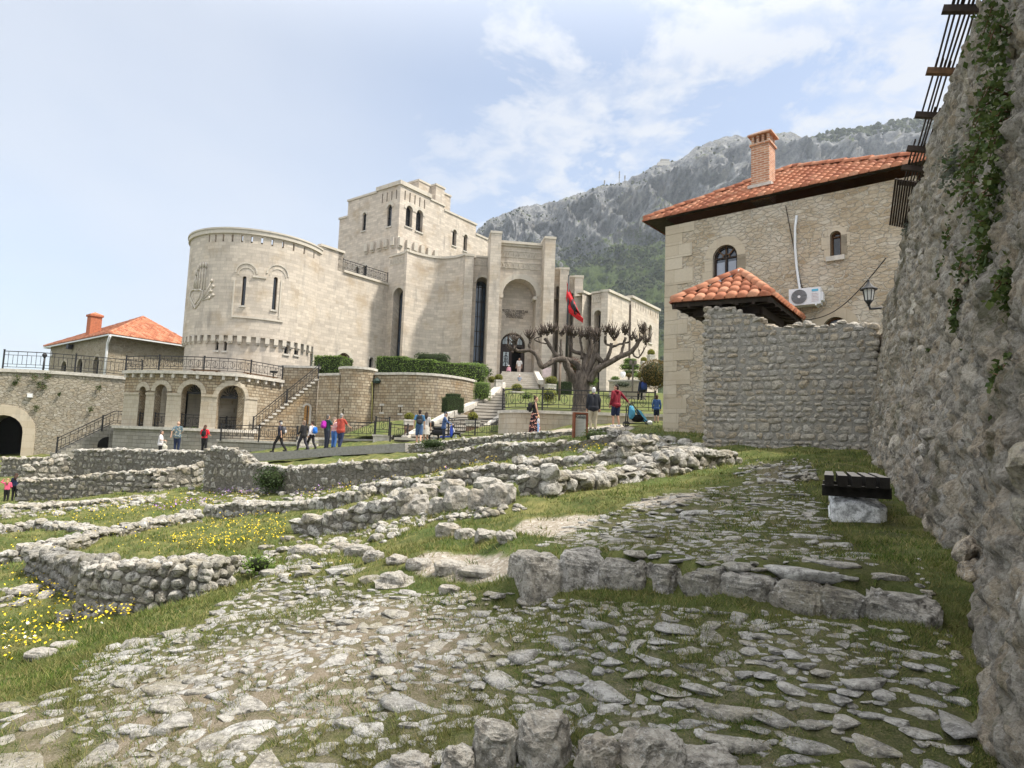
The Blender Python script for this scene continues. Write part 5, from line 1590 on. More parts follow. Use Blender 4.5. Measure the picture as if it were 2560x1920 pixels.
# lettering
def text_mesh(s, size, W, u, z, t, mat, name, parent, squeeze=1.0, align='CENTER', ext=.02):
    cu = bpy.data.curves.new(name, 'FONT'); cu.body = s; cu.size = size; cu.align_x = align; cu.extrude = ext
    o = bpy.data.objects.new(name + '_tmp', cu); COL.objects.link(o)
    dg = bpy.context.evaluated_depsgraph_get()
    me = bpy.data.meshes.new_from_object(o.evaluated_get(dg))
    bpy.data.objects.remove(o)
    for v in me.vertices: v.co = W(u + v.co.x * squeeze, z + v.co.y, t - v.co.z)
    me.materials.clear(); me.materials.append(mat)
    return link(name, me, parent)
bz = m_plain('bronze_letters', (.05, .035, .022), .5, .2, 9, spec=.4)
for s, px0, px1, py in (('MUZEU KOMBETAR', 1259, 1314.5, 781), ('GJERGJ KASTRIOTI', 1261, 1313, 788.5), ('SKENDERBEU', 1268, 1305, 795.5)):
    ua, za = BK.pix(px0, py - .8); ub, zb_ = BK.pix(px1, py + .8)
    hgt_ = .255; n_ = len(s) * hgt_ * .715
    text_mesh(s, hgt_ * 1.36, BK, (ua + ub) / 2, (za + zb_) / 2, -.02, bz, 'inscription', PT, (ub - ua) / n_)

# --- stepped bays right of the portal
b0, b1 = xy(1385, 690, 55.6), xy(1401, 690, 55.4)
W = Flat(b0, b1); zt = W.pix(1393, 674)[1]
niche_bay(W, 0, W.L, 1386, 1395, 716, zt, (W.pix(1393, 690)[1], W.pix(1393, 680)[1]), 1.2, 1.0, (0, 8))
W = Flat(xy(1400, 690, 54.6), xy(1422, 690, 54.6)); pilaster(W.A, W.B, W.pix(1411, 674)[1], 2.4)
W = Flat(xy(1421, 700, 55.2), xy(1439, 700, 55.0)); zt = W.pix(1430, 694)[1]
niche_bay(W, 0, W.L, 1421.5, 1431, 733, zt, (W.pix(1430, 712)[1], W.pix(1430, 701)[1]), 1.2, 1.0, (0, 8))
W = Flat(xy(1437.5, 700, 54.0), xy(1458, 700, 54.0)); pilaster(W.A, W.B, W.pix(1448, 694)[1], 2.4)

# --- right wing
d37 = Vector((.602, .798))
WC = xy(1520, 740, 52.0)
zW = Flat(WC, WC + d37 * 5).pix(1522, 730)[1]
W0 = Flat(xy(1456, 740, 52.6), xy(1479.5, 745, 54.0))
mb = MB(); panel(mb, W0, rect(0, W0.L, ZB, zW), [], .2); RW0 = mpart(mb, 'wing_return', MAT['ashlar'])
mb = MB(); slab(mb, W0, 0, W0.L, zW, zW + .2, -.1, .6); mb.build('coping', MAT['trim'], RW0)
W1 = Flat(xy(1479, 740, 53.0), xy(1503.5, 740, 52.4))
niche_bay(W1, 0, W1.L, 1483, 1502, 776, zW, (W1.pix(1492, 757)[1], W1.pix(1492, 737)[1]), 1.0, .85, (1, 6))
W = Flat(xy(1503, 740, 52.2), WC); pilaster(W.A, W.B, zW, 1.5)
W2 = Flat(WC, WC + d37 * 4.0)
mb = MB(); panel(mb, W2, rect(0, W2.L, ZB, zW), [], .2); mb.quad(W2(0, zW - .03, 0), W2(W2.L, zW - .03, 0), W2(W2.L, zW - .03, 6), W2(0, zW - .03, 6)); WG = mpart(mb, 'wing', MAT['ashlar'])
mb = MB(); slab(mb, W2, 0, W2.L, zW, zW + .22, -.12, .5); mb.build('coping', MAT['trim'], WG)
W3 = Flat(W2.B + Vector((.12, -.1)), WC + d37 * 10.1)
zW3 = W3.pix(1610, 760)[1]
wh = [hp(W3, 1607.5, 1616, 806, 850), hp(W3, 1621, 1629, 812, 857)]
slw = []
for k in range(11):
    u = .3 + (W3.L - .6) * k / 10; slw.append(rect(u - .05, u + .05, zW3 - .75, zW3 - .2))
mb = MB(); panel(mb, W3, rect(0, W3.L, ZB, zW3), wh + slw, .25); mb.quad(W3(0, zW3 - .9, .3), W3(W3.L, zW3 - .9, .3), W3(W3.L, zW3 - .9, 6), W3(0, zW3 - .9, 6))
mb.quad(W3(0, zW3 - .9, .28), W3(W3.L, zW3 - .9, .28), W3(W3.L, zW3, .28), W3(0, zW3, .28))
for u in (0, W3.L): mb.quad(W3(u, ZB, 0), W3(u, zW3, 0), W3(u, zW3, 6), W3(u, ZB, 6))
WG2 = mpart(mb, 'wing', MAT['ashlar'])
mb = MB(); slab(mb, W3, -.1, W3.L + .1, zW3, zW3 + .22, -.16, .5); mb.build('coping', MAT['trim'], WG2)
for h in wh: mb = MB(); band(mb, W3, h, -.04, .02, .22, 0, False, 2, len(h)); mb.build('arch_moulding', MAT['trim'], WG2)
for h in wh: window(WG2, W3, h, .22, 'brownwood', 0, 1, True, .05)
mb = MB(); u_ = W2.L - .05; mb.bar(W2(u_, ZB, -.06), W2(u_, zW - .3, -.06), .1); mb.build('downpipe', m_plain('brown_downpipe', (.10, .075, .06), .6), WG2)

# --- the keep
KC = xy(1001.5, 470, 63.5)
kr = d37; kl = Vector((-.798, .602))
KR = Flat(KC, KC + kr * 26); KL = Flat(KC, KC + kl * 26)
zK = KR.pix(1005, 455)[1]
uk1 = KR.pix(1111, 521)[0]; uk2 = KR.pix(1190, 575)[0]; uk3 = uk2 + 6
ukt = KR.pix(1076, 495)[0]
zK1 = zK - .0; zK2 = KR.pix(1150, 545)[1]; zK3 = KR.pix(1205, 594)[1]
zKs = KR.pix(1095, 509)[1]
ulk = KL.pix(944, 475)[0]; ul2 = KL.pix(871, 505)[0]; ul3 = KL.pix(849, 552)[0]
if ulk < 0: ulk, ul2, ul3 = -ulk, -ul2, -ul3
zL1 = KL.pix(905, 494)[1]; zL2 = KL.pix(858, 547)[1]
def fl(W, *a): return hp(W, *a)
kw = [fl(KR, 1014.5, 1031, 514, 568), fl(KR, 1040, 1057, 525, 580)]
kw2 = [fl(KR, 1131, 1141, 574, 615), fl(KR, 1159, 1168, 586, 628)]
kl_w = [fl(KL, 906, 915, 532, 577), fl(KL, 968, 979, 512, 566), fl(KL, 888.5, 897, 667, 690), fl(KL, 907, 915.5, 664, 692)]
slr = []
for px, py in ((1014, 468), (1026, 473.5), (1038.5, 479.5), (1050.5, 485), (1062.5, 490.5)):
    u, z = KR.pix(px, py); slr.append(rect(u - .08, u + .08, zK - 1.75, zK - .75))
sll = []
for px in (957, 968.5, 980, 991.5):
    u, z = KL.pix(px, 480); sll.append(rect(u - .08, u + .08, zK - 1.75, zK - .75))
mb = MB()
panel(mb, KR, [(0, ZB), (uk3, ZB), (uk3, zK3), (uk2, zK3), (uk2, zK2), (uk1, zK2), (uk1, zKs), (ukt, zKs), (ukt, zK - .3), (0, zK - .3)], kw + kw2 + slr, .45)
panel(mb, KL, [(0, ZB), (ul3, ZB), (ul3, zL2), (ul2, zL2), (ul2, zL1), (ulk, zL1), (ulk, zK - .3), (0, zK - .3)], kl_w + sll, .45)
for W, u, za, zb_ in ((KR, ukt, zKs, zK - .3), (KR, uk1, zK2, zKs), (KR, uk2, zK3, zK2), (KR, uk3, ZB, zK3), (KL, ulk, zL1, zK - .3), (KL, ul2, zL2, zL1), (KL, ul3, ZB, zL2)):
    mb.quad(W(u, za, 0), W(u, zb_, 0), W(u, zb_, 5), W(u, za, 5), 0, [(0, za), (0, zb_), (5, zb_), (5, za)])
mb.quad(KR(0, zK - .5), KR(ukt, zK - .5), KR(ukt, zK - .5, ulk), KR(0, zK - .5, ulk))
mb.quad(KR(0, zKs - .05), KR(uk1, zKs - .05), KR(uk1, zKs - .05, ul2), KR(0, zKs - .05, ul2))
mb.quad(KR(uk1, zK2 - .05), KR(uk2, zK2 - .05), KR(uk2, zK2 - .05, 8), KR(uk1, zK2 - .05, 8))
KP = mpart(mb, 'keep', MAT['ashlar'])
mb = MB()
slab(mb, KR, -.15, ukt + .1, zK - .3, zK + .12, -.15, .5); slab(mb, KL, -.151, ulk + .1, zK - .301, zK + .121, -.152, .5)
slab(mb, KR, ukt, uk1 + .1, zKs, zKs + .2, -.1, .4); slab(mb, KR, uk1, uk2 + .1, zK2, zK2 + .22, -.1, .4); slab(mb, KR, uk2, uk3, zK3, zK3 + .22, -.1, .4)
slab(mb, KL, ulk, ul2 + .1, zL1, zL1 + .22, -.1, .4); slab(mb, KL, ul2, ul3 + .1, zL2, zL2 + .22, -.1, .4)
mb.build('coping', MAT['trim'], KP)
for W, lst in ((KR, kw + kw2), (KL, kl_w)):
    for h in lst: mb = MB(); band(mb, W, h, -.06, .02, .32 if h in kw or h is kl_w[1] else .22, 0, False, 2, len(h)); mb.build('arch_moulding', MAT['trim'], KP)
for W, lst in ((KR, kw), (KR, kw2), (KL, kl_w)):
    for h in lst: window(KP, W, h, .4 if W is KR else .2, 'iron', 1 if h in kw else 0, 2, h[0][1] > 17 or W is KR, .06, 'glass')
zq = KR.pix(1030, 607)[1]
for k in range(6):
    u = .05 + 1.02 * k
    mb = MB(); slab(mb, KR, u, u + .5, zq - .8, zq + .05, -.28, .1); slab(mb, KR, u + .02, u + .48, zq - 1.0, zq - .8, -.14, .1); mb.build('corbel', MAT['trim'], KP)
for k in range(5):
    u = .35 + 1.02 * k
    mb = MB(); slab(mb, KL, u, u + .5, zq - .8, zq + .05, -.28, .1); slab(mb, KL, u + .02, u + .48, zq - 1.0, zq - .8, -.14, .1); mb.build('corbel', MAT['trim'], KP)
# stair turret on the keep roof
def block(px, py, d, w1, w2, ztop, nm):
    c = xy(px, py, d); A = Flat(c, c + kr * w1); B = Flat(c, c + kl * w2); m = MB()
    panel(m, A, rect(0, w1, zKs - 1, ztop), [], .1); panel(m, B, rect(0, w2, zKs - 1, ztop), [], .1)
    for u, WW in ((w1, A), (w2, B)):
        m.quad(WW(u, zKs - 1, 0), WW(u, ztop, 0), WW(u, ztop, max(w1, w2)), WW(u, zKs - 1, max(w1, w2)))
    m.quad(A(0, ztop), A(w1, ztop), A(w1, ztop, w2), A(0, ztop, w2))
    o = mpart(m, nm, MAT['ashlar'])
    m = MB(); slab(m, A, -.08, w1 + .08, ztop, ztop + .2, -.08, w2); slab(m, B, -.081, w2 + .08, ztop + .001, ztop + .201, -.081, .4); m.build('coping', MAT['trim'], o)
zt1 = zfor(*xy(1047, 452, 68), 452)
block(1047.5, 455, 68, 3.6, 3.2, zt1, 'roof_turret')
zt2 = zfor(*xy(1090, 463, 69), 463)
block(1090, 470, 69, 1.4, 1.2, zt2, 'roof_turret')
zt3 = zfor(*xy(1105, 482, 70), 482)
block(1104, 490, 70, 1.5, 1.2, zt3, 'roof_turret')

# ------------------------------------------------------------------ iron railings
def railing(name, pts, h, label, post_every=2.2, orn=True, group='black iron railings', posts=True, tall=1.0):
    """pts: floor line in 3D"""
    pts = [Vector(p) for p in pts]
    L = [0]
    for a, b in zip(pts, pts[1:]): L.append(L[-1] + (b - a).length)
    def P(s, z):
        s = min(max(s, 0), L[-1]); k = 0
        while k < len(pts) - 2 and s > L[k + 1]: k += 1
        t = (s - L[k]) / max(1e-6, L[k + 1] - L[k]); p = pts[k].lerp(pts[k + 1], t)
        return p + Vector((0, 0, z))
    root = empty(name, pts[0], 0, label, 'railing', group)
    inv = root.matrix_basis.inverted()
    m = MB(); n = max(2, int(L[-1] / .5))
    for z, w in ((h, .05), (h * .8, .03), (h * .3, .03), (h * .14, .035)):
        for k in range(n): m.bar(P(L[-1] * k / n, z), P(L[-1] * (k + 1) / n, z), w, w)
    s = .25; k = 0
    while s < L[-1]:
        m.bar(P(s, h * .14), P(s, h), .022) if k % 2 == 0 else m.bar(P(s, h * .3), P(s, h * .8), .022)
        if orn and k % 2 == 1:
            e = (P(s + .05, 0) - P(s - .05, 0)).normalized(); c = P(s, h * .55); r = h * .2
            m.tube([c + e * (cos(a) * r * .75) + Vector((0, 0, sin(a) * r)) for a in np.linspace(0, 2 * pi, 11)], .014, 4, cap=False)
        s += .26; k += 1
    o = m.build('rail_panel', MAT['iron'], root); o.matrix_parent_inverse = inv
    if posts:
        np_ = max(1, round(L[-1] / post_every))
        mp = MB(); mp.bar((0, 0, -.05), (0, 0, h * 1.06), .075); mp.box((0, 0, h * 1.08), (.1, .1, .04))
        me = None
        for k in range(np_ + 1):
            q = P(L[-1] * k / np_, 0)
            if me is None: o = mp.build('post', MAT['iron'], root); me = o.data
            else: o = link('post', me, root)
            o.location = q; o.matrix_parent_inverse = inv
    return root
RG2 = 'black iron railings'
railing('iron_railing', [LW(us_ + .15, zcp + .2, .2), LW(LW.L, zcp + .2, .2)], .95, 'black ornamental railing on the museum roof terrace below the keep', 3, True)

# ------------------------------------------------------------------ arcaded terrace in front of the tower
AR = Round(TC, TR + 4.6)
# straight part to the right of the drum
ua_r, _ = AR.pix(600, 1000)
APts = []
ul_ = AR.pix(345, 1000)[0]
for k in range(33):
    u = ul_ - 1.5 + (ua_r - (ul_ - 1.5)) * k / 32; APts.append(AR(u, 0).xy)
APts.append(xy(704, 950, 45.2)); APts.append(xy(795, 950, 45.0))
AW = Poly(APts)
zAc = AW.pix(520, 938)[1]; zAb = AW.pix(520, 1074)[1]; zPl = -2.2
arches = [hp(AW, 346, 363, 966, 1072), hp(AW, 385, 416, 961, 1072), hp(AW, 452, 501.5, 960, 1072), hp(AW, 542, 610, 963, 1072)]
for h in arches:
    h[0] = (h[0][0], zAb + .02); h[1] = (h[1][0], zAb + .02)
mb = MB()
zHigh = AW.pix(760, 920)[1]
uE = AW.pix(703, 960)[0]
panel(mb, AW, [(0, zAb), (AW.L, zAb), (AW.L, zHigh), (uE, zHigh), (uE, zAc), (0, zAc)], arches, .55, .4)
AT = fix(mb.build('arcade_front', MAT['rustic'], None), MUS)
root = empty('arcade_terrace', tuple(AW(AW.L * .4, zAb)), 0, 'curved stone arcade with round arches carrying the terrace around the tower', 'arcade')
AT.parent = root; AT.matrix_parent_inverse = root.matrix_basis.inverted()
def apart(m, n, mats): return fix(m.build(n, mats, root), root)
mb = MB()
for h in arches:
    band(mb, AW, h, -.07, .03, .3, 0, False, 2, len(h)); zs = h[2][1]
us2 = [0.05] + [x for h in arches for x in (h[0][0], h[1][0])] + [AW.pix(640, 1040)[0]]
for a, b in zip(us2[::2], us2[1::2]):
    z_ = arches[2][2][1] if True else 0
    slab(mb, AW, a, b, zAb, z_ - .0, -.03, .04, 0, .4); slab(mb, AW, a, b, z_ - .14, z_, -.08, .04, 0, .4)
apart(mb, 'arch_piers', MAT['pier'])
mb = MB(); slab(mb, AW, 0, uE, zAc, zAc + .2, -.28, .5, 0, .4)
u = .2
while u < uE: slab(mb, AW, u, u + .16, zAc - .26, zAc, -.2, .05); u += .78
apart(mb, 'terrace_coping', MAT['coping'])
mb = MB(); slab(mb, AW, uE + .0, AW.L, zHigh, zHigh + .16, -.08, .4); apart(mb, 'upper_coping', MAT['coping'])
mb = MB()
# terrace floor and inner wall of the arcade
nn = 40
for k in range(nn):
    a, b = uE * k / nn, uE * (k + 1) / nn
    mb.quad(AW(a, zAc + .1, .4), AW(b, zAc + .1, .4), AW(b, zAc + .1, 5), AW(a, zAc + .1, 5))
    mb.quad(AW(a, zAb + .04, .5), AW(b, zAb + .04, .5), AW(b, zAb + .04, 3.0), AW(a, zAb + .04, 3.0))
    mb.quad(AW(a, zAb, 2.4), AW(b, zAb, 2.4), AW(b, zAc, 2.4), AW(a, zAc, 2.4), 0, [(a, zAb), (b, zAb), (b, zAc), (a, zAc)])
apart(mb, 'arcade_back_wall', MAT['pier'])
mb = MB()
for k in range(nn):
    a, b = uE * k / nn, uE * (k + 1) / nn
    mb.quad(AW(a, arches[2][2][1] + .05, .55), AW(b, arches[2][2][1] + .05, .55), AW(b, arches[2][2][1] + .05, .56), AW(a, arches[2][2][1] + .05, .56))
for h in arches[2:]:
    # painted lunette with ironwork above the dark beam
    u0, u1, zs = h[0][0] + .05, h[1][0] - .05, h[2][1] + .1; r = (u1 - u0) / 2; c = (u0 + u1) / 2
    mb.bar(AW(u0, zs, .62), AW(u1, zs, .62), .14, .14)
    rng = random.Random(int(u0 * 10))
    for k in range(9):
        th = pi * (k + .5) / 9; mb.tube([AW(c + r * .15 * cos(th), zs + .1, .62), AW(c + r * .55 * cos(th + .35), zs + r * .5 * sin(th), .62), AW(c + r * .9 * cos(th), zs + r * .9 * sin(th), .62)], .035, 5)
apart(mb, 'lunette_grille', MAT['iron'])
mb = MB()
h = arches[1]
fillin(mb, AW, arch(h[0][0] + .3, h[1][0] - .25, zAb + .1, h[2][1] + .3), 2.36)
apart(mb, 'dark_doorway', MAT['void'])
mb = MB()
slab(mb, AW, -.2, AW.pix(640, 1080)[0], zPl, zAb - .12, -.35, .6, 0, .4); apart(mb, 'plinth', MAT['greyblock'])
mb = MB(); slab(mb, AW, -.2, AW.pix(640, 1080)[0], zAb - .12, zAb + .06, -.5, .8, 0, .4); apart(mb, 'plinth_ledge', MAT['coping'])
railing('iron_railing', [AW(uE * k / 24, zAc + .2, -.05) for k in range(25)], .95, 'curved black railing around the terrace at the foot of the round tower', 2.9)
for nm, h, lb in ((0, arches[0], 'small black railing panel in the narrowest left arch'), (1, arches[1], 'black railing panel in the arch with the dark doorway'), (2, arches[2], 'black scroll railing panel in the second widest arch')):
    railing('iron_railing', [AW(h[0][0] + (h[1][0] - h[0][0]) * k / 3, zAb + .06, .15) for k in range(4)], .85, lb, 3)
a = at(515, 1076, 43.6); b = at(640, 1079, 43.4); c = at(560, 1080, 42.8)
railing('iron_railing', [a, c, b], .95, 'black railing with scrolls at the head of the terrace steps below the widest arch', 1.0)
# flat benches of boards lying on the terrace edge
for (x0, x1, y) in ((482, 550, 929), (606, 688, 934)):
    mb = MB(); A_ = AW(*AW.pix(x0, y), -.15); B_ = AW(*AW.pix(x1, y), -.15); A_.z = B_.z = zAc + .29
    for k in range(3): mb.bar(A_ + Vector((0, -.05 + .09 * k, 0)), B_ + Vector((0, -.05 + .09 * k, 0)), .08, .05)
    for t in (.1, .9): mb.bar(A_.lerp(B_, t) - Vector((0, 0, .1)), A_.lerp(B_, t), .1)
    tag(mb.build('plank_bench', MAT['brownwood']), 'brown plank bench behind the %s of the terrace railing' % ('middle' if x0 < 600 else 'right end'), 'bench', 'plank benches on the terrace')
mb = MB(); q = AW(*AW.pix(691, 920), .2); q.z = zAc + .75
mb.lathe([(.02, -.12), (.22, -.1), (.30, 0), (.28, .03)], q, 12); mb.bar(q - Vector((0, 0, .8)), q, .06)
tag(mb.build('floodlight', MAT['iron']), 'black dish floodlight at the right end of the terrace railing', 'floodlight')

# ------------------------------------------------------------------ side stairs and curved retaining wall
def side_stairs():
    A = at(632, 1082, 42.6); B = at(796, 948, 44.0)
    root = empty('side_staircase', A, 0, 'stone staircase with black handrail climbing right along the rustic wall', 'staircase')
    inv = root.matrix_basis.inverted(); n = 17; e = (B - A); h = Vector((e.x, e.y, 0)).normalized(); back = Vector((-h.y, h.x, 0))
    m = MB(); m2 = MB()
    for k in range(n):
        p = A + Vector((e.x, e.y, 0)) * (k / n); q = A + Vector((e.x, e.y, 0)) * ((k + 1) / n); z = A.z + e.z * (k + 1) / n
        m.box(((p + q) / 2 + back * .55).xy[:] + (z - .05,), ((q - p).length + .06, 1.3, .12), atan2(h.y, h.x))
        m2.quad((p.x, p.y, -1.5), (q.x, q.y, -1.5), (q.x, q.y, z - .11), (p.x, p.y, z - .11))
    o = m.build('steps', MAT['coping'], root); o.matrix_parent_inverse = inv
    o = m2.build('stair_wall', MAT['rustic'], root); o.matrix_parent_inverse = inv
    # small arched store door under the stairs
    W = Flat(A.xy, B.xy); hd = hp(W, 760, 772.5, 1013, 1060)
    m = MB(); fillin(m, W, hd, -.03); o = m.build('niche_door', m_plain('amber_wood', (.30, .16, .05), .6, .4, 10), root); o.matrix_parent_inverse = inv
    m = MB(); band(m, W, hd, -.06, .02, .14, 0, False, 1, len(hd)); o = m.build('niche_surround', MAT['trim'], root); o.matrix_parent_inverse = inv
    m = MB(); m.bar(W(hd[0][0] + .2, hd[0][1] - .4, -.06), W(hd[0][0] + .2, hd[2][1] + .1, -.06), .05); o = m.build('niche_pole', MAT['iron'], root); o.matrix_parent_inverse = inv
    railing('iron_railing', [A + Vector((0, -.05, .05)), B + Vector((0, -.05, .05))], .95, 'black handrail rising along the side staircase', 2.4, False)
side_stairs()

RP = [xy(794, 1000, 43.6), xy(846, 1000, 42.8)]
RWa = Flat(*RP)
root = empty('garden_retaining_wall', (RP[0].x, RP[0].y, -.5), 0, 'tan rustic block retaining wall with a rounded bastion below the hedges', 'retaining wall')
def rpart(m, n, mats): return fix(m.build(n, mats, root), root)
zA_ = RWa.pix(820, 939)[1]
bc = xy(891, 1000, 43.6); bR = 46 / FPX * 43.2
BT = Round(bc, bR); zT = BT.pix(891, 922)[1]
Q = [xy(934, 1000, 43.2), xy(965, 1000, 42.9), xy(1000, 1000, 42.4), xy(1040, 1000, 42.2), xy(1087, 1000, 42.4), xy(1125, 1000, 43.2), xy(1160, 1000, 44.3), xy(1188, 1000, 46.0)]
QW = Poly(Q); zQ = QW.pix(1020, 937)[1]
mb = MB()
panel(mb, RWa, rect(0, RWa.L, -2, zA_), [], .1); panel(mb, BT, rect(-bR * 1.75, bR * 1.75, -2, zT), [hp(BT, 827 + 28, 833 + 26, 1022, 1048)], .3, .3)
sl = [rect(u - .05, u + .05, z, z + .42) for u, z in (QW.pix(954, 1030), QW.pix(1000, 1033))]
panel(mb, QW, rect(0, QW.L, -2, zQ), sl, .3, .5)
rpart(mb, 'wall_face', MAT['rustic'])
mb = MB(); slab(mb, RWa, 0, RWa.L, zA_, zA_ + .16, -.07, .5); slab(mb, BT, -bR * 1.7, bR * 1.7, zT, zT + .16, -.08, .5, 0, .3); slab(mb, QW, 0, QW.L, zQ, zQ + .16, -.08, .5, 0, .5)
for s_ in sl:
    slab(mb, QW, s_[0][0] - .12, s_[1][0] + .12, s_[2][1], s_[2][1] + .14, -.02, .1); slab(mb, QW, s_[0][0] - .12, s_[1][0] + .12, s_[0][1] - .12, s_[0][1], -.02, .1)
V = [(bc.x, bc.y, zT + .05)] + [tuple(BT(2 * pi * bR * k / 24, zT + .05, .1)) for k in range(24)]
mb.add(V, [(0, 1 + k, 1 + (k + 1) % 24) for k in range(24)])
rpart(mb, 'wall_coping', MAT['coping'])
mb = MB(); p = BT(*BT.pix(933, 948), -.3)
mb.lathe([(.28, -.12), (.20, -.28), (.05, -.3)], p, 8, 0, False); mb.lathe([(.30, -.12), (.1, .06), (.02, .12)], p, 8, 0, False); mb.bar(p + Vector((0, 0, -.1)), p + Vector((-.35, .2, .05)), .05); mb.bar(p + Vector((-.35, .1, .3)), p + Vector((-.35, .1, -.35)), .06)
tag(mb.build('wall_lantern', m_plain('green_lantern', (.03, .05, .045), .4)), 'green black lantern at the rim of the rounded bastion', 'lantern')
mb = MB(); mb.tube([BT(*BT.pix(px, py), -.03) for px, py in ((929, 955), (930, 985), (929, 1020), (928, 1062))], .03, 6)
tag(mb.build('yellow_hose', m_plain('yellow_hose_plastic', (.55, .50, .18), .5)), 'thin yellow hose hanging down beside the rounded bastion', 'hose')
# grassed garden tops (ground behind the walls)
MAT['lawn'] = None
g = G('lawn_turf', .95, .1); p = g.pos(); n1 = g.noise(p, 1.2, 4); n2 = g.noise(p, 14, 4, .7)
col = g.mix(g.mapr(n1, .35, .65), (.085, .11, .035), (.16, .165, .065)); col = g.mix(g.mapr(n2, .5, .7, 0, .6), col, (.055, .07, .025))
MAT['lawn'] = g.done(col, g.bump(n2, .8, .05))
mb = MB()
for k in range(20):
    a, b = QW.L * k / 20, QW.L * (k + 1) / 20
    mb.quad(QW(a, zQ, .4), QW(b, zQ, .4), QW(b, zQ + .5, 12), QW(a, zQ + .5, 12))
mb.quad(RWa(0, zA_, .3), RWa(RWa.L, zA_, .3), RWa(RWa.L, zA_ + .6, 10), RWa(-2, zA_ + .6, 10))
tag(mb.build('garden_bed', MAT['lawn']), 'planted garden ground above the retaining wall', kind='structure')

# ------------------------------------------------------------------ main staircase to the portal
def stairs():
    zt = dh[0][1]
    root = empty('main_staircase', (at(1120, 1106, 36)), 0, 'broad pale stone staircase rising to the museum portal', 'staircase')
    inv = root.matrix_basis.inverted(); m = MB()
    def flight(a0, a1, b0, b1, n, mm, dip=6.0):
        # a0-a1 left/right at the bottom, b0-b1 at the top (3D)
        for k in range(n):
            t, t2 = k / n, (k + 1) / n
            L0, R0_, L1, R1 = a0.lerp(b0, t), a1.lerp(b1, t), a0.lerp(b0, t2), a1.lerp(b1, t2)
            z = a0.z + (b0.z - a0.z) * t2; zb = z - (b0.z - a0.z) / n - .02
            h_ = z - zb; zm_ = zb + h_ * .42
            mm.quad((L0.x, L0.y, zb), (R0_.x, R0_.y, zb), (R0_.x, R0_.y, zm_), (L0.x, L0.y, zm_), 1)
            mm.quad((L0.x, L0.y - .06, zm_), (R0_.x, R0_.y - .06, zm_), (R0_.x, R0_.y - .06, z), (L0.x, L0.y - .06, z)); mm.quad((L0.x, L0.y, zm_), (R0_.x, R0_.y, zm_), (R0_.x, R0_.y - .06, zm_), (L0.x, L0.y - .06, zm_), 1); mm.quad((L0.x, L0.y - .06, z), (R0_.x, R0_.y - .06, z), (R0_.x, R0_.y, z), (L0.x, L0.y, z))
            mm.quad((L0.x, L0.y, z), (R0_.x, R0_.y, z), (R1.x, R1.y, z), (L1.x, L1.y, z))
    bk0, bk1 = at(1256, 936, 54.8), at(1338, 938, 54.8); bk0.z = bk1.z = zt
    m0, m1 = at(1232, 985, 46.5), at(1350, 990, 46.5)
    zm = (m0.z + m1.z) / 2; m0.z = m1.z = zm
    f0, f1 = at(1180, 1042, 40.5), at(1300, 1042, 40.5); f0.z = f1.z = (f0.z + f1.z) / 2
    g0, g1 = at(985, 1108, 35.6), at(1262, 1108, 35.6); g0.z = g1.z = (g0.z + g1.z) / 2
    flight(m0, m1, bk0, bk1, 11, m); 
    m0b, m1b = m0 + Vector((-.6, -.6, 0)), m1 + Vector((.4, -.6, 0))
    m.quad(m0b, m1b, m1, m0)
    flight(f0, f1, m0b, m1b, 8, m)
    f0b, f1b = f0 + Vector((-.5, -.5, 0)), f1 + Vector((.5, -.5, 0)); m.quad(f0b, f1b, f1, f0)
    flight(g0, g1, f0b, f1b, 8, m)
    m.quad(bk0, bk1, bk1 + Vector((0, 2.5, 0)), bk0 + Vector((0, 2.5, 0)))
    g = G('stair_stone', .9, .2); p = g.pos(); n1 = g.noise(p, 2.2, 4); n2 = g.noise(p, 18, 4, .7)
    nz = g.node('ShaderNodeSeparateXYZ', {'Vector': g.node('ShaderNodeNewGeometry').outputs['Normal']}).outputs[2]
    col = g.mix(g.mapr(n1, .35, .65), (.42, .385, .33), (.52, .485, .43)); col = g.mix(g.mapr(n2, .45, .7, 0, .6), col, (.24, .22, .19)); pass
    o = m.build('steps', [g.done(col, g.bump(n2, .4, .02)), m_plain('shadow_riser_stone', (.10, .09, .075), .95, .3, 6)], root); o.matrix_parent_inverse = inv  # dark riser colour paints in the shadow line below each nosing
    # sloping side copings
    def cheek(a, b, w, nm='side_coping', h=.35):
        mm = MB(); mm.bar(a + Vector((0, 0, h * .4)), b + Vector((0, 0, h * .4)), w, h)
        # side below
        q = mm.build(nm, MAT['coping'], root); q.matrix_parent_inverse = inv
    cheek(at(1128, 1040, 40), at(1222, 1000, 44.6), .55); cheek(at(1224, 998, 44.8), at(1255, 966, 48), .55)
    cheek(at(1012, 1104, 36), at(1128, 1040, 40), .45); cheek(at(1218, 1075, 37), at(1262, 1044, 39.5), .4); cheek(at(1352, 960, 48), at(1340, 936, 54), .4)
    return root
stairs()

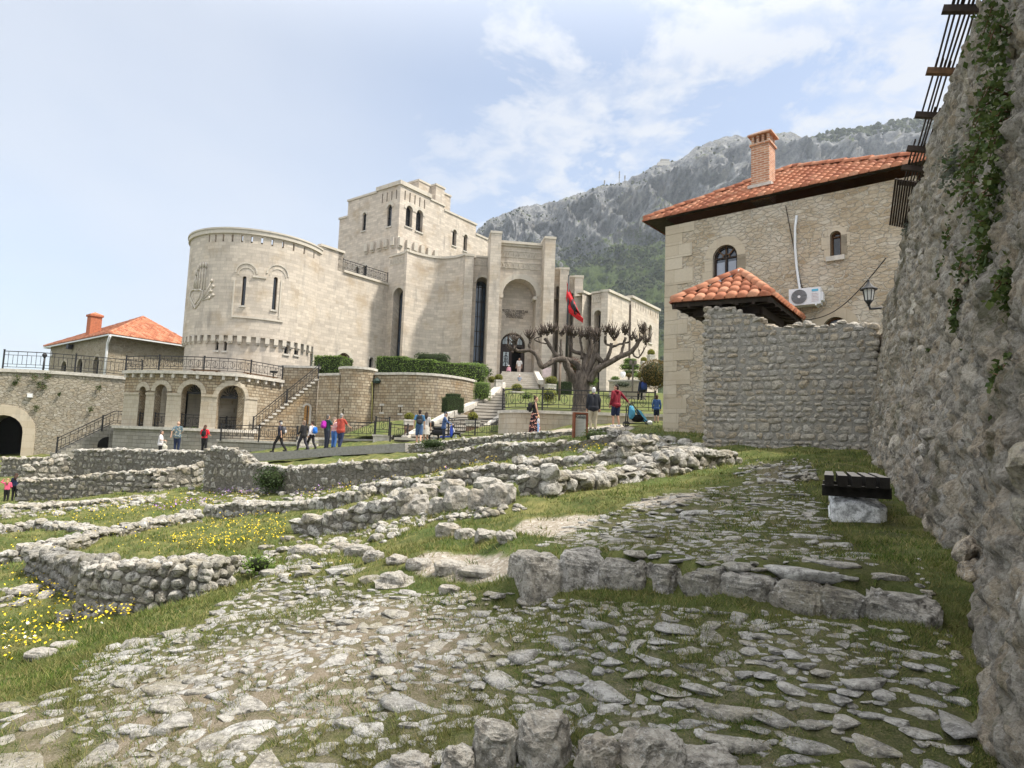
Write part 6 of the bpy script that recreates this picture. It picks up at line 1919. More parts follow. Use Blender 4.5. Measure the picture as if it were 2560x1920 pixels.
# ------------------------------------------------------------------ tree terrace with railing
TWp = [xy(1246, 1060, 31.5), xy(1262, 1060, 30.6), xy(1290, 1060, 30.0), xy(1340, 1060, 29.8), xy(1430, 1060, 29.8), xy(1560, 1060, 29.6), xy(1640, 1060, 29.4), xy(1700, 1060, 29.2)]
TRW = Poly(TWp); zTT = TRW.pix(1340, 1033)[1]
root = empty('terrace_wall', (TWp[2].x, TWp[2].y, 0), 0, 'low curved block wall with pale coping below the pollarded tree', 'retaining wall')
mb = MB(); panel(mb, TRW, rect(0, TRW.L, -.8, zTT), [], .2, .4); fix(mb.build('wall_face', MAT['pier'], root), root)
mb = MB(); slab(mb, TRW, 0, TRW.L, zTT, zTT + .14, -.08, .4, 0, .4); fix(mb.build('wall_coping', MAT['coping'], root), root)
mb = MB()
LZ = zTT + .05
lv = [TRW(TRW.L * k / 14, LZ, .35) for k in range(15)]
bkz = at(1520, 975, 45).z
lb_ = [at(1262 + (1740 - 1262) * k / 14, 975, 46) for k in range(15)]
for p in lb_: p.z = bkz
for k in range(14):
    for j in range(8):
        a, b = lv[k].lerp(lb_[k], j / 8), lv[k + 1].lerp(lb_[k + 1], j / 8); c, d = lv[k + 1].lerp(lb_[k + 1], (j + 1) / 8), lv[k].lerp(lb_[k], (j + 1) / 8)
        mb.quad(a, b, c, d)
tag(mb.build('lawn', MAT['lawn']), 'sloping lawn around the pollarded tree', kind='structure')
def lawnz(x, y):
    t = min(max((y - 29.9) / (46 - 29.9), 0), 1)
    return LZ + (bkz - LZ) * t
railing('iron_railing', [TRW(TRW.L * (.02 + .86 * k / 12), zTT + .14, .12) for k in range(13)], 1.0, 'black railing in front of the pollarded tree on the low curved wall', 2.6)
# railings along the lower walk
def rl(pts, lab, h=.95, **k): railing('iron_railing', [at(*p) for p in pts], h, lab, **k)
rl([(551, 1100, 40), (720, 1106, 39.5), (742, 1107, 39.4)], 'black ornamental railing behind the walking man in the black cap')
rl([(845, 1094, 38.5), (935, 1097, 38.0)], 'black railing over the strip of lawn beside the man in the red polo')
rl([(938, 1085, 37.6), (972, 1087, 37.3)], 'short black railing on the grey pedestal left of the backpacker')
rl([(975, 1102, 36.4), (1018, 1106, 36.0)], 'black gate like railing at the foot of the main staircase')
rl([(1120, 1090, 34.5), (1178, 1096, 33.8), (1262, 1092, 33.2)], 'black railing around the small lawn right of the motorbike')
# low walk walls
def lowwall(name, pts, mat, label, th=.5, cap=.14, base=-2.4):
    W = Poly([xy(*p[:2], p[2]) for p in pts]); zt = [at(*p).z for p in pts]; z = sum(zt) / len(zt)
    r = empty(name, tuple(W(0, z)), 0, label, 'low wall')
    m = MB(); panel(m, W, rect(0, W.L, base, z - cap), [], .2, .5); fix(m.build('wall_face', MAT[mat], r), r)
    m = MB(); slab(m, W, -.05, W.L + .05, z - cap, z, -.08, th, 0, .5)
    if True:
        for k in range(8): m.quad(W(W.L * k / 8, z - .02, th), W(W.L * (k + 1) / 8, z - .02, th), W(W.L * (k + 1) / 8, z - .02, 3.5), W(W.L * k / 8, z - .02, 3.5))
    fix(m.build('wall_coping', MAT['coping'], r), r)
lowwall('walk_wall', [(545, 1098, 40.2), (640, 1101, 39.8), (742, 1105, 39.4)], 'greyblock', 'grey block wall carrying the railing behind the man in the black cap')
lowwall('walk_wall', [(797, 1095, 38.8), (870, 1096, 38.6), (936, 1097, 38.2)], 'greyblock', 'grey block wall below the lawn strip beside the man in the red polo')
mb = MB(); q = at(955, 1092, 37.4); mb.box((q.x, q.y + .4, q.z - .6), (1.05, .8, 1.3)); mb.box((q.x, q.y + .4, q.z + .07), (1.15, .9, .1))
tag(mb.build('pedestal', MAT['coping']), 'plain grey stone pedestal beside the lower railing', 'pedestal')
mb = MB()
a = at(846, 1092, 38.4); b = at(1010, 1088, 37.5); c = at(1130, 1042, 41.5); d = at(940, 1055, 41.9)
mb.quad(a, b, c, d)
a = at(1118, 1098, 34.6); b = at(1262, 1098, 33.4); c = at(1268, 1060, 34.5); d = at(1205, 1066, 36); mb.quad(a, b, c, d)
tag(mb.build('lawn_strip', MAT['lawn']), 'narrow sloping lawn strips along the staircase', kind='structure')
mb = MB()
for k in range(5):
    q0, q1 = at(744, 1092 + 8 * k, 39.6 - .5 * k), at(800 - 4 * k, 1093 + 8 * k, 39.4 - .5 * k)
    mb.box(((q0 + q1) / 2 + Vector((0, .25, -.08))), ((q1 - q0).length, .6, .16))
for k in range(4): pass
tag(mb.build('low_steps', MAT['coping']), 'few low stone steps behind the couple walking left', 'steps')
# ------------------------------------------------------------------ lodge and fortress wall at the left
def lodge():
    C = xy(269, 900, 58); Lc = xy(124, 900, 68); Rc = Vector((C.x + (C.y - Lc.y) * -1.0, 0)) if 0 else xy(470, 870, 64)
    W1 = Flat(Lc, C); W2 = Flat(C, Rc)
    ze = W1.pix(269, 836)[1]; zb = -1
    root = empty('lodge', (C.x, C.y, 4), 0, 'low rubble stone lodge with a hipped red roof at far left beside the round tower', 'house')
    hs = [hp(W1, 153, 167, 903, 936), hp(W1, 193, 207, 897, 938), hp(W1, 234, 248, 891, 938)]
    m = MB(); panel(m, W1, rect(0, W1.L, zb, ze), hs, .4); panel(m, W2, rect(0, W2.L, zb, ze), [], .4); fix(m.build('wall', MAT['lodge'], root), root)
    for h in hs: fix(window(root, W1, h, .3, 'iron', 2, 3, False, .04), root)
    for h in hs: m = MB(); band(m, W1, h, -.05, .02, .22, 0, False, 1, len(h)); fix(m.build('window_surround', MAT['pier'], root), root)
    ap = at(358, 795, 66); D = (Lc + Rc - C)
    E = [Vector((p.x, p.y, ze)) for p in (Lc, C, Rc, D)]; ct = sum(E, Vector()) / 4
    E = [p + (p - ct).normalized() * .9 - Vector((0, 0, .1)) for p in E]
    m = MB()
    for i in range(4): tiles(m, E[i], E[(i + 1) % 4], ap, ap, .27, .5, .05, 4)
    for p in E: ridge(m, p + Vector((0, 0, .06)), ap + Vector((0, 0, .08)), .14, .4)
    ro = fix(m.build('roof', [MAT['tiles'], MAT['underroof']], root), root)
    m = MB()
    for i in range(4): m.bar(E[i] - Vector((0, 0, .1)), E[(i + 1) % 4] - Vector((0, 0, .1)), .14, .12)
    fix(m.build('gutter', MAT['plastic'], root), root)
    q = at(234, 826, 63.5); m = MB(); rz = atan2(W1.e.y, W1.e.x); m.box(q, (1.0, 1.0, 2.9), rz); m.box(q + Vector((0, 0, 1.45)), (1.2, 1.2, .2), rz)
    m.add([q + Matrix.Rotation(rz, 3, 'Z') @ Vector((a * .6, b * .6, 1.55)) for a, b in ((-1, -1), (1, -1), (1, 1), (-1, 1))] + [q + Vector((0, 0, 1.85))], [(0, 1, 4), (1, 2, 4), (2, 3, 4), (3, 0, 4)])
    m.build('chimney', m_plain('red_brick', (.42, .15, .08), .9, .25, 9), ro)
    m = MB(); m.tube([E[1] + Vector((.1, 0, -.2)), W1(W1.L + .05, ze - .9, -.15), W1(W1.L + .05, ze - 1.5, -.15), W1(W1.L + .02, zb + 4, -.15)], .11, 6); fix(m.build('downpipe', MAT['white'], root), root)
    m = MB(); m.tube([E[0] + Vector((.9, 0, -.2)), W1(1.0, ze - 1.2, -.15)], .09, 6); fix(m.build('downpipe', MAT['white'], root), root)
    q = W1(*W1.pix(182, 868), -.3); m = MB(); m.box(q, (.6, .4, .45), rz); m.tube([q, q + Vector((.2, .4, .1))], .05, 5); fix(m.build('wall_floodlight', MAT['iron'], root), root)
lodge()
def fort():
    W = Flat(xy(-420, 1000, 39.5), xy(346, 1000, 46.3))
    zt = [(W.pix(px, py)) for px, py in ((-400, 905), (0, 926), (90, 929), (170, 934), (250, 940), (346, 949))]
    zt[0] = (0, zt[1][1]); zt[-1] = (W.L, zt[-1][1])
    h = hp(W, -50, 55, 1037, 1165)
    root = empty('fortress_wall', (W.A.x, W.A.y, -2), 0, 'old rubble fortress wall with a dark arched gate at the left edge', 'fortress wall')
    m = MB(); panel(m, W, [(0, -4), (W.L, -4)] + zt[::-1], [h], 3.0)
    T = [(W(u, z), W(u, z, 2.2)) for u, z in zt]
    for (a, b), (c, d) in zip(T, T[1:]): m.quad(a, c, d, b)
    fix(m.build('wall_face', MAT['fort'], root), root)
    m = MB()
    for (a, z), (b, z2) in zip(zt, zt[1:]):
        if b > a + .05: m.bar(W(a, z + .02, .2), W(b, z2 + .02, .2), .6, .22)
    fix(m.build('wall_coping', MAT['coping'], root), root)
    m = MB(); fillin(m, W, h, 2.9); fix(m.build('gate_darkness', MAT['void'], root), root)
    m = MB(); band(m, W, h, -.06, .03, .7, 0, False, 1, len(h)); fix(m.build('gate_arch', MAT['quoin'], root), root)
    m = MB(); m.box(W(*W.pix(76, 989), -.1), (.28, .2, .26), atan2(W.e.y, W.e.x)); tag(m.build('junction_box', MAT['white']), 'small white box on the fortress wall', 'electric box')
    railing('iron_railing', [W(u, z + .13, .5) for u, z in zt[1:]], 1.25, 'tall plain picket railing along the top of the fortress wall', 3.5, False)
    q = at(107, 932, 46.5); m = MB(); m.tube([q, q + Vector((0, 0, 1.15))], [.07, .05], 8); m.lathe([(.05, 1.1), (.14, 1.2), (.16, 1.32), (.1, 1.42), (.02, 1.48)], q, 10)
    tag(m.build('lamp_post', MAT['iron']), 'slim black lamp post on the fortress wall in front of the lodge', 'lamp post')
    for px, py, s in ((45, 942, .5), (90, 942, .55), (120, 940, .45), (100, 960, .3), (112, 966, .35), (248, 968, .3), (228, 1022, .3), (150, 985, .2), (92, 1018, .35), (38, 958, .25)):
        wallplant(W(*W.pix(px, py), -.1), s, Vector((W.n.x, W.n.y, 0)), 'dark green tuft growing out of the fortress wall', 'tufts on the fortress wall', 90, .09)
    # stairs beside it
    A, B = at(140, 1140, 41.5), at(283, 1066, 43.8); e = B - A; hh = Vector((e.x, e.y, 0)).normalized(); bk = Vector((-hh.y, hh.x, 0))
    r = empty('rampart_staircase', A, 0, 'worn stone staircase rising right beside the fortress wall', 'staircase'); m = MB(); n = 12
    for k in range(n):
        p = A.lerp(B, (k + .5) / n); m.box((p.x + bk.x * .7, p.y + bk.y * .7, (p.z + .1 - 3) / 2), ((e.xy.length / n) + .02, 1.4, p.z + .1 + 3), atan2(hh.y, hh.x))
    fix(m.build('steps', MAT['greyblock'], r), r)
    q = B + hh * 1.0; m = MB(); m.box((q.x + bk.x, q.y + bk.y, (B.z - 3) / 2), (2.4, 2.4, B.z + 3.1), atan2(hh.y, hh.x)); fix(m.build('landing', MAT['greyblock'], r), r)
    m = MB(); Ws = Flat(A.xy, (B + hh * 1.6).xy); fillin(m, Ws, hp(Ws, 244, 292, 1092, 1119), -.03); fix(m.build('dark_recess', MAT['void'], r), r)
    railing('iron_railing', [A + Vector((0, 0, .2)), B + Vector((0, 0, .1)), B + hh * 2.1 + Vector((0, 0, .1))], .95, 'black railing rising along the worn stone staircase', 2.6, False)
# ------------------------------------------------------------------ foliage
MAT['leaf_hedge'] = m_leaf('hedge_leaves', (.12, .20, .035), (.20, .29, .06))
MAT['leaf_dark'] = m_leaf('dark_leaves', (.030, .060, .015), (.07, .11, .03))
MAT['leaf_yellow'] = m_leaf('golden_leaves', (.16, .18, .022), (.30, .27, .04))
MAT['leaf_olive'] = m_leaf('rampart_leaves', (.05, .09, .02), (.12, .15, .04))
MAT['leaf_rust'] = m_leaf('rusty_leaves', (.09, .075, .02), (.22, .13, .03))
MAT['leaf_red'] = m_leaf('red_leaves', (.16, .035, .03), (.10, .07, .03))
MAT['leaf_grey'] = m_leaf('silver_leaves', (.13, .15, .11), (.22, .24, .19))
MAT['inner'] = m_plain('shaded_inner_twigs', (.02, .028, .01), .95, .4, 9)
FR = np.random.RandomState(77)
def leafquads(P, size, nrm=None, spread=1.0):
    n = len(P); a = FR.normal(size=(n, 3))
    if nrm is not None: a = nrm + a * spread * .6
    a /= np.linalg.norm(a, axis=1)[:, None]
    b = np.cross(a, FR.normal(size=(n, 3))); b /= np.linalg.norm(b, axis=1)[:, None]; c = np.cross(a, b)
    s = size * FR.uniform(.6, 1.3, n)[:, None]
    V = np.stack([P - b * s * .5, P + c * s * .32, P + b * s * .55, P - c * s * .32], 1).reshape(-1, 3)
    return V, np.arange(n * 4).reshape(n, 4)
def foliage(name, P, size, mat, parent=None, nrm=None):
    V, Q = leafquads(np.asarray(P), size, nrm)
    return tri_mesh(name, V, Q, MAT[mat], parent, False, 4)
def shape_pts(kind, dims, n):
    u = FR.normal(size=(n, 3)); u /= np.linalg.norm(u, axis=1)[:, None]
    if kind == 'ball': p = u * .5
    elif kind == 'box':
        p = FR.uniform(-.5, .5, (n, 3)); ax = FR.choice(3, n, p=[.3, .3, .4]); sg = FR.choice([-.5, .5], n); p[np.arange(n), ax] = sg; p[(ax == 2), 2] = .5
        u = np.zeros((n, 3)); u[np.arange(n), ax] = np.sign(sg)
    elif kind == 'cyl':
        th = FR.uniform(0, 2 * pi, n); top = FR.rand(n) < .3; r = np.where(top, np.sqrt(FR.rand(n)) * .5, .5); z = np.where(top, .5, FR.uniform(-.5, .5, n))
        r = np.where(~top, r * (1 - .25 * np.clip((z - .15) / .35, 0, 1) ** 2), r)
        p = np.stack([np.cos(th) * r, np.sin(th) * r, z], 1); u = np.stack([np.cos(th), np.sin(th), top * 1.0], 1)
    elif kind == 'cushion':
        p = np.sign(u) * np.abs(u) ** .55 * .5
    elif kind == 'loose': p = u * .5 * FR.uniform(.25, 1, (n, 1)) ** .6
    return (p + FR.normal(scale=.022, size=(n, 3))) * np.array(dims), u
def shrub(name, kind, c, dims, mat, n, leaf, label, cat, group=None, rz=0.0, core=True):
    """c: centre of the base"""
    r = empty(name, c, rz, label, cat, group)
    P, u = shape_pts(kind, dims, n); P[:, 2] += dims[2] / 2
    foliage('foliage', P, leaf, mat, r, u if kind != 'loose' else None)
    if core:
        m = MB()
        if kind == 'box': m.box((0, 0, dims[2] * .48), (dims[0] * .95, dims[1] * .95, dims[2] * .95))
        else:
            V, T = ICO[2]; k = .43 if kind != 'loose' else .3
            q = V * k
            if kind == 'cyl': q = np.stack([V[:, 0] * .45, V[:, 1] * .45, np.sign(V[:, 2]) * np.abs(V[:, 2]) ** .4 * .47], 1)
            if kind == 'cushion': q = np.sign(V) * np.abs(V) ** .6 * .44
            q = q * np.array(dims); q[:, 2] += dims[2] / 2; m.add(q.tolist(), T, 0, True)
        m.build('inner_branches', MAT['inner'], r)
    return r
def wallplant(p, s, n, label, group, cnt=160, leaf=.05, mat='leaf_olive', cat='plant', droop=.5):
    n = Vector(n).normalized(); t = n.cross(Vector((0, 0, 1))).normalized()
    r = empty('wall_plant', p, 0, label, cat, group)
    a = FR.normal(size=(cnt, 3)); k = np.abs(FR.normal(size=cnt)) * .35
    P = np.outer(a[:, 0] * s * .24, t) + np.outer(k * s * .6, n) + np.outer(a[:, 1] * s * .30 - k * droop * s * .6, (0, 0, 1))
    foliage('foliage', P, leaf, mat, r)
    m = MB()
    for i in range(5): m.tube([n * -.05, n * s * .2 + t * s * RND.uniform(-.2, .2) + Vector((0, 0, RND.uniform(-.1, .2) * s)), n * s * .35 + t * s * RND.uniform(-.4, .4) + Vector((0, 0, RND.uniform(-.5, .2) * s))], [.008, .005, .003], 4)
    m.build('stems', MAT['brownwood'], r)
    return r
fort()
def onpix(px, py, d): return at(px, py, d)
def hedge(px0, px1, yt, yb, d0, d1, dep, label, **k):
    a, b = at(px0, yb, d0), at(px1, yb, d1); z0 = min(a.z, b.z); a.z = b.z = z0
    zt = zfor((a.x + b.x) / 2, (a.y + b.y) / 2, yt); e = b - a; L = e.length; c = (a + b) / 2 + Vector((-e.y, e.x, 0)).normalized() * dep / 2
    return shrub('hedge', 'box', c, (L, dep, zt - z0), 'leaf_hedge', int(900 + L * (zt - z0) * 900), .085, label, 'hedge', 'clipped hedges', atan2(e.y, e.x))
hedge(781, 848, 889, 938, 45.5, 45.0, 2.0, 'bushy bright hedge block left of the plank door')
hedge(938, 1012, 891, 935, 46.0, 45.5, 1.6, 'clipped hedge on the retaining wall beside the tall left window')
hedge(1005, 1085, 898, 940, 45.2, 45.0, 1.6, 'clipped hedge in front of the concave museum bay')
hedge(1080, 1168, 907, 952, 44.8, 45.6, 1.6, 'clipped hedge stepping down towards the staircase')
shrub('hedge', 'cyl', at(1176, 962, 46.6), (2.4, 1.8, 1.5), 'leaf_hedge', 2600, .085, 'rounded end of the hedge row above the staircase', 'hedge', 'clipped hedges')
shrub('topiary', 'cushion', at(1080, 915, 49), (2.7, 1.6, .98), 'leaf_dark', 2400, .075, 'dark cushion shaped bush peeping over the hedge', 'topiary', 'clipped topiary')
shrub('topiary', 'cyl', at(1204, 999, 43.0), (1.15, 1.15, 1.1), 'leaf_hedge', 2600, .06, 'barrel shaped topiary at the end of the retaining wall', 'topiary', 'clipped topiary')
shrub('topiary', 'box', at(1131, 1032, 40.5), (1.15, 1.0, .95), 'leaf_dark', 3200, .05, 'square cube topiary beside the staircase', 'topiary', 'clipped topiary', .5)
q = at(1131, 1032, 40.5); shrub('topiary', 'box', q + Vector((0, 0, .95)), (.75, .7, .24), 'leaf_dark', 900, .05, 'small flat square of box on top of the cube topiary', 'topiary', 'clipped topiary', .5)
shrub('bush', 'loose', at(1210, 948, 49), (1.3, 1.0, 1.1), 'leaf_dark', 700, .1, 'loose dark bush at the foot of the portal pilaster', 'bush')
shrub('bush', 'loose', at(478, 1130, 41.5), (1.9, 1.3, 1.7), 'leaf_hedge', 1500, .09, 'wild green bush between the bald man and the woman in red', 'bush')
shrub('bush', 'loose', at(432, 1122, 42.0), (.9, .7, .6), 'leaf_hedge', 400, .08, 'small wild bush left of the larger one at the plinth', 'bush')
shrub('bush', 'loose', ghit(676, 1236, 14), (1.3, .7, .95), 'leaf_dark', 1300, .06, 'dark shrub at the foot of the long grey ruined wall', 'bush')
shrub('bush', 'loose', ghit(520, 1200, 14), (1.5, .7, .6), 'leaf_dark', 800, .07, 'dark shrub below the humped wall end', 'bush')
shrub('bush', 'loose', ghit(645, 1440, 5), (.42, .3, .26), 'leaf_hedge', 500, .03, 'leafy green weed at the right end of the tall dark corner wall', 'bush')
shrub('bush', 'loose', at(1080, 1125, 27.5), (1.3, .6, .5), 'leaf_dark', 700, .06, 'green weeds growing on the ramp parapet', 'bush')
shrub('bush', 'loose', at(1490, 1118, 17.6), (.95, .6, .55), 'leaf_olive', 700, .05, 'low yellow green shrub beside the information board', 'bush')
shrub('bush', 'ball', at(1634, 972, 37), (1.75, 1.6, 1.7), 'leaf_rust', 3600, .07, 'round rust tinged bush beside the house corner', 'bush')
shrub('bush', 'loose', at(1432, 945, 41), (1.1, .9, 1.4), 'leaf_red', 900, .08, 'red leaved bush behind the tree trunk', 'bush')
shrub('bush', 'loose', at(1372, 1010, 34), (.95, .8, .9), 'leaf_yellow', 800, .07, 'pale green leafy bush behind the railing left of the trunk', 'bush')
shrub('bush', 'loose', at(1317, 1005, 38), (.8, .7, .6), 'leaf_hedge', 500, .07, 'low green bush behind the railing below the planter', 'bush')
shrub('hedge', 'box', at(1410, 992, 42), (.95, 1.0, .95), 'leaf_dark', 1500, .06, 'dark square hedge behind the left stem of the tree', 'hedge', 'clipped hedges')
shrub('bush', 'ball', at(1538, 953, 42), (.55, .5, .33), 'leaf_hedge', 500, .05, 'small round clipped bush left of the white lamp', 'bush')
shrub('bush', 'loose', at(1480, 968, 37), (.75, .6, .7), 'leaf_hedge', 500, .08, 'bright leafy bush right of the tree trunk', 'bush')
shrub('bush', 'loose', at(1600, 949, 41), (1.0, .6, .5), 'leaf_hedge', 500, .09, 'spiky green plants beside the lamp pole', 'bush')
shrub('bush', 'ball', at(1573, 944, 42), (.4, .36, .3), 'leaf_rust', 300, .05, 'orange tinted ball bush right of the white lamp', 'bush')
shrub('bush', 'loose', at(1557, 971, 39.5), (1.4, .8, .5), 'leaf_grey', 900, .05, 'silvery shrub hanging over the low garden wall', 'bush')
for k, (y, w) in enumerate(((940, 1.1), (924, 1.35), (910, .8))): shrub('cloud_topiary', 'cushion', at(1575, y, 43), (w, w * .9, .36), 'leaf_hedge', 900, .06, ('lowest pad', 'widest middle pad', 'small top pad')[k] + ' of the cloud pruned conifer by the lamp pole', 'topiary', 'pads of the cloud pruned conifer')
lowwall('garden_wall', [(1523, 952, 40.5), (1545, 947, 40.2), (1615, 950, 39.5)], 'pier', 'low block wall of the flower bed near the lamp pole', .4, .1, 1.0)
def planter(px, yt, yb, w, bw, bh, d, label, base=True):
    p = at(px, yb, d); k = d / FPX; h = (yb - yt) * k; W_ = w * k
    r = empty('planter', p, .3, label, 'planter', 'stone planters with golden bushes'); m = MB()
    m.box((0, 0, h / 2), (W_ * .78, W_ * .78, h)); m.box((0, 0, h - .05), (W_ * .86, W_ * .86, .1)); m.build('stone_box', MAT['coping'], r)
    if base: m = MB(); m.box((0, 0, -.14), (W_ * .7, W_ * .7, .28)); m.box((0, 0, -.45), (W_ * .6, W_ * .6, .4)); m.build('foot', m_plain('brown_stained_stone', (.20, .13, .09), .9, .3, 8), r)
    shrub('bush', 'ball', p + Vector((0, 0, h - .08)), (bw * k, bw * k, bh * k * 1.15), 'leaf_yellow', 900, .06, 'golden green ball bush in the ' + label, 'bush', 'golden bushes in planters')
planter(1246, 950, 968, 22, 20, 15, 47, 'planter at the left top of the stairs'); planter(1291, 979, 994, 36, 28, 20, 42.5, 'planter in the middle of the stairs'); planter(1377, 961, 975, 33, 31, 21, 45.5, 'planter right of the upper stairs')
planter(1022, 1049, 1063, 30, 24, 18, 37.6, 'planter beside the backpacker on the lawn'); planter(1181, 1050, 1066, 38, 25, 20, 36.0, 'planter at the right of the lower flight')
planter(1627, 887, 925, 19, 18, 15, 46, 'tall pedestal by the far right museum window', False); planter(1609, 903, 940, 17, 15, 12, 44, 'lower pedestal in front of the tall one', False)
shrub('bush', 'ball', at(1229, 957, 48), (.55, .55, .5), 'leaf_yellow', 700, .06, 'small golden ball bush left of the upper planter', 'bush', 'golden bushes in planters')
mb = MB(); q = at(1366, 950, 53.3); mb.box(q + Vector((0, -.3, .6)), (.72, .05, .8)); tag(mb.build('notice_board', m_plain('pinkish_notice', (.62, .50, .50), .6, .15, 4)), 'pale pink notice board leaning on the right portal pilaster', 'notice board')
mb = MB(); q = at(1557, 946, 41); mb.lathe([(.02, 0), (.05, .02), (.05, .1)], q, 8); mb.lathe([(.13, .08), (.17, .2), (.17, .38), (.12, .42)], q, 12); tag(mb.build('garden_lamp', MAT['white']), 'white round garden lamp on the low flower bed wall', 'lamp')
mb = MB(); q = at(1581, 980, 39.5); mb.bar(q, q + Vector((0, 0, 1.75)), .09); mb.box(q + Vector((-.13, 0, 1.85)), (.16, .2, .2)); mb.box(q + Vector((.14, 0, 1.85)), (.16, .2, .2)); mb.bar(q + Vector((-.2, 0, 1.74)), q + Vector((.2, 0, 1.74)), .07)
tag(mb.build('light_pole', m_plain('brown_grey_pole', (.14, .12, .10), .7)), 'brown grey pole with twin floodlights on the lawn', 'light pole')
mb = MB(); q = at(1398, 1003, 37); mb.tube([q, q + Vector((0, 0, 2.3))], .07, 8); mb.tube([q + Vector((-.1, 0, 2.3)), q + Vector((.1, 0, 2.42))], .12, 8); tag(mb.build('light_pole', m_plain('brown_pole', (.16, .12, .09), .7)), 'slim brown pole behind the left limb of the tree', 'light pole')
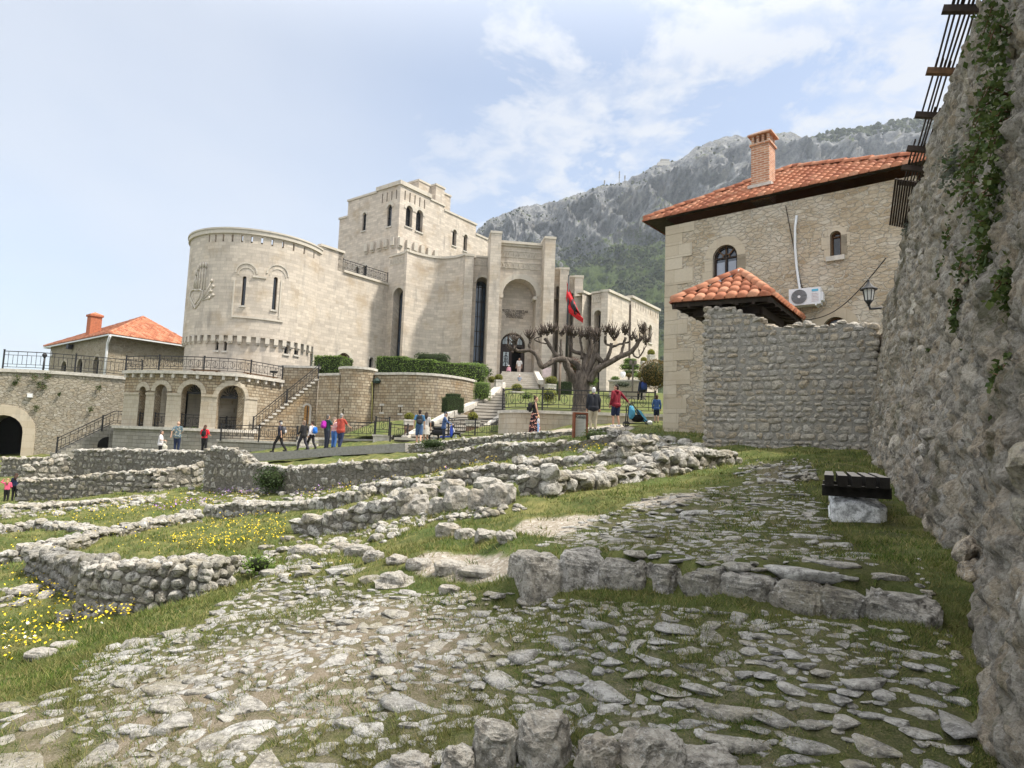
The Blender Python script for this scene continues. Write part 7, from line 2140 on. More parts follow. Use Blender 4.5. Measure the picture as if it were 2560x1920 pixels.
# ------------------------------------------------------------------ pollarded tree
def pollard():
    d0 = 31.5; B = at(1452, 1024, d0); B.z = lawnz(B.x, B.y) - .1
    root = empty('pollarded_tree', B, 0, 'leafless pollarded tree with knobbly fists of twigs in front of the museum', 'tree')
    def Q(x, y, o=0.0):   # zoom pixel of the measured crop, o = offset in depth
        return at(1160 + x * .229, 560 + y * .229, d0 + o)
    trunk = MB(); limbs = []; rng = random.Random(8)
    def limb(pts, r0, r1, name='limb'):
        P = [Q(*p) for p in pts]; S_ = []
        for i in range(len(P) - 1):      # catmull-rom
            a, b, c, d = P[max(i - 1, 0)], P[i], P[i + 1], P[min(i + 2, len(P) - 1)]
            for k in range(4):
                t = k / 4; S_.append(.5 * (2 * b + (c - a) * t + (2 * a - 5 * b + 4 * c - d) * t * t + (3 * b - a - 3 * c + d) * t ** 3) + Vector((rng.uniform(-.02, .02), rng.uniform(-.03, .03), rng.uniform(-.02, .02))))
        S_.append(P[-1]); n = len(S_)
        m = MB(); m.tube(S_, [(r0 + (r1 - r0) * (i / (n - 1)) ** .7) * .76 * rng.uniform(.86, 1.16) for i in range(n)], 12, jit=.12); limbs.append((name, m))
    trunk.tube([B - Vector((0, 0, .3)), B + Vector((0, 0, .05)), B + Vector((0, 0, .35)), Q(1290, 1700), Q(1300, 1610)], [.62, .48, .40, .40, .34], 14, jit=.07)
    limb([(1250, 1830, -.05), (1200, 1690, -.1), (1130, 1570, -.2), (1090, 1480, -.3), (980, 1490, -.5), (860, 1560, -.7), (800, 1450, -.8), (720, 1380, -.8), (600, 1390, -.9), (545, 1345, -.9)], .30, .09)
    limb([(1310, 1700, .1), (1270, 1600, .1), (1200, 1510, .15), (1080, 1470, .2), (1000, 1420, .3), (920, 1300, .4), (880, 1250, .5)], .24, .09)
    limb([(1290, 1700, .2), (1310, 1560, .3), (1320, 1440, .5), (1190, 1390, .6), (1160, 1330, .6), (1150, 1240, .6)], .22, .10)
    limb([(1320, 1650, .2), (1340, 1500, .3), (1390, 1350, .4), (1375, 1250, .4)], .24, .12)
    limb([(1350, 1700, -.1), (1380, 1560, -.1), (1430, 1420, -.1), (1440, 1290, -.1)], .25, .12)
    limb([(1440, 1430, -.1), (1530, 1510, -.3), (1590, 1400, -.4), (1610, 1300, -.4)], .17, .10)
    limb([(1360, 1720, -.2), (1440, 1600, -.3), (1560, 1530, -.4), (1700, 1450, -.5), (1830, 1390, -.6), (1900, 1300, -.6), (1950, 1230, -.6)], .27, .10)
    limb([(1830, 1400, -.6), (1905, 1460, -.6), (1990, 1330, -.6)], .07, .035)
    limb([(1600, 1350, -.4), (1660, 1330, -.4), (1740, 1300, -.35), (1800, 1290, -.3)], .09, .05); limb([(1610, 1320, -.4), (1540, 1300, -.5), (1545, 1220, -.5)], .08, .06)
    limb([(1700, 1450, -.5), (1740, 1330, -.4), (1760, 1240, -.4)], .10, .07); limb([(720, 1380, -.8), (715, 1320, -.8), (720, 1280, -.8)], .09, .08)
    limb([(920, 1300, .4), (850, 1300, .3), (770, 1260, .3), (830, 1230, .3)], .05, .045); limb([(1100, 1470, .2), (1060, 1420, .2), (1060, 1260, .2)], .07, .06); limb([(1290, 1470, .4), (1280, 1320, .4), (1270, 1260, .4)], .10, .07)
    tw = []
    for _ in range(46):
        nm, m0 = limbs[rng.randint(0, len(limbs) - 1)]; v = Vector(m0.v[rng.randint(len(m0.v) // 3, len(m0.v) - 14)]); a = Vector((rng.uniform(-.5, .5), rng.uniform(-.6, .3), 1)).normalized(); L = rng.uniform(.12, .4)
        m0.tube([v, v + a * L * .6 + Vector((rng.uniform(-.05, .05), 0, 0)), v + a * L], [.022, .016, .008], 5)
    for x, y, o, n in ((545, 1320, -.9, 14), (530, 1400, -.9, 5), (720, 1255, -.8, 16), (840, 1220, .3, 10), (905, 1230, .5, 18), (960, 1200, .5, 12), (1065, 1235, .2, 10), (1150, 1220, .6, 18), (1200, 1215, .6, 10), (1270, 1240, .4, 12), (1340, 1230, .4, 14), (1400, 1220, .4, 14), (1460, 1240, -.1, 14), (1440, 1300, -.1, 10), (1545, 1200, -.5, 9), (1610, 1210, -.4, 16), (1640, 1260, -.4, 9), (1760, 1215, -.4, 16), (1830, 1240, -.3, 7), (1900, 1280, -.6, 9), (1950, 1210, -.6, 16), (1985, 1290, -.6, 7)):
        p = Q(x, y + rng.uniform(-26, 22), o); m = MB(); rock2(m, p, (.15, .14, .15), 0, 2, 6, .12)
        for _ in range(3): rock2(m, p + Vector((rng.uniform(-.14, .14), rng.uniform(-.14, .14), rng.uniform(.0, .16))), (.08, .08, .09), 0, 1, 5, .1)
        for _ in range(int(n * 1.7)):
            a = Vector((rng.uniform(-.8, .8), rng.uniform(-.8, .8), rng.uniform(.6, 1.2))).normalized(); L = rng.uniform(.25, .62); b = p + Vector((rng.uniform(-.12, .12), rng.uniform(-.12, .12), .06))
            q = b + a * L * .55 + Vector((rng.uniform(-.06, .06), rng.uniform(-.06, .06), 0)); m.tube([b, q, q + (a + Vector((0, 0, .5))).normalized() * L * .5], [.026, .019, .010], 5)
            if rng.random() < .5: m.tube([q, q + Vector((rng.uniform(-.14, .14), rng.uniform(-.1, .1), rng.uniform(.08, .2)))], [.016, .008], 4)
        tw.append(m)
    g = G('pollard_bark', .95, .1); p = g.pos(); n1 = g.noise(g.scale(p, (1, 1, .3)), 9, 5, .7); n2 = g.noise(p, 30, 4, .7)
    col = g.mix(g.mapr(n1, .35, .65), (.05, .04, .033), (.18, .152, .128)); col = g.mix(g.mapr(n2, .55, .75, 0, .6), col, (.20, .185, .165))
    bk = g.done(col, g.bump(g.math('ADD', n1, n2), 1.0, .05)); g2 = m_plain('twig_bark', (.085, .066, .054), .9, .45, 14)
    inv = root.matrix_basis.inverted()
    for nm, m in [('trunk', trunk)] + limbs + [('twig_cluster', m) for m in tw]:
        o = m.build(nm, bk if nm != 'twig_cluster' else g2, root); o.matrix_parent_inverse = inv
pollard()
# ------------------------------------------------------------------ mountain
def mountain():
    RP_ = [(-500, 1090), (300, 1060), (600, 960), (900, 780), (1100, 640), (1190, 582), (1225, 548), (1300, 520), (1400, 500), (1450, 482), (1500, 466), (1550, 456), (1600, 436), (1640, 414), (1700, 398), (1735, 372), (1790, 348), (1830, 339), (1880, 341), (1930, 334), (1985, 334), (2020, 346), (2100, 326), (2200, 312), (2300, 296), (2560, 262), (3000, 262), (3800, 330)]
    rx = [a for a, b in RP_]; ry = [b for a, b in RP_]
    nu, nv = 520, 150; V = []; T_ = []
    pxs = np.concatenate([np.linspace(-500, 1140, 60), np.linspace(1150, 1700, 300), np.linspace(1705, 2400, 130), np.linspace(2420, 3800, 30)])
    for px in pxs:
        yr = np.interp(px, rx, ry)
        for k in range(nv):
            t = k / (nv - 1)
            if t < .02: d = 1600 - 300 * t / .02; py = yr + 20 * (1 - t / .02)
            else:
                s = (t - .02) / .98; d = np.interp(s, [0, .12, .3, .6, 1], [1300, 1215, 1020, 700, 360]); py = yr + (1085 - yr) * s
            p = at(px, py, d); q = p * .006
            cl = max(0, 1 - abs(t - .14) / .22); am = 52 * cl + 16
            n1 = mnoise.ridged_multi_fractal(Vector((q.x * 1.5, q.y * .9, q.z * 1.7)), .8, 2.2, 6, 1.0, 2.0) - 1.0
            n2 = mnoise.fractal(Vector((q.x * 8, q.y * 5, q.z * 8)), .7, 2.0, 5)
            e = min(1, max(0, (t - .02) * 14))
            dd = (n1 * am + n2 * 12) * (.12 + .88 * e)
            V.append((p.x, p.y - dd, p.z + dd * .22 * e + n2 * 4 * (1 - e)))
            T_.append(t)
    idx = np.arange(nu * nv).reshape(nu, nv)
    Q = np.stack([idx[:-1, :-1], idx[1:, :-1], idx[1:, 1:], idx[:-1, 1:]], -1).reshape(-1, 4)
    g = G('mountain_limestone', .98, .05); p = g.pos()
    n0 = g.noise(p, .006, 6, .6); n1 = g.noise(p, .02, 6, .68); n2 = g.noise(g.scale(p, (1, 1, .8)), .06, 7, .75); n3 = g.noise(p, .16, 5, .75)
    t = g.attr('down')
    rockc = g.mix(g.mapr(n2, .36, .64), (.085, .09, .105), (.29, .295, .30)); rockc = g.mix(g.mapr(n3, .52, .72, 0, .7), rockc, (.36, .36, .355)); rockc = g.mix(g.mapr(n1, .52, .66, 0, .4), rockc, (.34, .30, .24))
    veg = g.mix(g.mapr(n3, .35, .65), (.035, .055, .018), (.08, .105, .035))
    f = g.math('ADD', g.mapr(t, .16, .42, -.12, .24), g.math('ADD', g.math('MULTIPLY', n1, .7), g.math('MULTIPLY', n3, .45)))
    nz = g.node('ShaderNodeSeparateXYZ', {'Vector': g.node('ShaderNodeNewGeometry').outputs['Normal']}).outputs[2]
    f = g.math('ADD', f, g.mapr(nz, .2, .8, -.05, .08))
    col = g.mix(g.mapr(f, .56, .66), rockc, veg)
    m = g.done(col, g.bump(g.math('ADD', n3, n2), 1.0, 6))
    o = tri_mesh('mountain', np.array(V), Q, m, None, True, 4)
    a = o.data.attributes.new('down', 'FLOAT', 'POINT'); a.data.foreach_set('value', np.array(T_, 'f'))
    tag(o, 'grey limestone mountain with scrub covered slopes behind the house', kind='structure')
    V = np.array(V).reshape(nu, nv, 3); rs = np.random.RandomState(2); IV, IT = ICO[1]; IT = np.array(IT); AV = []; AT_ = []; c = 0
    def put(i, j, s):
        nonlocal c
        p = V[i, j] * (1 - .5) + V[min(i + 1, nu - 1), min(j + 1, nv - 1)] * .5 + rs.normal(size=3) * np.array([2, 2, .2])
        v = IV * (1 + rs.normal(scale=.18, size=(len(IV), 1))) * np.array([s, s, s * rs.uniform(.7, 1.3)]) + p + np.array([0, 0, s * .45])
        AV.append(v); AT_.append(IT + c * len(IV)); c += 1
    n = 0
    while n < 7000:
        px = rs.uniform(1180, 1690) if rs.rand() < .9 else rs.uniform(1690, 2400); i = int(np.searchsorted(pxs, px)); j = int(nv * (.22 + .6 * rs.rand()))
        q = V[i, j]; w = mnoise.fractal(Vector(q) * .012, .8, 2, 4)
        if w + (j / nv - .45) * .9 < rs.uniform(-.25, .45): continue
        put(i, j, rs.uniform(1.2, 3.0)); n += 1
    for i in range(nu):
        px = pxs[i]
        if 2030 < px < 2500:
            for _ in range(4): put(i, rs.randint(3, 9), rs.uniform(2.5, 6.5))
        elif 1190 < px < 2030 and rs.rand() < .5: put(i, rs.randint(3, 14), rs.uniform(1.2, 3.2))
    o = tri_mesh('mountain_forest', np.concatenate(AV), np.concatenate(AT_), m_leaf('distant_scrub', (.035, .05, .02), (.085, .10, .04), .9), None, False)
    tag(o, 'scrub and small trees scattered over the mountain slope', kind='stuff')
    q = at(1658, 416, 1290); mb = MB(); mb.box(q + Vector((0, 0, 2)), (26, 14, 7)); mb.box(q + Vector((2, 0, 7)), (22, 14, 2)); mb.box(q + Vector((3, 0, 10)), (16, 11, 4)); mb.box(q + Vector((3, 0, 12.6)), (19, 13, 1)); tag(mb.build('clifftop_hut', MAT['coping']), 'tiny building perched on the mountain ridge', 'building')
    for px, py, h, lb in ((1511, 466, 13, 'short radio mast on the ridge, left of the tall one'), (1548, 458, 26, 'tall radio mast on the mountain ridge'), (1562, 455, 14, 'short radio mast on the ridge, right of the tall one')):
        q = at(px, py, 1290); mb = MB(); mb.bar(q - Vector((0, 0, 4)), q + Vector((0, 0, h)), 1.1)
        for k in (.5, .7, .9): mb.box(q + Vector((0, 0, h * k)), (2.4, 2.4, 2))
        tag(mb.build('radio_mast', MAT['greyblock']), lb, 'radio mast', 'radio masts on the ridge')
mountain()
# ------------------------------------------------------------------ grass and meadow flowers
def m_blade(name, stops):
    g = G(name, .7, .2); r = g.isl(); col = g.ramp(r, stops)
    col = g.mix(g.mapr(g.noise(g.pos(), 1.4, 3), .4, .65, 0, .55), col, (.17, .15, .06))
    tr = g.node('ShaderNodeBsdfTranslucent', {'Color': col}); ms = g.node('ShaderNodeMixShader', {0: .3})
    g.t.links.new(g.b.outputs[0], ms.inputs[1]); g.t.links.new(tr.outputs[0], ms.inputs[2]); g.t.links.new(ms.outputs[0], g.t.nodes['Material Output'].inputs[0])
    return g.done(col)
def ground_samples(n, rs, ymax=24, near=False):
    rr = rs.uniform(np.searchsorted(rowY, 1.9), np.searchsorted(rowY, ymax), n); ss = rs.uniform(0, NSEG - 2, n)
    if near:      # even density as seen from the path
        yy = 1 / (1 / 26 + (1 / 2.05 - 1 / 26) * rs.rand(n) ** .9); xx = rs.uniform(-1.0, .92, n) * yy
        rr = np.log((yy + 3.6) / Y0) / math.log(YR); ss = ((xx / (yy + 3.6) - S0) / (S1 - S0) * (NSEG - 1)).clip(0, NSEG - 2.01)
    a = rr.astype(int); b = ss.astype(int); fi = rr - a; fs = ss - b
    L = lambda A: (A[a, b] * (1 - fs) + A[a, b + 1] * fs) * (1 - fi) + (A[a + 1, b] * (1 - fs) + A[a + 1, b + 1] * fs) * fi
    y = Y0 * YR ** rr - 3.6; x = (y + 3.6) * (S0 + (S1 - S0) * ss / (NSEG - 1)); z = L(HZ)
    px, py = projv(x, y, z)
    return x, y, z, px, py, L(A_COB), L(A_GRAV), L(A_DIRT), L(A_SHADY)
def wob(x, y):
    return np.sin(x * 2.1 + 1.3 * np.sin(y * 1.7)) * np.sin(y * 1.9 + 1.1 * np.sin(x * 2.7)) * .5 + np.sin(x * 6.3 + np.sin(y * 5.1)) * np.sin(y * 7.0 + x) * .35
def blades(name, n, seed, h0, hk, w0, wk, stops, label, accept, clump=0):
    rs = np.random.RandomState(seed); x, y, z, px, py, ac, ag, ad, ah = ground_samples(n, rs, 26, True)
    wb = wob(x, y)
    ok = (px > -120) & (px < 2680) & (py < 2050) & (rs.rand(n) < accept(px, py, x, y, ac, ag, ad, ah, wb))
    i0 = ((y - 1) / .02).astype(int).clip(0, 759); j0 = ((x + 8) / .02).astype(int).clip(0, 899)
    ok &= ~(OCC[i0, j0] & (y < 16) & (np.abs(x) < 8)); ok &= x < wbase(y) + .05
    x, y, z, wb = x[ok], y[ok], z[ok], wb[ok]; m = len(x)
    ox = oy = 0
    if clump:
        cs = rs.uniform(.5, 1.5, m); x, y, z, wb, cs = [np.repeat(q, clump) for q in (x, y, z, wb, cs)]; m = len(x); sg = (.016 + .0035 * y) * cs; ox, oy = rs.normal(size=m) * sg, rs.normal(size=m) * sg; x = x + ox; y = y + oy
    d = np.maximum(y, 1.8)
    h = (h0 + hk * d) * rs.uniform(.4, 1.25, m) * (1 + .5 * wb); w = np.maximum(w0, wk * d) * rs.uniform(.7, 1.3, m)
    th = rs.uniform(0, 2 * pi, m); ln = rs.normal(scale=.55, size=(m, 2)) * h[:, None]
    if clump: ln = ln * .7 + np.stack([ox, oy], 1) * .7; h = h * cs ** .5
    B = np.stack([x, y, z - .005], 1); s = np.stack([np.cos(th) * w / 2, np.sin(th) * w / 2, np.zeros(m)], 1); t = np.stack([ln[:, 0], ln[:, 1], h], 1)
    V = np.stack([B - s, B + s, B + t], 1).reshape(-1, 3)
    o = tri_mesh(name, V, np.arange(m * 3).reshape(m, 3), m_blade(name, stops)); tag(o, label, kind='stuff')
def acc(px, py, x, y, ac, ag, ad, ah, wb):
    a = np.where(ac > .4, .26 + .4 * (wb > .05), .9); a = a * (1 - .95 * np.clip(ag * 1.4, 0, 1)) * (1 - .55 * np.clip(ad, 0, 1)) * np.clip(1.1 + wb, .25, 1)
    return a
blades('grass', 330000, 5, .016, .0055, .0040, .0014, [(0, (.05, .095, .016)), (.4, (.115, .175, .032)), (.7, (.22, .235, .065)), (1, (.38, .31, .15))], 'short patchy spring grass between the stones and walls', acc)
def acc3(px, py, x, y, ac, ag, ad, ah, wb):
    return np.where(ac > .35, .55, .35) * (1 - .9 * np.clip(ag * 1.4, 0, 1)) * (1 - .62 * np.clip(ad, 0, 1)) * np.clip(.75 + wb, .1, 1)
blades('grass_clumps', 16000, 15, .016, .0040, .0036, .0013, [(0, (.025, .05, .010)), (.45, (.06, .105, .02)), (.8, (.13, .16, .04)), (1, (.33, .26, .13))], 'small turf clumps growing between the cobbles', acc3, 22)
def acc2(px, py, x, y, ac, ag, ad, ah, wb):
    q = inpoly(px, py, [(0, 1560), (190, 1500), (640, 1290), (720, 1330), (500, 1560), (0, 1760)]) * .7 + inpoly(px, py, [(2060, 1330), (2300, 1400), (2330, 1490), (2050, 1440)]) * .9 + inpoly(px, py, [(1310, 1470), (2340, 1520), (2340, 1570), (1310, 1510)]) * .5 + inpoly(px, py, [(1040, 1410), (1310, 1450), (1310, 1480), (1000, 1470)]) * .7 + inpoly(px, py, [(1850, 1130), (2000, 1120), (2000, 1160), (1850, 1160)]) * .8 + inpoly(px, py, [(1900, 1540), (2330, 1570), (2560, 1900), (2400, 1990), (1800, 1990)]) * .45 * (wb > .1)
    return np.clip(q, 0, 1) * np.clip(.6 + wb, .1, 1) * (1 - .9 * np.clip(ag, 0, 1))
blades('tall_grass', 130000, 6, .02, .0055, .006, .0017, [(0, (.035, .075, .014)), (.6, (.085, .15, .028)), (1, (.16, .20, .05))], 'taller green grass in the meadow and along the wall feet', acc2)
def flowers(name, polys, n, seed, r, col, label):
    rs = np.random.RandomState(seed); x, y, z, px, py, ac, ag, ad, ah = ground_samples(n, rs, 30)
    ok = np.zeros(n, bool)
    for p, dn in polys: ok |= inpoly(px, py, p) & (rs.rand(n) < dn * np.clip(.65 + .6 * wob(x * .9, y * .9), .1, 1))
    x, y, z = x[ok], y[ok], z[ok]; m = len(x); R_ = r * rs.uniform(.6, 1.25, m) * (1 + y * .035); h = rs.uniform(.08, .2, m)
    th = np.arange(5) * 2 * pi / 5; V = np.zeros((m, 9, 3)); tl = rs.normal(scale=.45, size=(m, 2))
    for k in range(5):
        dx, dy = np.cos(th[k]) * R_, np.sin(th[k]) * R_; V[:, k] = np.stack([x + dx, y + dy, z + h + dx * tl[:, 0] + dy * tl[:, 1]], 1)
    V[:, 5] = np.stack([x, y, z + h - R_ * .35], 1); V[:, 6] = np.stack([x - .003, y, z], 1); V[:, 7] = np.stack([x + .003, y, z], 1); V[:, 8] = V[:, 5]
    F_ = []
    base = np.arange(m)[:, None] * 9
    F_ = np.concatenate([np.concatenate([base + k, base + (k + 1) % 5, base + 5], 1) for k in range(5)])
    o = tri_mesh(name, V.reshape(-1, 3), F_, col); tag(o, label, kind='stuff')
yl = m_plain('buttercup_yellow', (.75, .55, .02), .6, .15, 3); vi = m_plain('violet_petal', (.36, .20, .50), .6, .2, 3); wh = m_plain('white_petal', (.72, .72, .68), .6, .1, 3)
flowers('yellow_wildflowers', [([(400, 1375), (500, 1320), (640, 1292), (722, 1300), (705, 1372), (560, 1385)], .42), ([(330, 1380), (480, 1330), (560, 1390), (400, 1400)], .25), ([(0, 1470), (120, 1430), (190, 1470), (185, 1565), (340, 1535), (330, 1560), (120, 1620), (0, 1670)], .26), ([(0, 1300), (330, 1260), (640, 1215), (720, 1290), (640, 1390), (200, 1460), (330, 1560), (0, 1700)], .07), ([(60, 1290), (400, 1242), (640, 1215), (660, 1265), (300, 1310)], .2), ([(700, 1205), (1250, 1150), (1280, 1180), (1000, 1225), (760, 1260)], .16), ([(850, 1420), (1100, 1380), (640, 1500), (600, 1480)], .03), ([(1440, 1100), (1560, 1130), (1500, 1150), (1400, 1130)], .2)], 260000, 8, .0085, yl, 'yellow buttercups scattered in the meadow')
flowers('violet_wildflowers', [([(545, 1218), (660, 1208), (690, 1240), (540, 1245)], .8), ([(380, 1275), (560, 1240), (560, 1258), (400, 1290)], .4), ([(640, 1215), (1000, 1200), (1230, 1160), (760, 1255)], .1)], 130000, 9, .014, vi, 'violet flowers below the long grey ruined wall')
flowers('white_wildflowers', [([(0, 1560), (330, 1540), (250, 1600), (0, 1650)], .05), ([(440, 1180), (760, 1180), (760, 1260), (440, 1240)], .12), ([(1500, 985), (1640, 985), (1640, 1030), (1470, 1030)], .2)], 90000, 10, .011, wh, 'small white daisies dotted in the grass')
# plants on the rampart
def wallhit(px, py):
    r = ray(px, py); last = None
    for d in np.arange(2.0, 14, .03):
        p = r * (d / r.y); b = wbase(p.y) + .115 * max(0, p.z + 1.2) * .92
        if p.x > b - .02: last = p; break
    return last if last is not None else at(px, py, 4)
WN = Vector((-.9, .43, .1))
for px, py, s, mt in ((2520, 85, .55, 0), (2500, 40, .4, 0), (2505, 240, .6, 0), (2534, 290, .45, 0), (2520, 357, .4, 0), (2452, 402, .5, 0), (2462, 458, .55, 0), (2394, 412, .45, 1), (2505, 477, .45, 0), (2480, 340, .4, 0), (2278, 564, .35, 1), (2390, 579, .3, 0), (2370, 666, .25, 0), (2423, 651, .3, 0), (2481, 632, .38, 0), (2470, 560, .25, 0), (2404, 752, .2, 0), (2530, 714, .3, 0), (2394, 801, .16, 0), (2534, 936, .3, 0), (2269, 1206, .3, 0), (2539, 1476, .16, 0), (2515, 1120, .14, 0), (2210, 900, .25, 0), (2240, 1010, .25, 1), (2330, 880, .14, 0), (2440, 870, .14, 0)):
    p = wallhit(px, py); wallplant(p, s * .72, WN, 'leafy green plant rooted in the rampart face' if not mt else 'wispy pale green plant rooted in the rampart face', 'plants growing on the rampart', int(70 + 330 * s), .036 + .014 * p.y / 6, 'leaf_olive' if not mt else 'leaf_grey')
# ------------------------------------------------------------------ bench
def bench():
    c = atz(2160, 1335, -.655); d = c.y; k = d / FPX; rz = -.46
    r = empty('bench', (c.x + .07, c.y + .25, -.66), rz, 'bench of five dark timber beams on pale stone blocks by the rampart', 'bench'); L = 1.9; wd = .55
    rng = random.Random(2)
    for i in range(5):
        m = MB(); x = -wd / 2 + wd * (i + .5) / 5; l0 = (-.04, .0, -.03, -.02, .02)[i]
        m.box((x, L / 2 + l0 - .2, .45), (wd / 5 * .70, L, .10)); o = m.build('seat_beam', MAT['beam'], r)
    for y in (.02, 1.15):
        m = MB(); m.box((0, y, .355), (wd * 1.02, .13, .10)); m.build('cross_beam', MAT['beam'], r)
        m = MB(); rock2(m, (.01, y + .1, .10), (wd * .88, .34, .46), 0, 4, 5, .035, .93, .01); m.build('stone_block', MAT['block'], r)
g = G('bench_beam_wood', .85, .2); p = g.pos(); n = g.noise(g.scale(p, (30, 3, 30)), 1, 5, .7)
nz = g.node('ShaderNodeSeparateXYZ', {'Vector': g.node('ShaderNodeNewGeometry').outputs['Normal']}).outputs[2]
MAT['beam'] = g.done(g.mix(g.mapr(nz, .6, .9), g.mix(n, (.008, .007, .006), (.03, .026, .022)), g.mix(n, (.24, .22, .195), (.44, .415, .385))), g.bump(n, .5, .01))  # upward faces pale grey, sides and ends near black
MAT['block'] = m_stone('bench_block', [(.34, .35, .36)], warm=(.36, .35, .32), lich=(.52, .53, .54), dark=(.17, .17, .165), bump=.5)
bench()
# ------------------------------------------------------------------ board, flag, scooter, buggy
def board():
    p = at(1450, 1104, 24.3); k = p.y / FPX; r = empty('information_board', p, .10, 'information board titled Kalaja in a red brown wooden frame', 'information board'); fm = m_plain('red_brown_wood', (.22, .075, .04), .6, .25, 10)
    w, h = 33 * k, 72 * k; m = MB(); m.box((.0, .1, h / 2), (w, .06, h * .96))
    for s in (-1, 1): m.box((s * w / 2, .02, h / 2), (.07, .30 if s < 0 else .1, h * 1.02))
    m.box((0, .04, h * .985), (w, .12, .06)); m.build('frame', fm, r)
    m = MB(); m.box((0, .06, h * .48), (w * .88, .03, h * .9)); pn = m.build('panel', m_plain('pale_panel', (.62, .61, .55), .5, .05, 3), r)
    m = MB(); rng = random.Random(3)
    for i in range(13): m.box((-w * .03 + rng.uniform(-.01, .01), .042, h * (.72 - i * .05)), (w * rng.uniform(.6, .74), .004, .012))
    m.build('text_lines', m_plain('grey_print', (.30, .30, .27), .6), pn)
    W = lambda u, z, t: Vector((u, .042 + t, z)); text_mesh('Kalaja', .17, W, 0, h * .81, 0, MAT['iron'], 'title', pn)
board()
def flag():
    b = at(1416, 900, 46); tp = at(1419, 689, 46); tp.x = b.x; tp.y = b.y; r = empty('flagpole', b, 0, 'black flagpole with a drooping red flag before the museum', 'flagpole'); H = tp.z - b.z
    m = MB(); m.tube([(0, 0, 0), (0, 0, H)], [.10, .06], 10); m.lathe([(.02, H - .05), (.07, H), (.02, H + .08)], n=8); m.build('pole', MAT['iron'], r)
    nu, nv = 16, 22; V = []; A = at(1414, 703, 46) - b; Bq = at(1416, 786, 46) - b; C = at(1450, 806, 45.6) - b; D = at(1432, 742, 45.6) - b
    for i in range(nu + 1):
        for j in range(nv + 1):
            s, t = i / nu, j / nv      # s along the hoist, t along the fly
            h = (A * (1 - s) + Bq * s * .92 + A * s * .08); e = Vector((C.x * (.55 + .45 * s) + .28, -.25, (A.z * (1 - s) + C.z * s) - (1 - s) * 2.3))
            q = h.lerp(e, t); sag = sin(pi * min(1, t)) * .12
            V.append((q.x + .06 + .05 * sin(s * 9 + t * 3), q.y + .20 * sin(s * 13 + t * 2) * (.3 + t), q.z - sag * (1 - s)))
    F_ = [(i * (nv + 1) + j, i * (nv + 1) + j + 1, (i + 1) * (nv + 1) + j + 1, (i + 1) * (nv + 1) + j) for i in range(nu) for j in range(nv)]
    m = MB(); m.add(V, F_, 0, True); rd = m_plain('flag_red', (.62, .02, .03), .7, .08, 3); cl = m.build('flag', rd, r)
    G2 = lambda s, t: Vector(V[int(round(s * nu)) * (nv + 1) + int(round(t * nv))]) + Vector((0, -.03, 0))
    m = MB()
    for S in (((.5, .36), (.5, .64)), ((.3, .42), (.7, .42)), ((.25, .46), (.62, .52)), ((.28, .58), (.7, .54)), ((.2, .40), (.36, .46)), ((.2, .6), (.36, .54)), ((.45, .34), (.8, .46)), ((.45, .66), (.8, .56)), ((.4, .5), (.9, .5)), ((.55, .40), (.85, .44))):
        a_, b_ = G2(*S[0]), G2(*S[1]); m.tube([a_, a_.lerp(b_, .5), b_], [.05, .10, .04], 5)
    m.build('eagle_emblem', MAT['iron'], cl)
flag()
def scooter():
    p = at(1110, 1108, 33.2); r = empty('scooter', p, -.1, 'blue and black scooter with a top box under the man in the blue jacket', 'scooter'); bl = m_plain('scooter_blue', (.02, .06, .42), .35, .1, 4, spec=.6); bk = m_plain('scooter_black', (.02, .02, .022), .5, .2, 6)
    for x, n in ((-.55, 'wheel'), (.62, 'wheel')):
        m = MB(); m.tube([(x + cos(a) * .24, 0, .29 + sin(a) * .24) for a in np.linspace(0, 2 * pi, 21)], .05, 8, cap=False); w = m.build(n, bk, r)
        m = MB(); m.lathe([(.03, -.05), (.05, 0), (.03, .05)], (0, 0, 0), 10); m.bar((-.2, 0, 0), (.2, 0, 0), .03); m.bar((0, -.2, 0), (0, .2, 0), .03); o = m.build('rim', MAT['plastic'], w); o.location = (x, 0, .29); o.rotation_euler = (pi / 2, 0, 0)
    m = MB(); rock2(m, (.36, 0, .62), (.16, .38, .62), 0, 3, 3, .0, .5, 0); m.bar((.30, 0, .35), (-.2, 0, .32), .26, .08); m.build('leg_shield', bl, r)
    m = MB(); rock2(m, (-.35, 0, .55), (.7, .30, .34), 0, 3, 3, 0, .5, 0); m.build('rear_body', bk, r)
    m = MB(); rock2(m, (-.28, 0, .76), (.75, .28, .13), 0, 3, 3, 0, .6, 0); m.build('saddle', bk, r)
    m = MB(); rock2(m, (-.78, 0, .98), (.42, .42, .32), 0, 3, 3, 0, .8, 0); m.build('top_box', bk, r)
    m = MB(); m.tube([(.60, 0, .3), (.46, 0, .75), (.36, 0, 1.0)], .035, 7); m.tube([(.3, -.32, 1.02), (.36, -.1, 1.02), (.36, .1, 1.02), (.3, .32, 1.02)], .02, 6); m.build('fork_and_handlebar', MAT['plastic'], r)
    m = MB(); rock2(m, (.66, 0, .55), (.38, .16, .08), 0, 3, 3, 0, .4, 0); m.build('front_mudguard', bk, r); m = MB(); rock2(m, (.47, 0, .93), (.14, .22, .16), 0, 3, 3, 0, .4, 0); m.build('headlight', MAT['glassblue'], r)
    m = MB()
    for s in (-.25, .25): m.bar((.36, s, 1.02), (.42, s * 1.5, 1.22), .015); m.box((.42, s * 1.5, 1.25), (.02, .12, .08))
    m.build('mirrors', bk, r)
scooter()
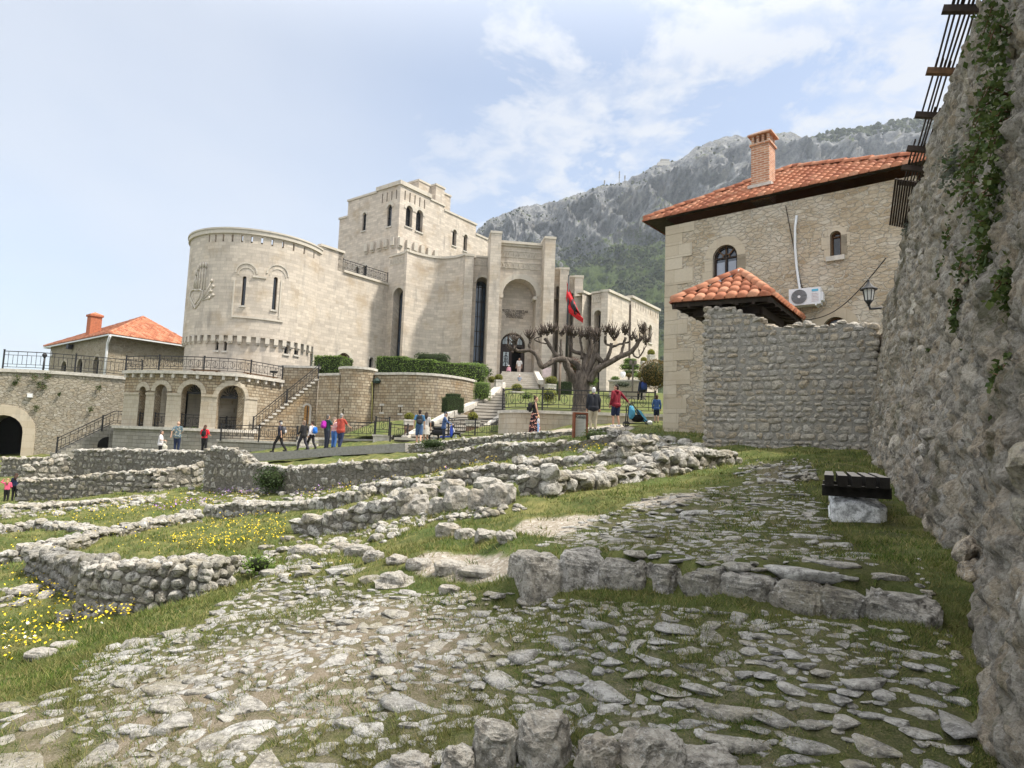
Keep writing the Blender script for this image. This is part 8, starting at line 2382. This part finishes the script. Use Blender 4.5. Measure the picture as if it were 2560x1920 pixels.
def buggy():
    p = at(1590, 1067, 27.0); r = empty('pushchair', p, 0, 'folded back blue and black pushchair pulled by the man in the red hoodie', 'pushchair'); bl = m_plain('sky_blue_fabric', (.10, .36, .55), .8, .2, 5); bk = MAT['iron']
    for x, y in ((-.42, -.2), (-.42, .2), (.55, -.18), (.55, .18)):
        m = MB(); m.tube([(x + cos(a) * .09, y, .1 + sin(a) * .09) for a in np.linspace(0, 2 * pi, 15)], .028, 6, cap=False); m.build('wheel', bk, r)
    m = MB()
    for y in (-.22, .22): m.tube([(-.42, y, .1), (-.36, y, .85), (-.30, y, .98)], .022, 6); m.tube([(.55, y, .1), (.2, y, .42), (-.22, y, .95), (-.14, y, 1.02)], .022, 6); m.bar((-.42, y, .12), (.5, y, .14), .03)
    m.bar((-.14, -.22, 1.02), (-.14, .22, 1.02), .03); m.build('frame', bk, r)
    m = MB(); rock2(m, (-.20, 0, .58), (.30, .40, .62), .0, 3, 6, .05, .5, .1); m.build('hood', bl, r)
    m = MB(); rock2(m, (.05, 0, .36), (.55, .4, .34), 0, 3, 5, .05, .5, .1); m.build('seat', MAT['void'], r)
    m = MB(); m.add([(.02, -.23, .72), (.16, -.23, .66), (.44, -.23, .26), (.32, -.23, .22), (.02, .23, .72), (.16, .23, .66), (.44, .23, .26), (.32, .23, .22)], [(0, 1, 2, 3), (7, 6, 5, 4), (0, 4, 5, 1), (1, 5, 6, 2), (2, 6, 7, 3)]); m.build('side_panel', bl, r)
buggy()
mb = MB(); rock2(mb, at(1625, 1062, 26.5) + Vector((0, 0, .08)), (.24, .2, .2), 0, 3, 10, .1, .2, .3); tag(mb.build('plastic_bag', MAT['white']), 'crumpled white plastic bag on the ground right of the pushchair', 'bag')
# ------------------------------------------------------------------ people
def ball(m, c, r, mi=0):
    V, T = ICO[2]; r = r if hasattr(r, '__len__') else (r, r, r); m.add((V * np.array(r) + np.array(c)).tolist(), T, mi, True)
def chain(m, pts, rad):
    m.tube(pts, rad, 10)
    for p, r in zip(pts, rad): ball(m, p, r)
def fuse(m, name, mat, parent, vox):
    o = m.build(name, mat, parent); md = o.modifiers.new('r', 'REMESH'); md.mode = 'VOXEL'; md.voxel_size = vox; md.use_smooth_shade = True
    s = o.modifiers.new('s', 'SMOOTH'); s.factor = .5; s.iterations = 4
    me = bpy.data.meshes.new_from_object(o.evaluated_get(bpy.context.evaluated_depsgraph_get())); o.modifiers.clear(); old = o.data; o.data = me; bpy.data.meshes.remove(old); me.name = name
    if not me.materials: me.materials.append(mat)
    return o
MC = {}
def cl(c, pat=None):
    k = (c, pat)
    if k not in MC:
        if pat:
            g = G('patterned_fabric', .85, .1); p = g.obj()
            if pat[0] == 'stripe': f = g.mapr(g.math('SINE', g.math('MULTIPLY', g.node('ShaderNodeSeparateXYZ', {'Vector': p}).outputs[2], 90)), -.2, .2)
            else: f = g.mapr(g.noise(p, pat[2], 2, .6), .52, .57)
            MC[k] = g.done(g.mix(f, c, pat[1]))
        else: MC[k] = m_plain('fabric', c, .85, .18, 8)
    return MC[k]
SKIN = m_plain('skin', (.50, .30, .21), .55, .08, 9, spec=.35)
ARM = {'down': ((.06, -.02, -.28), (.07, .06, -.53)), 'fwd': ((.05, .04, -.27), (.03, .20, -.47)), 'back': ((.07, -.13, -.25), (.08, -.17, -.48)), 'phone': ((.07, .14, -.22), (-.02, .30, -.02)), 'front': ((.05, .06, -.26), (-.09, .25, -.30)),
       'hold': ((.07, .02, -.26), (.02, .24, -.28)), 'reach': ((.20, -.04, -.20), (.40, -.03, -.36)), 'up': ((.20, .03, .06), (.10, .05, .22)), 'bar': ((.08, .16, -.22), (.06, .40, -.32)), 'child': ((.05, .06, -.27), (.05, .14, -.52))}
def person(px, py, d, H, deg, label, top, bot, hair, walk=0.0, arms=('down', 'down'), pat=None, skirt=None, shorts=False, sleeve=1, hat=None, bald=False, long=False, wide=1.0, jacket=False, shoe=(.03, .03, .03), head=0, lean=0.0, sit=False, bpat=None, hood=False):
    p = at(px, py, d); r = empty('person', p, radians(deg), label, 'person', 'visitors'); k = H / 1.75; vx = (.012 if d < 31 else .016) * max(.75, k)
    S = lambda *a: Vector(a) * k
    LN = lambda z: lean * max(0, z - .9)
    b = MB(); t = MB(); q = MB(); sh = MB()
    ch = 1.0 if H > 1.3 else 1.18
    P = lambda x, y, z: S(x, y + LN(z), z)
    hipz, kz = .92, .50
    for s, sw in ((-1, walk), (1, -walk)):
        if sit: J = [P(s * .09, 0, .92), P(s * .10, .40, .90), P(s * .10, .43, .48)]; toe = P(s * .10, .55, .43)
        else:
            J = [P(s * .09, 0, hipz), P(s * .095, sw * .55 + .03 + abs(sw) * .1, kz), P(s * .09, sw * 1.0 - (.0 if sw >= 0 else .06), .09 + (.06 if sw < -.1 else 0))]; toe = J[2] + S(0, .15, -.045)
        chain(b, J, [.085 * k, .058 * k, .042 * k])
        if skirt is None:
            if shorts: chain(q, [J[0], J[0].lerp(J[1], .95)], [.108 * k * wide, .092 * k])
            else: chain(q, J[:2] + [J[1].lerp(J[2], .93)], [.105 * k * wide, .078 * k, .062 * k])
        chain(sh, [J[2] - S(0, .03, .045), toe], [.048 * k, .04 * k])
    if skirt is None: chain(q, [P(-.07, 0, .93), P(.07, 0, .93)], [.115 * k * wide] * 2); chain(q, [P(-.05, 0, .95), P(.05, 0, .95)], [.11 * k] * 2)
    else: q.lathe([(.14 * k, 1.02 * k), (.19 * k, .85 * k), (.24 * k, .5 * k), (.29 * k, skirt * k), (.02, skirt * k)], (0, 0, 0), 16)
    for m, a in ((b, 0), (t, .018)):
        for x in (-.055, .055): chain(m, [P(x * wide, 0, .98), P(x * wide, .0, 1.15), P(x * 1.5 * wide, .0, 1.34), P(x * 1.3, -.01, 1.43)], [(.10 + a) * k * wide, (.098 + a) * k * wide, (.095 + a) * k, (.05 + a) * k])
        chain(m, [P(-.16, -.01, 1.42), P(.16, -.01, 1.42)], [(.048 + a) * k] * 2)
    if jacket: chain(t, [P(-.07, 0, .90), P(.07, 0, .90)], [.135 * k * wide] * 2)
    for s, nm in ((-1, arms[0]), (1, arms[1])):
        e, w = ARM[nm]; A = P(s * .185, -.01, 1.42); E = A + S(s * e[0], e[1], e[2]); Wr = A + S(s * w[0], w[1], w[2])
        chain(b, [A, E, Wr], [.045 * k, .036 * k, .026 * k]); f = (Wr - E).normalized(); sd = f.cross(Vector((0, 0, 1)))
        sd = Vector((1, 0, 0)) if sd.length < .1 else sd.normalized(); up = sd.cross(f)
        hc = Wr + f * .05 * k; ball(b, hc, (.034 * k, .034 * k, .042 * k))
        for i in range(4):
            c0 = hc + f * .03 * k + sd * (i - 1.5) * .019 * k; L = (.062, .075, .07, .055)[i] * k
            b.tube([c0, c0 + f * L * .55, c0 + f * L - up * L * .35], [.0115 * k, .0105 * k, .009 * k], 6)
        b.tube([hc + sd * .028 * k, hc + sd * .055 * k + f * .03 * k, hc + sd * .055 * k + f * .06 * k], [.013 * k, .011 * k, .009 * k], 6)
        if sleeve == 1: chain(t, [A, A.lerp(E, .8)], [.062 * k, .056 * k])
        elif sleeve == 2: chain(t, [A, E, E.lerp(Wr, .93)], [.064 * k, .055 * k, .044 * k])
    hz = 1.60; hr = ch; R3 = Matrix.Rotation(radians(head), 3, 'Z'); O = P(0, .02, hz)
    Hd = lambda x, y, z: O + R3 @ (Vector((x, y, z)) * k * hr)
    chain(b, [P(0, -.01, 1.42), P(0, .01, 1.54)], [.055 * k, .052 * k])
    ball(b, Hd(0, 0, .03), tuple(np.array((.076, .092, .108)) * k * hr)); ball(b, Hd(0, .045, -.045), tuple(np.array((.052, .05, .06)) * k * hr))
    b.tube([Hd(0, .085, .035), Hd(0, .113, -.005)], [.011 * k, .017 * k], 6)
    for s in (-1, 1): ball(b, Hd(s * .078, -.005, .01), (.014 * k, .024 * k, .032 * k)); ball(b, Hd(s * .032, .078, .035), .014 * k)
    body = fuse(b, 'body', SKIN, r, vx)
    m = MB()
    for s in (-1, 1): ball(m, Hd(s * .031, .088, .032), .011 * k)
    m.build('eyes', MAT['iron'], body)
    m = MB(); m.tube([Hd(-.022, .098, -.052), Hd(0, .101, -.054), Hd(.022, .098, -.052)], .006 * k, 5); m.build('mouth', m_plain('lips', (.36, .14, .12), .5), body)
    if sleeve >= 0: fuse(t, 'top', cl(top, pat), r, vx * 1.1)
    fuse(q, 'skirt' if skirt is not None else ('shorts' if shorts else 'trousers'), cl(bot, bpat), r, vx * 1.1)
    sh.build('shoes', cl(shoe), r)
    m = MB()
    if not bald:
        ball(m, Hd(0, -.022, .055), tuple(np.array((.086, .092, .100)) * k * hr)); ball(m, Hd(0, -.045, -.01), tuple(np.array((.078, .065, .085)) * k * hr))
        if long: chain(m, [Hd(0, -.06, .0), Hd(0, -.09, -.13), Hd(0, -.10, -.22)], [.085 * k, .088 * k, .05 * k])
        if long == 2: m.v.clear(); m.f.clear(); m.m.clear(); m.s.clear(); m.u.clear(); ball(m, Hd(0, -.022, .055), tuple(np.array((.085, .09, .098)) * k)); ball(m, Hd(0, -.06, .15), .045 * k)
        m.build('hair', cl(hair), r)
    if hat:
        m = MB(); ball(m, Hd(0, -.01, .085), tuple(np.array((.090, .103, .078)) * k * hr)); m.add([Hd(-.07, .05, .085), Hd(.07, .05, .085), Hd(.055, .17, .07), Hd(-.055, .17, .07), Hd(-.07, .05, .10), Hd(.07, .05, .10), Hd(.055, .17, .08), Hd(-.055, .17, .08)], [(3, 2, 1, 0), (4, 5, 6, 7), (0, 1, 5, 4), (1, 2, 6, 5), (2, 3, 7, 6), (3, 0, 4, 7)]); m.build('cap', cl(hat), r)
    if hood: m = MB(); chain(m, [P(-.08, -.05, 1.47), P(0, -.10, 1.44), P(.08, -.05, 1.47)], [.045 * k, .06 * k, .045 * k]); m.build('hood', cl(top), r)
    return r, k, P
def pack(pr, col, label, w=.28, h=.42, dp=.17, pocket=None, xo=0.0):
    r0, k, P = pr; c = r0.matrix_basis @ (P(xo, -.17 - dp * .28, 1.22)); r = empty('backpack', c, r0.rotation_euler.z, label, 'backpack', 'backpacks worn by visitors'); m = MB()
    rock2(m, (0, 0, 0), (w * k, dp * k, h * k), 0, 3, 3, .02, .5, 0); m.build('main_bag', cl(col), r)
    m = MB(); rock2(m, (0, -dp * .45 * k, -.07 * k), (w * .75 * k, .09 * k, h * .42 * k), 0, 3, 3, .02, .5, 0); m.build('front_pocket', cl(pocket or tuple(x * .7 for x in col)), r)
    m = MB()
    for s in (-1, 1): m.tube([Vector((s * w * .3, dp * .3, h * .42)) * k, Vector((s * w * .36, dp * .5 + .05, h * .56)) * k, Vector((s * w * .40, dp * .5 + .20, h * .40)) * k, Vector((s * w * .44, dp * .5 + .20, .0)) * k, Vector((s * w * .42, dp * .3, -h * .36)) * k], .016 * k, 6)
    m.build('straps', cl((.02, .02, .02)), r)
BK_, NV = (.018, .018, .02), (.02, .03, .07)
person(14, 1258, 26, .98, 20, 'child in a bright pink jacket at the far left edge', (.75, .12, .22), BK_, (.34, .22, .12), arms=('up', 'front'), sleeve=2, long=True)
person(34, 1252, 26.4, 1.1, 10, 'dark haired child in navy beside the child in pink', NV, BK_, (.06, .035, .025), sleeve=2, long=True)
person(398, 1147, 36.4, 1.6, -70, 'grey haired woman in a long white blouse holding a pale bag', (.66, .64, .66), BK_, (.12, .10, .09), arms=('front', 'hold'), sleeve=1, jacket=True, wide=1.2)
person(440, 1132, 36.8, 1.8, 5, 'bald man in a blue grey floral shirt seen from behind', (.10, .15, .18), NV, BK_, arms=('back', 'front'), pat=('noise', (.36, .33, .27), 9), bald=True, jacket=True, wide=1.1)
a = person(508, 1136, 36.4, 1.67, -5, 'woman with long brown hair in a red top seen from behind', (.70, .03, .05), BK_, (.07, .035, .025), arms=('hold', 'hold'), long=True); pack(a, BK_, 'small black backpack on the woman in the red top', .26, .38, .15, xo=.05)
a = person(697, 1131, 36, 1.77, 88, 'man in black with a black cap striding left', (.03, .03, .045), BK_, (.6, .6, .6), walk=.30, arms=('back', 'fwd'), hat=BK_); pack(a, (.09, .09, .10), 'black and grey backpack on the man with the black cap', .3, .42, .18, (.5, .5, .52))
person(756, 1129, 35.4, 1.72, 70, 'man in a black jacket walking left behind the black capped man', BK_, (.03, .03, .04), (.22, .16, .12), walk=.28, arms=('fwd', 'back'), sleeve=2, jacket=True, wide=1.15)
a = person(777, 1127, 35.7, 1.62, 65, 'woman in a white top carrying a bright blue backpack', (.68, .66, .70), BK_, (.05, .03, .025), walk=.24, sleeve=2, long=2); pack(a, (.02, .16, .60), 'bright blue backpack on the woman in white', .28, .42, .2, (.02, .14, .5))
a = person(815, 1122, 32.6, 1.74, -40, 'person in a dark green shirt raising a phone, seen from behind', (.02, .06, .06), (.035, .04, .06), (.13, .12, .11), arms=('front', 'phone'), wide=1.1); pack(a, (.36, .02, .32), 'magenta backpack on the person in dark green', .3, .40, .2, (.30, .02, .28))
person(833, 1121, 33.4, 1.62, -30, 'person in a red and white striped shirt partly hidden by the couple', (.65, .06, .09), (.06, .16, .42), (.20, .15, .12), pat=('stripe', (.72, .70, .70)), long=True)
person(849, 1122, 32.5, 1.79, -25, 'broad man in a brick red polo shirt pointing right', (.40, .07, .05), (.03, .04, .09), (.30, .29, .28), arms=('front', 'bar'), wide=1.25, jacket=True, walk=.06)
a = person(1046, 1111, 32, 1.74, 8, 'man in a blue t-shirt and blue shorts walking away', (.05, .14, .26), (.05, .10, .20), (.03, .022, .02), walk=.16, arms=('back', 'down'), shorts=True, shoe=(.4, .4, .4)); pack(a, (.025, .03, .035), 'black hiking backpack on the man in blue shorts', .31, .48, .2, (.05, .05, .06))
person(1063, 1109, 33, 1.62, 0, 'dark haired woman half hidden in front of the man in blue shorts', (.45, .43, .42), (.46, .44, .40), (.03, .022, .02), skirt=.5, long=True)
person(1107, 1112, 33.2, 1.70, -85, 'older man in a blue jacket and flat cap on the scooter', (.055, .10, .22), (.03, .04, .07), (.4, .4, .4), arms=('bar', 'bar'), sleeve=2, jacket=True, hat=(.035, .04, .05), lean=.10)
a = person(1336, 1085, 29, 1.72, -88, 'woman with a bun in a black top and floral skirt walking right', BK_, (.02, .015, .02), (.06, .035, .025), arms=('down', 'child'), skirt=.06, bpat=('noise', (.62, .30, .24), 11), sleeve=0, long=2, walk=.1); pack(a, BK_, 'bulky black backpack on the woman in the floral skirt', .3, .44, .24)
person(1345, 1083, 28.6, .78, -80, 'small blond child in white and pale blue beside the floral skirt', (.62, .66, .74), (.25, .42, .70), (.55, .40, .20), sleeve=1, shoe=(.6, .5, .4))
person(1482, 1076, 26.6, 1.80, 0, 'white haired man in a black jacket and khaki trousers seen from behind', (.022, .024, .032), (.38, .34, .25), (.62, .62, .64), sleeve=2, jacket=True, wide=1.22)
person(1539, 1067, 27, 1.80, 28, 'man in a dark red hoodie and navy shorts pulling a pushchair', (.22, .02, .035), (.02, .03, .07), (.03, .022, .02), arms=('down', 'reach'), sleeve=2, shorts=True, jacket=True, hood=True, head=50, shoe=(.7, .7, .72), wide=1.1, walk=.05)
person(1641, 1057, 26.8, 1.16, -8, 'boy in a blue jacket and dark shorts beside the house corner', (.04, .09, .22), (.018, .022, .04), (.07, .045, .03), sleeve=2, shorts=True, jacket=True)
q_ = at(1606, 976, 37); a = person(1606, 976 + .9 * 1600 / 37, 37, 1.68, 10, 'visitor in a pale sun hat sitting on the railing with back turned', NV, BK_, (.5, .45, .35), sleeve=2, hat=(.62, .58, .50), sit=True); pack(a, (.03, .06, .22), 'navy backpack on the sitting visitor', .36, .5, .22, (.03, .05, .15))
person(1297, 942, 55.0, 1.66, 170, 'woman in a white t-shirt and beige trousers stepping out of the door', (.70, .68, .66), (.55, .44, .38), (.05, .035, .03), walk=.14)
person(1271, 945, 54.2, 1.1, 178, 'child in a pink top and white hat on the top step', (.58, .30, .38), (.03, .03, .05), (.5, .4, .3), hat=(.72, .70, .74), sleeve=2)
person(1298, 972, 50.6, 1.12, 185, 'child in a grey shirt and white cap coming down the stairs', (.22, .25, .30), (.05, .06, .09), (.15, .1, .07), hat=(.72, .70, .70))
q = at(412, 1118, 36.2); mb = MB(); rock2(mb, q, (.28, .2, .42), 0, 3, 5, .06, .3, .1); mb.tube([q + Vector((-.08, 0, .2)), q + Vector((0, 0, .36)), q + Vector((.08, 0, .2))], .014, 5); tag(mb.build('tote_bag', cl((.60, .57, .48))), 'pale cloth bag held by the woman in the white blouse', 'bag')
# ------------------------------------------------------------------ sky, sun, camera
SUN_AZ, SUN_EL = radians(99), radians(58)      # azimuth from the view direction towards the right
def sky():
    w = bpy.data.worlds.new('World'); SC.world = w; w.use_nodes = True
    t = w.node_tree; N = t.nodes; Lk = t.links
    bg = N['Background']; bg.inputs['Strength'].default_value = .12
    s = N.new('ShaderNodeTexSky'); s.sky_type = 'NISHITA'; s.sun_disc = False
    s.sun_elevation = SUN_EL; s.sun_rotation = SUN_AZ; s.altitude = 400; s.air_density = 1.0; s.dust_density = 1.2; s.ozone_density = 1.0
    tc = N.new('ShaderNodeTexCoord')
    def nd(ty, **k):
        n = N.new(ty)
        for a, b in k.items(): setattr(n, a, b)
        return n
    def inp(n, i, v):
        if isinstance(v, bpy.types.NodeSocket): Lk.new(v, n.inputs[i])
        else: n.inputs[i].default_value = v
    def mth(op, a, b=0.0, cl=False):
        n = nd('ShaderNodeMath', operation=op, use_clamp=cl); inp(n, 0, a); inp(n, 1, b); return n.outputs[0]
    sp = nd('ShaderNodeSeparateXYZ'); Lk.new(tc.outputs['Generated'], sp.inputs[0])
    x, y, z = sp.outputs
    zz = mth('ADD', mth('MAXIMUM', z, 0.0), .12)
    cb = nd('ShaderNodeCombineXYZ'); inp(cb, 0, mth('DIVIDE', x, zz)); inp(cb, 1, mth('DIVIDE', y, zz))
    def noise(scale, det, rough, off=(0, 0, 0), dist=0.0, stretch=(1, 1, 1)):
        mp = nd('ShaderNodeMapping'); Lk.new(cb.outputs[0], mp.inputs[0]); mp.inputs['Location'].default_value = off; mp.inputs['Scale'].default_value = stretch
        n = nd('ShaderNodeTexNoise'); Lk.new(mp.outputs[0], n.inputs['Vector']); n.inputs['Scale'].default_value = scale; n.inputs['Detail'].default_value = det; n.inputs['Roughness'].default_value = rough; n.inputs['Distortion'].default_value = dist
        return n.outputs['Fac']
    def mr(v, a, b, c=0.0, d=1.0):
        n = nd('ShaderNodeMapRange', clamp=True, interpolation_type='SMOOTHSTEP'); inp(n, 0, v); n.inputs[1].default_value = a; n.inputs[2].default_value = b; n.inputs[3].default_value = c; n.inputs[4].default_value = d
        return n.outputs[0]
    puffy = mr(noise(2.6, 9, .62, (3.6, 1.2, 0), .25), .385, .53)
    fine = mr(noise(8.0, 6, .6, (1.3, 4.2, 0), .3), .34, .62)
    veil = mr(noise(.55, 4, .5, (7.3, 2.2, 0), .2, (1.0, .5, 1)), .30, .62)
    # puffs towards the right, thin veil on the left
    rt = mr(mth('DIVIDE', x, mth('MAXIMUM', y, .05)), -.55, .15)
    puf = mth('MULTIPLY', mth('MULTIPLY', puffy, mth('ADD', mth('MULTIPLY', fine, .55), .45)), mth('ADD', mth('MULTIPLY', rt, .9), .15))
    vl = mth('MULTIPLY', mth('ADD', mth('MULTIPLY', veil, .40), .40), mth('SUBTRACT', 1.05, mth('MULTIPLY', rt, .65)))
    cl = mth('MAXIMUM', puf, vl, True)
    hz = mr(z, .0, .30, .6, 0.0)
    fac = mth('MAXIMUM', cl, hz, True)
    mx = nd('ShaderNodeMix', data_type='RGBA'); inp(mx, 0, fac); Lk.new(s.outputs[0], mx.inputs[6])
    mx.inputs[7].default_value = (3.6, 3.8, 4.2, 1)
    # sky overhead and behind the viewer brightened, out of view, as added fill light
    hi = mth('ADD', mr(z, .50, .85), mth('MULTIPLY', mr(y, .15, -.5), mr(z, .05, .4, 0.0, .35)), True)
    m2 = nd('ShaderNodeMix', data_type='RGBA'); inp(m2, 0, mth('MULTIPLY', hi, .85)); Lk.new(mx.outputs[2], m2.inputs[6]); m2.inputs[7].default_value = (11.5, 11.3, 10.9, 1)
    Lk.new(m2.outputs[2], bg.inputs['Color'])
sky()
hm = bpy.data.materials.new('air'); hm.use_nodes = True; hn = hm.node_tree; hn.nodes.remove(hn.nodes['Principled BSDF'])
pv = hn.nodes.new('ShaderNodeVolumePrincipled'); pv.inputs['Color'].default_value = (.80, .88, 1.0, 1); pv.inputs['Density'].default_value = .00011; pv.inputs['Anisotropy'].default_value = .2
hn.links.new(pv.outputs[0], hn.nodes['Material Output'].inputs['Volume'])
mb = MB(); mb.box((-600, 1040, 380), (15000, 2600, 870)); tag(mb.build('haze', hm), 'thin spring haze over the valley', kind='stuff')
sd = bpy.data.lights.new('sun', 'SUN'); sd.energy = 3.8; sd.angle = radians(5); sd.color = (1.0, .93, .82)
so = bpy.data.objects.new('sun', sd); COL.objects.link(so)
dv = Vector((sin(SUN_AZ) * cos(SUN_EL), cos(SUN_AZ) * cos(SUN_EL), sin(SUN_EL)))
so.rotation_euler = (-dv).to_track_quat('-Z', 'Y').to_euler()
so.location = dv * 60
cam = bpy.data.cameras.new('camera'); co = bpy.data.objects.new('camera', cam); COL.objects.link(co)
cam.sensor_fit = 'HORIZONTAL'; cam.sensor_width = 36; cam.lens = FPX / 2560 * 36
cam.clip_start = .05; cam.clip_end = 20000
Mx = Matrix((RV, UV_, -FV)).transposed().to_4x4()
co.matrix_world = Mx
SC.camera = co
vs = SC.view_settings; vs.view_transform = 'Standard'; vs.look = 'None'; vs.exposure = 0.82; vs.gamma = 1.0; vs.use_curve_mapping = False
SC.cycles.max_bounces = 6; SC.cycles.diffuse_bounces = 3; SC.cycles.glossy_bounces = 2; SC.cycles.transmission_bounces = 3; SC.cycles.volume_bounces = 1
SC.cycles.use_denoising = True
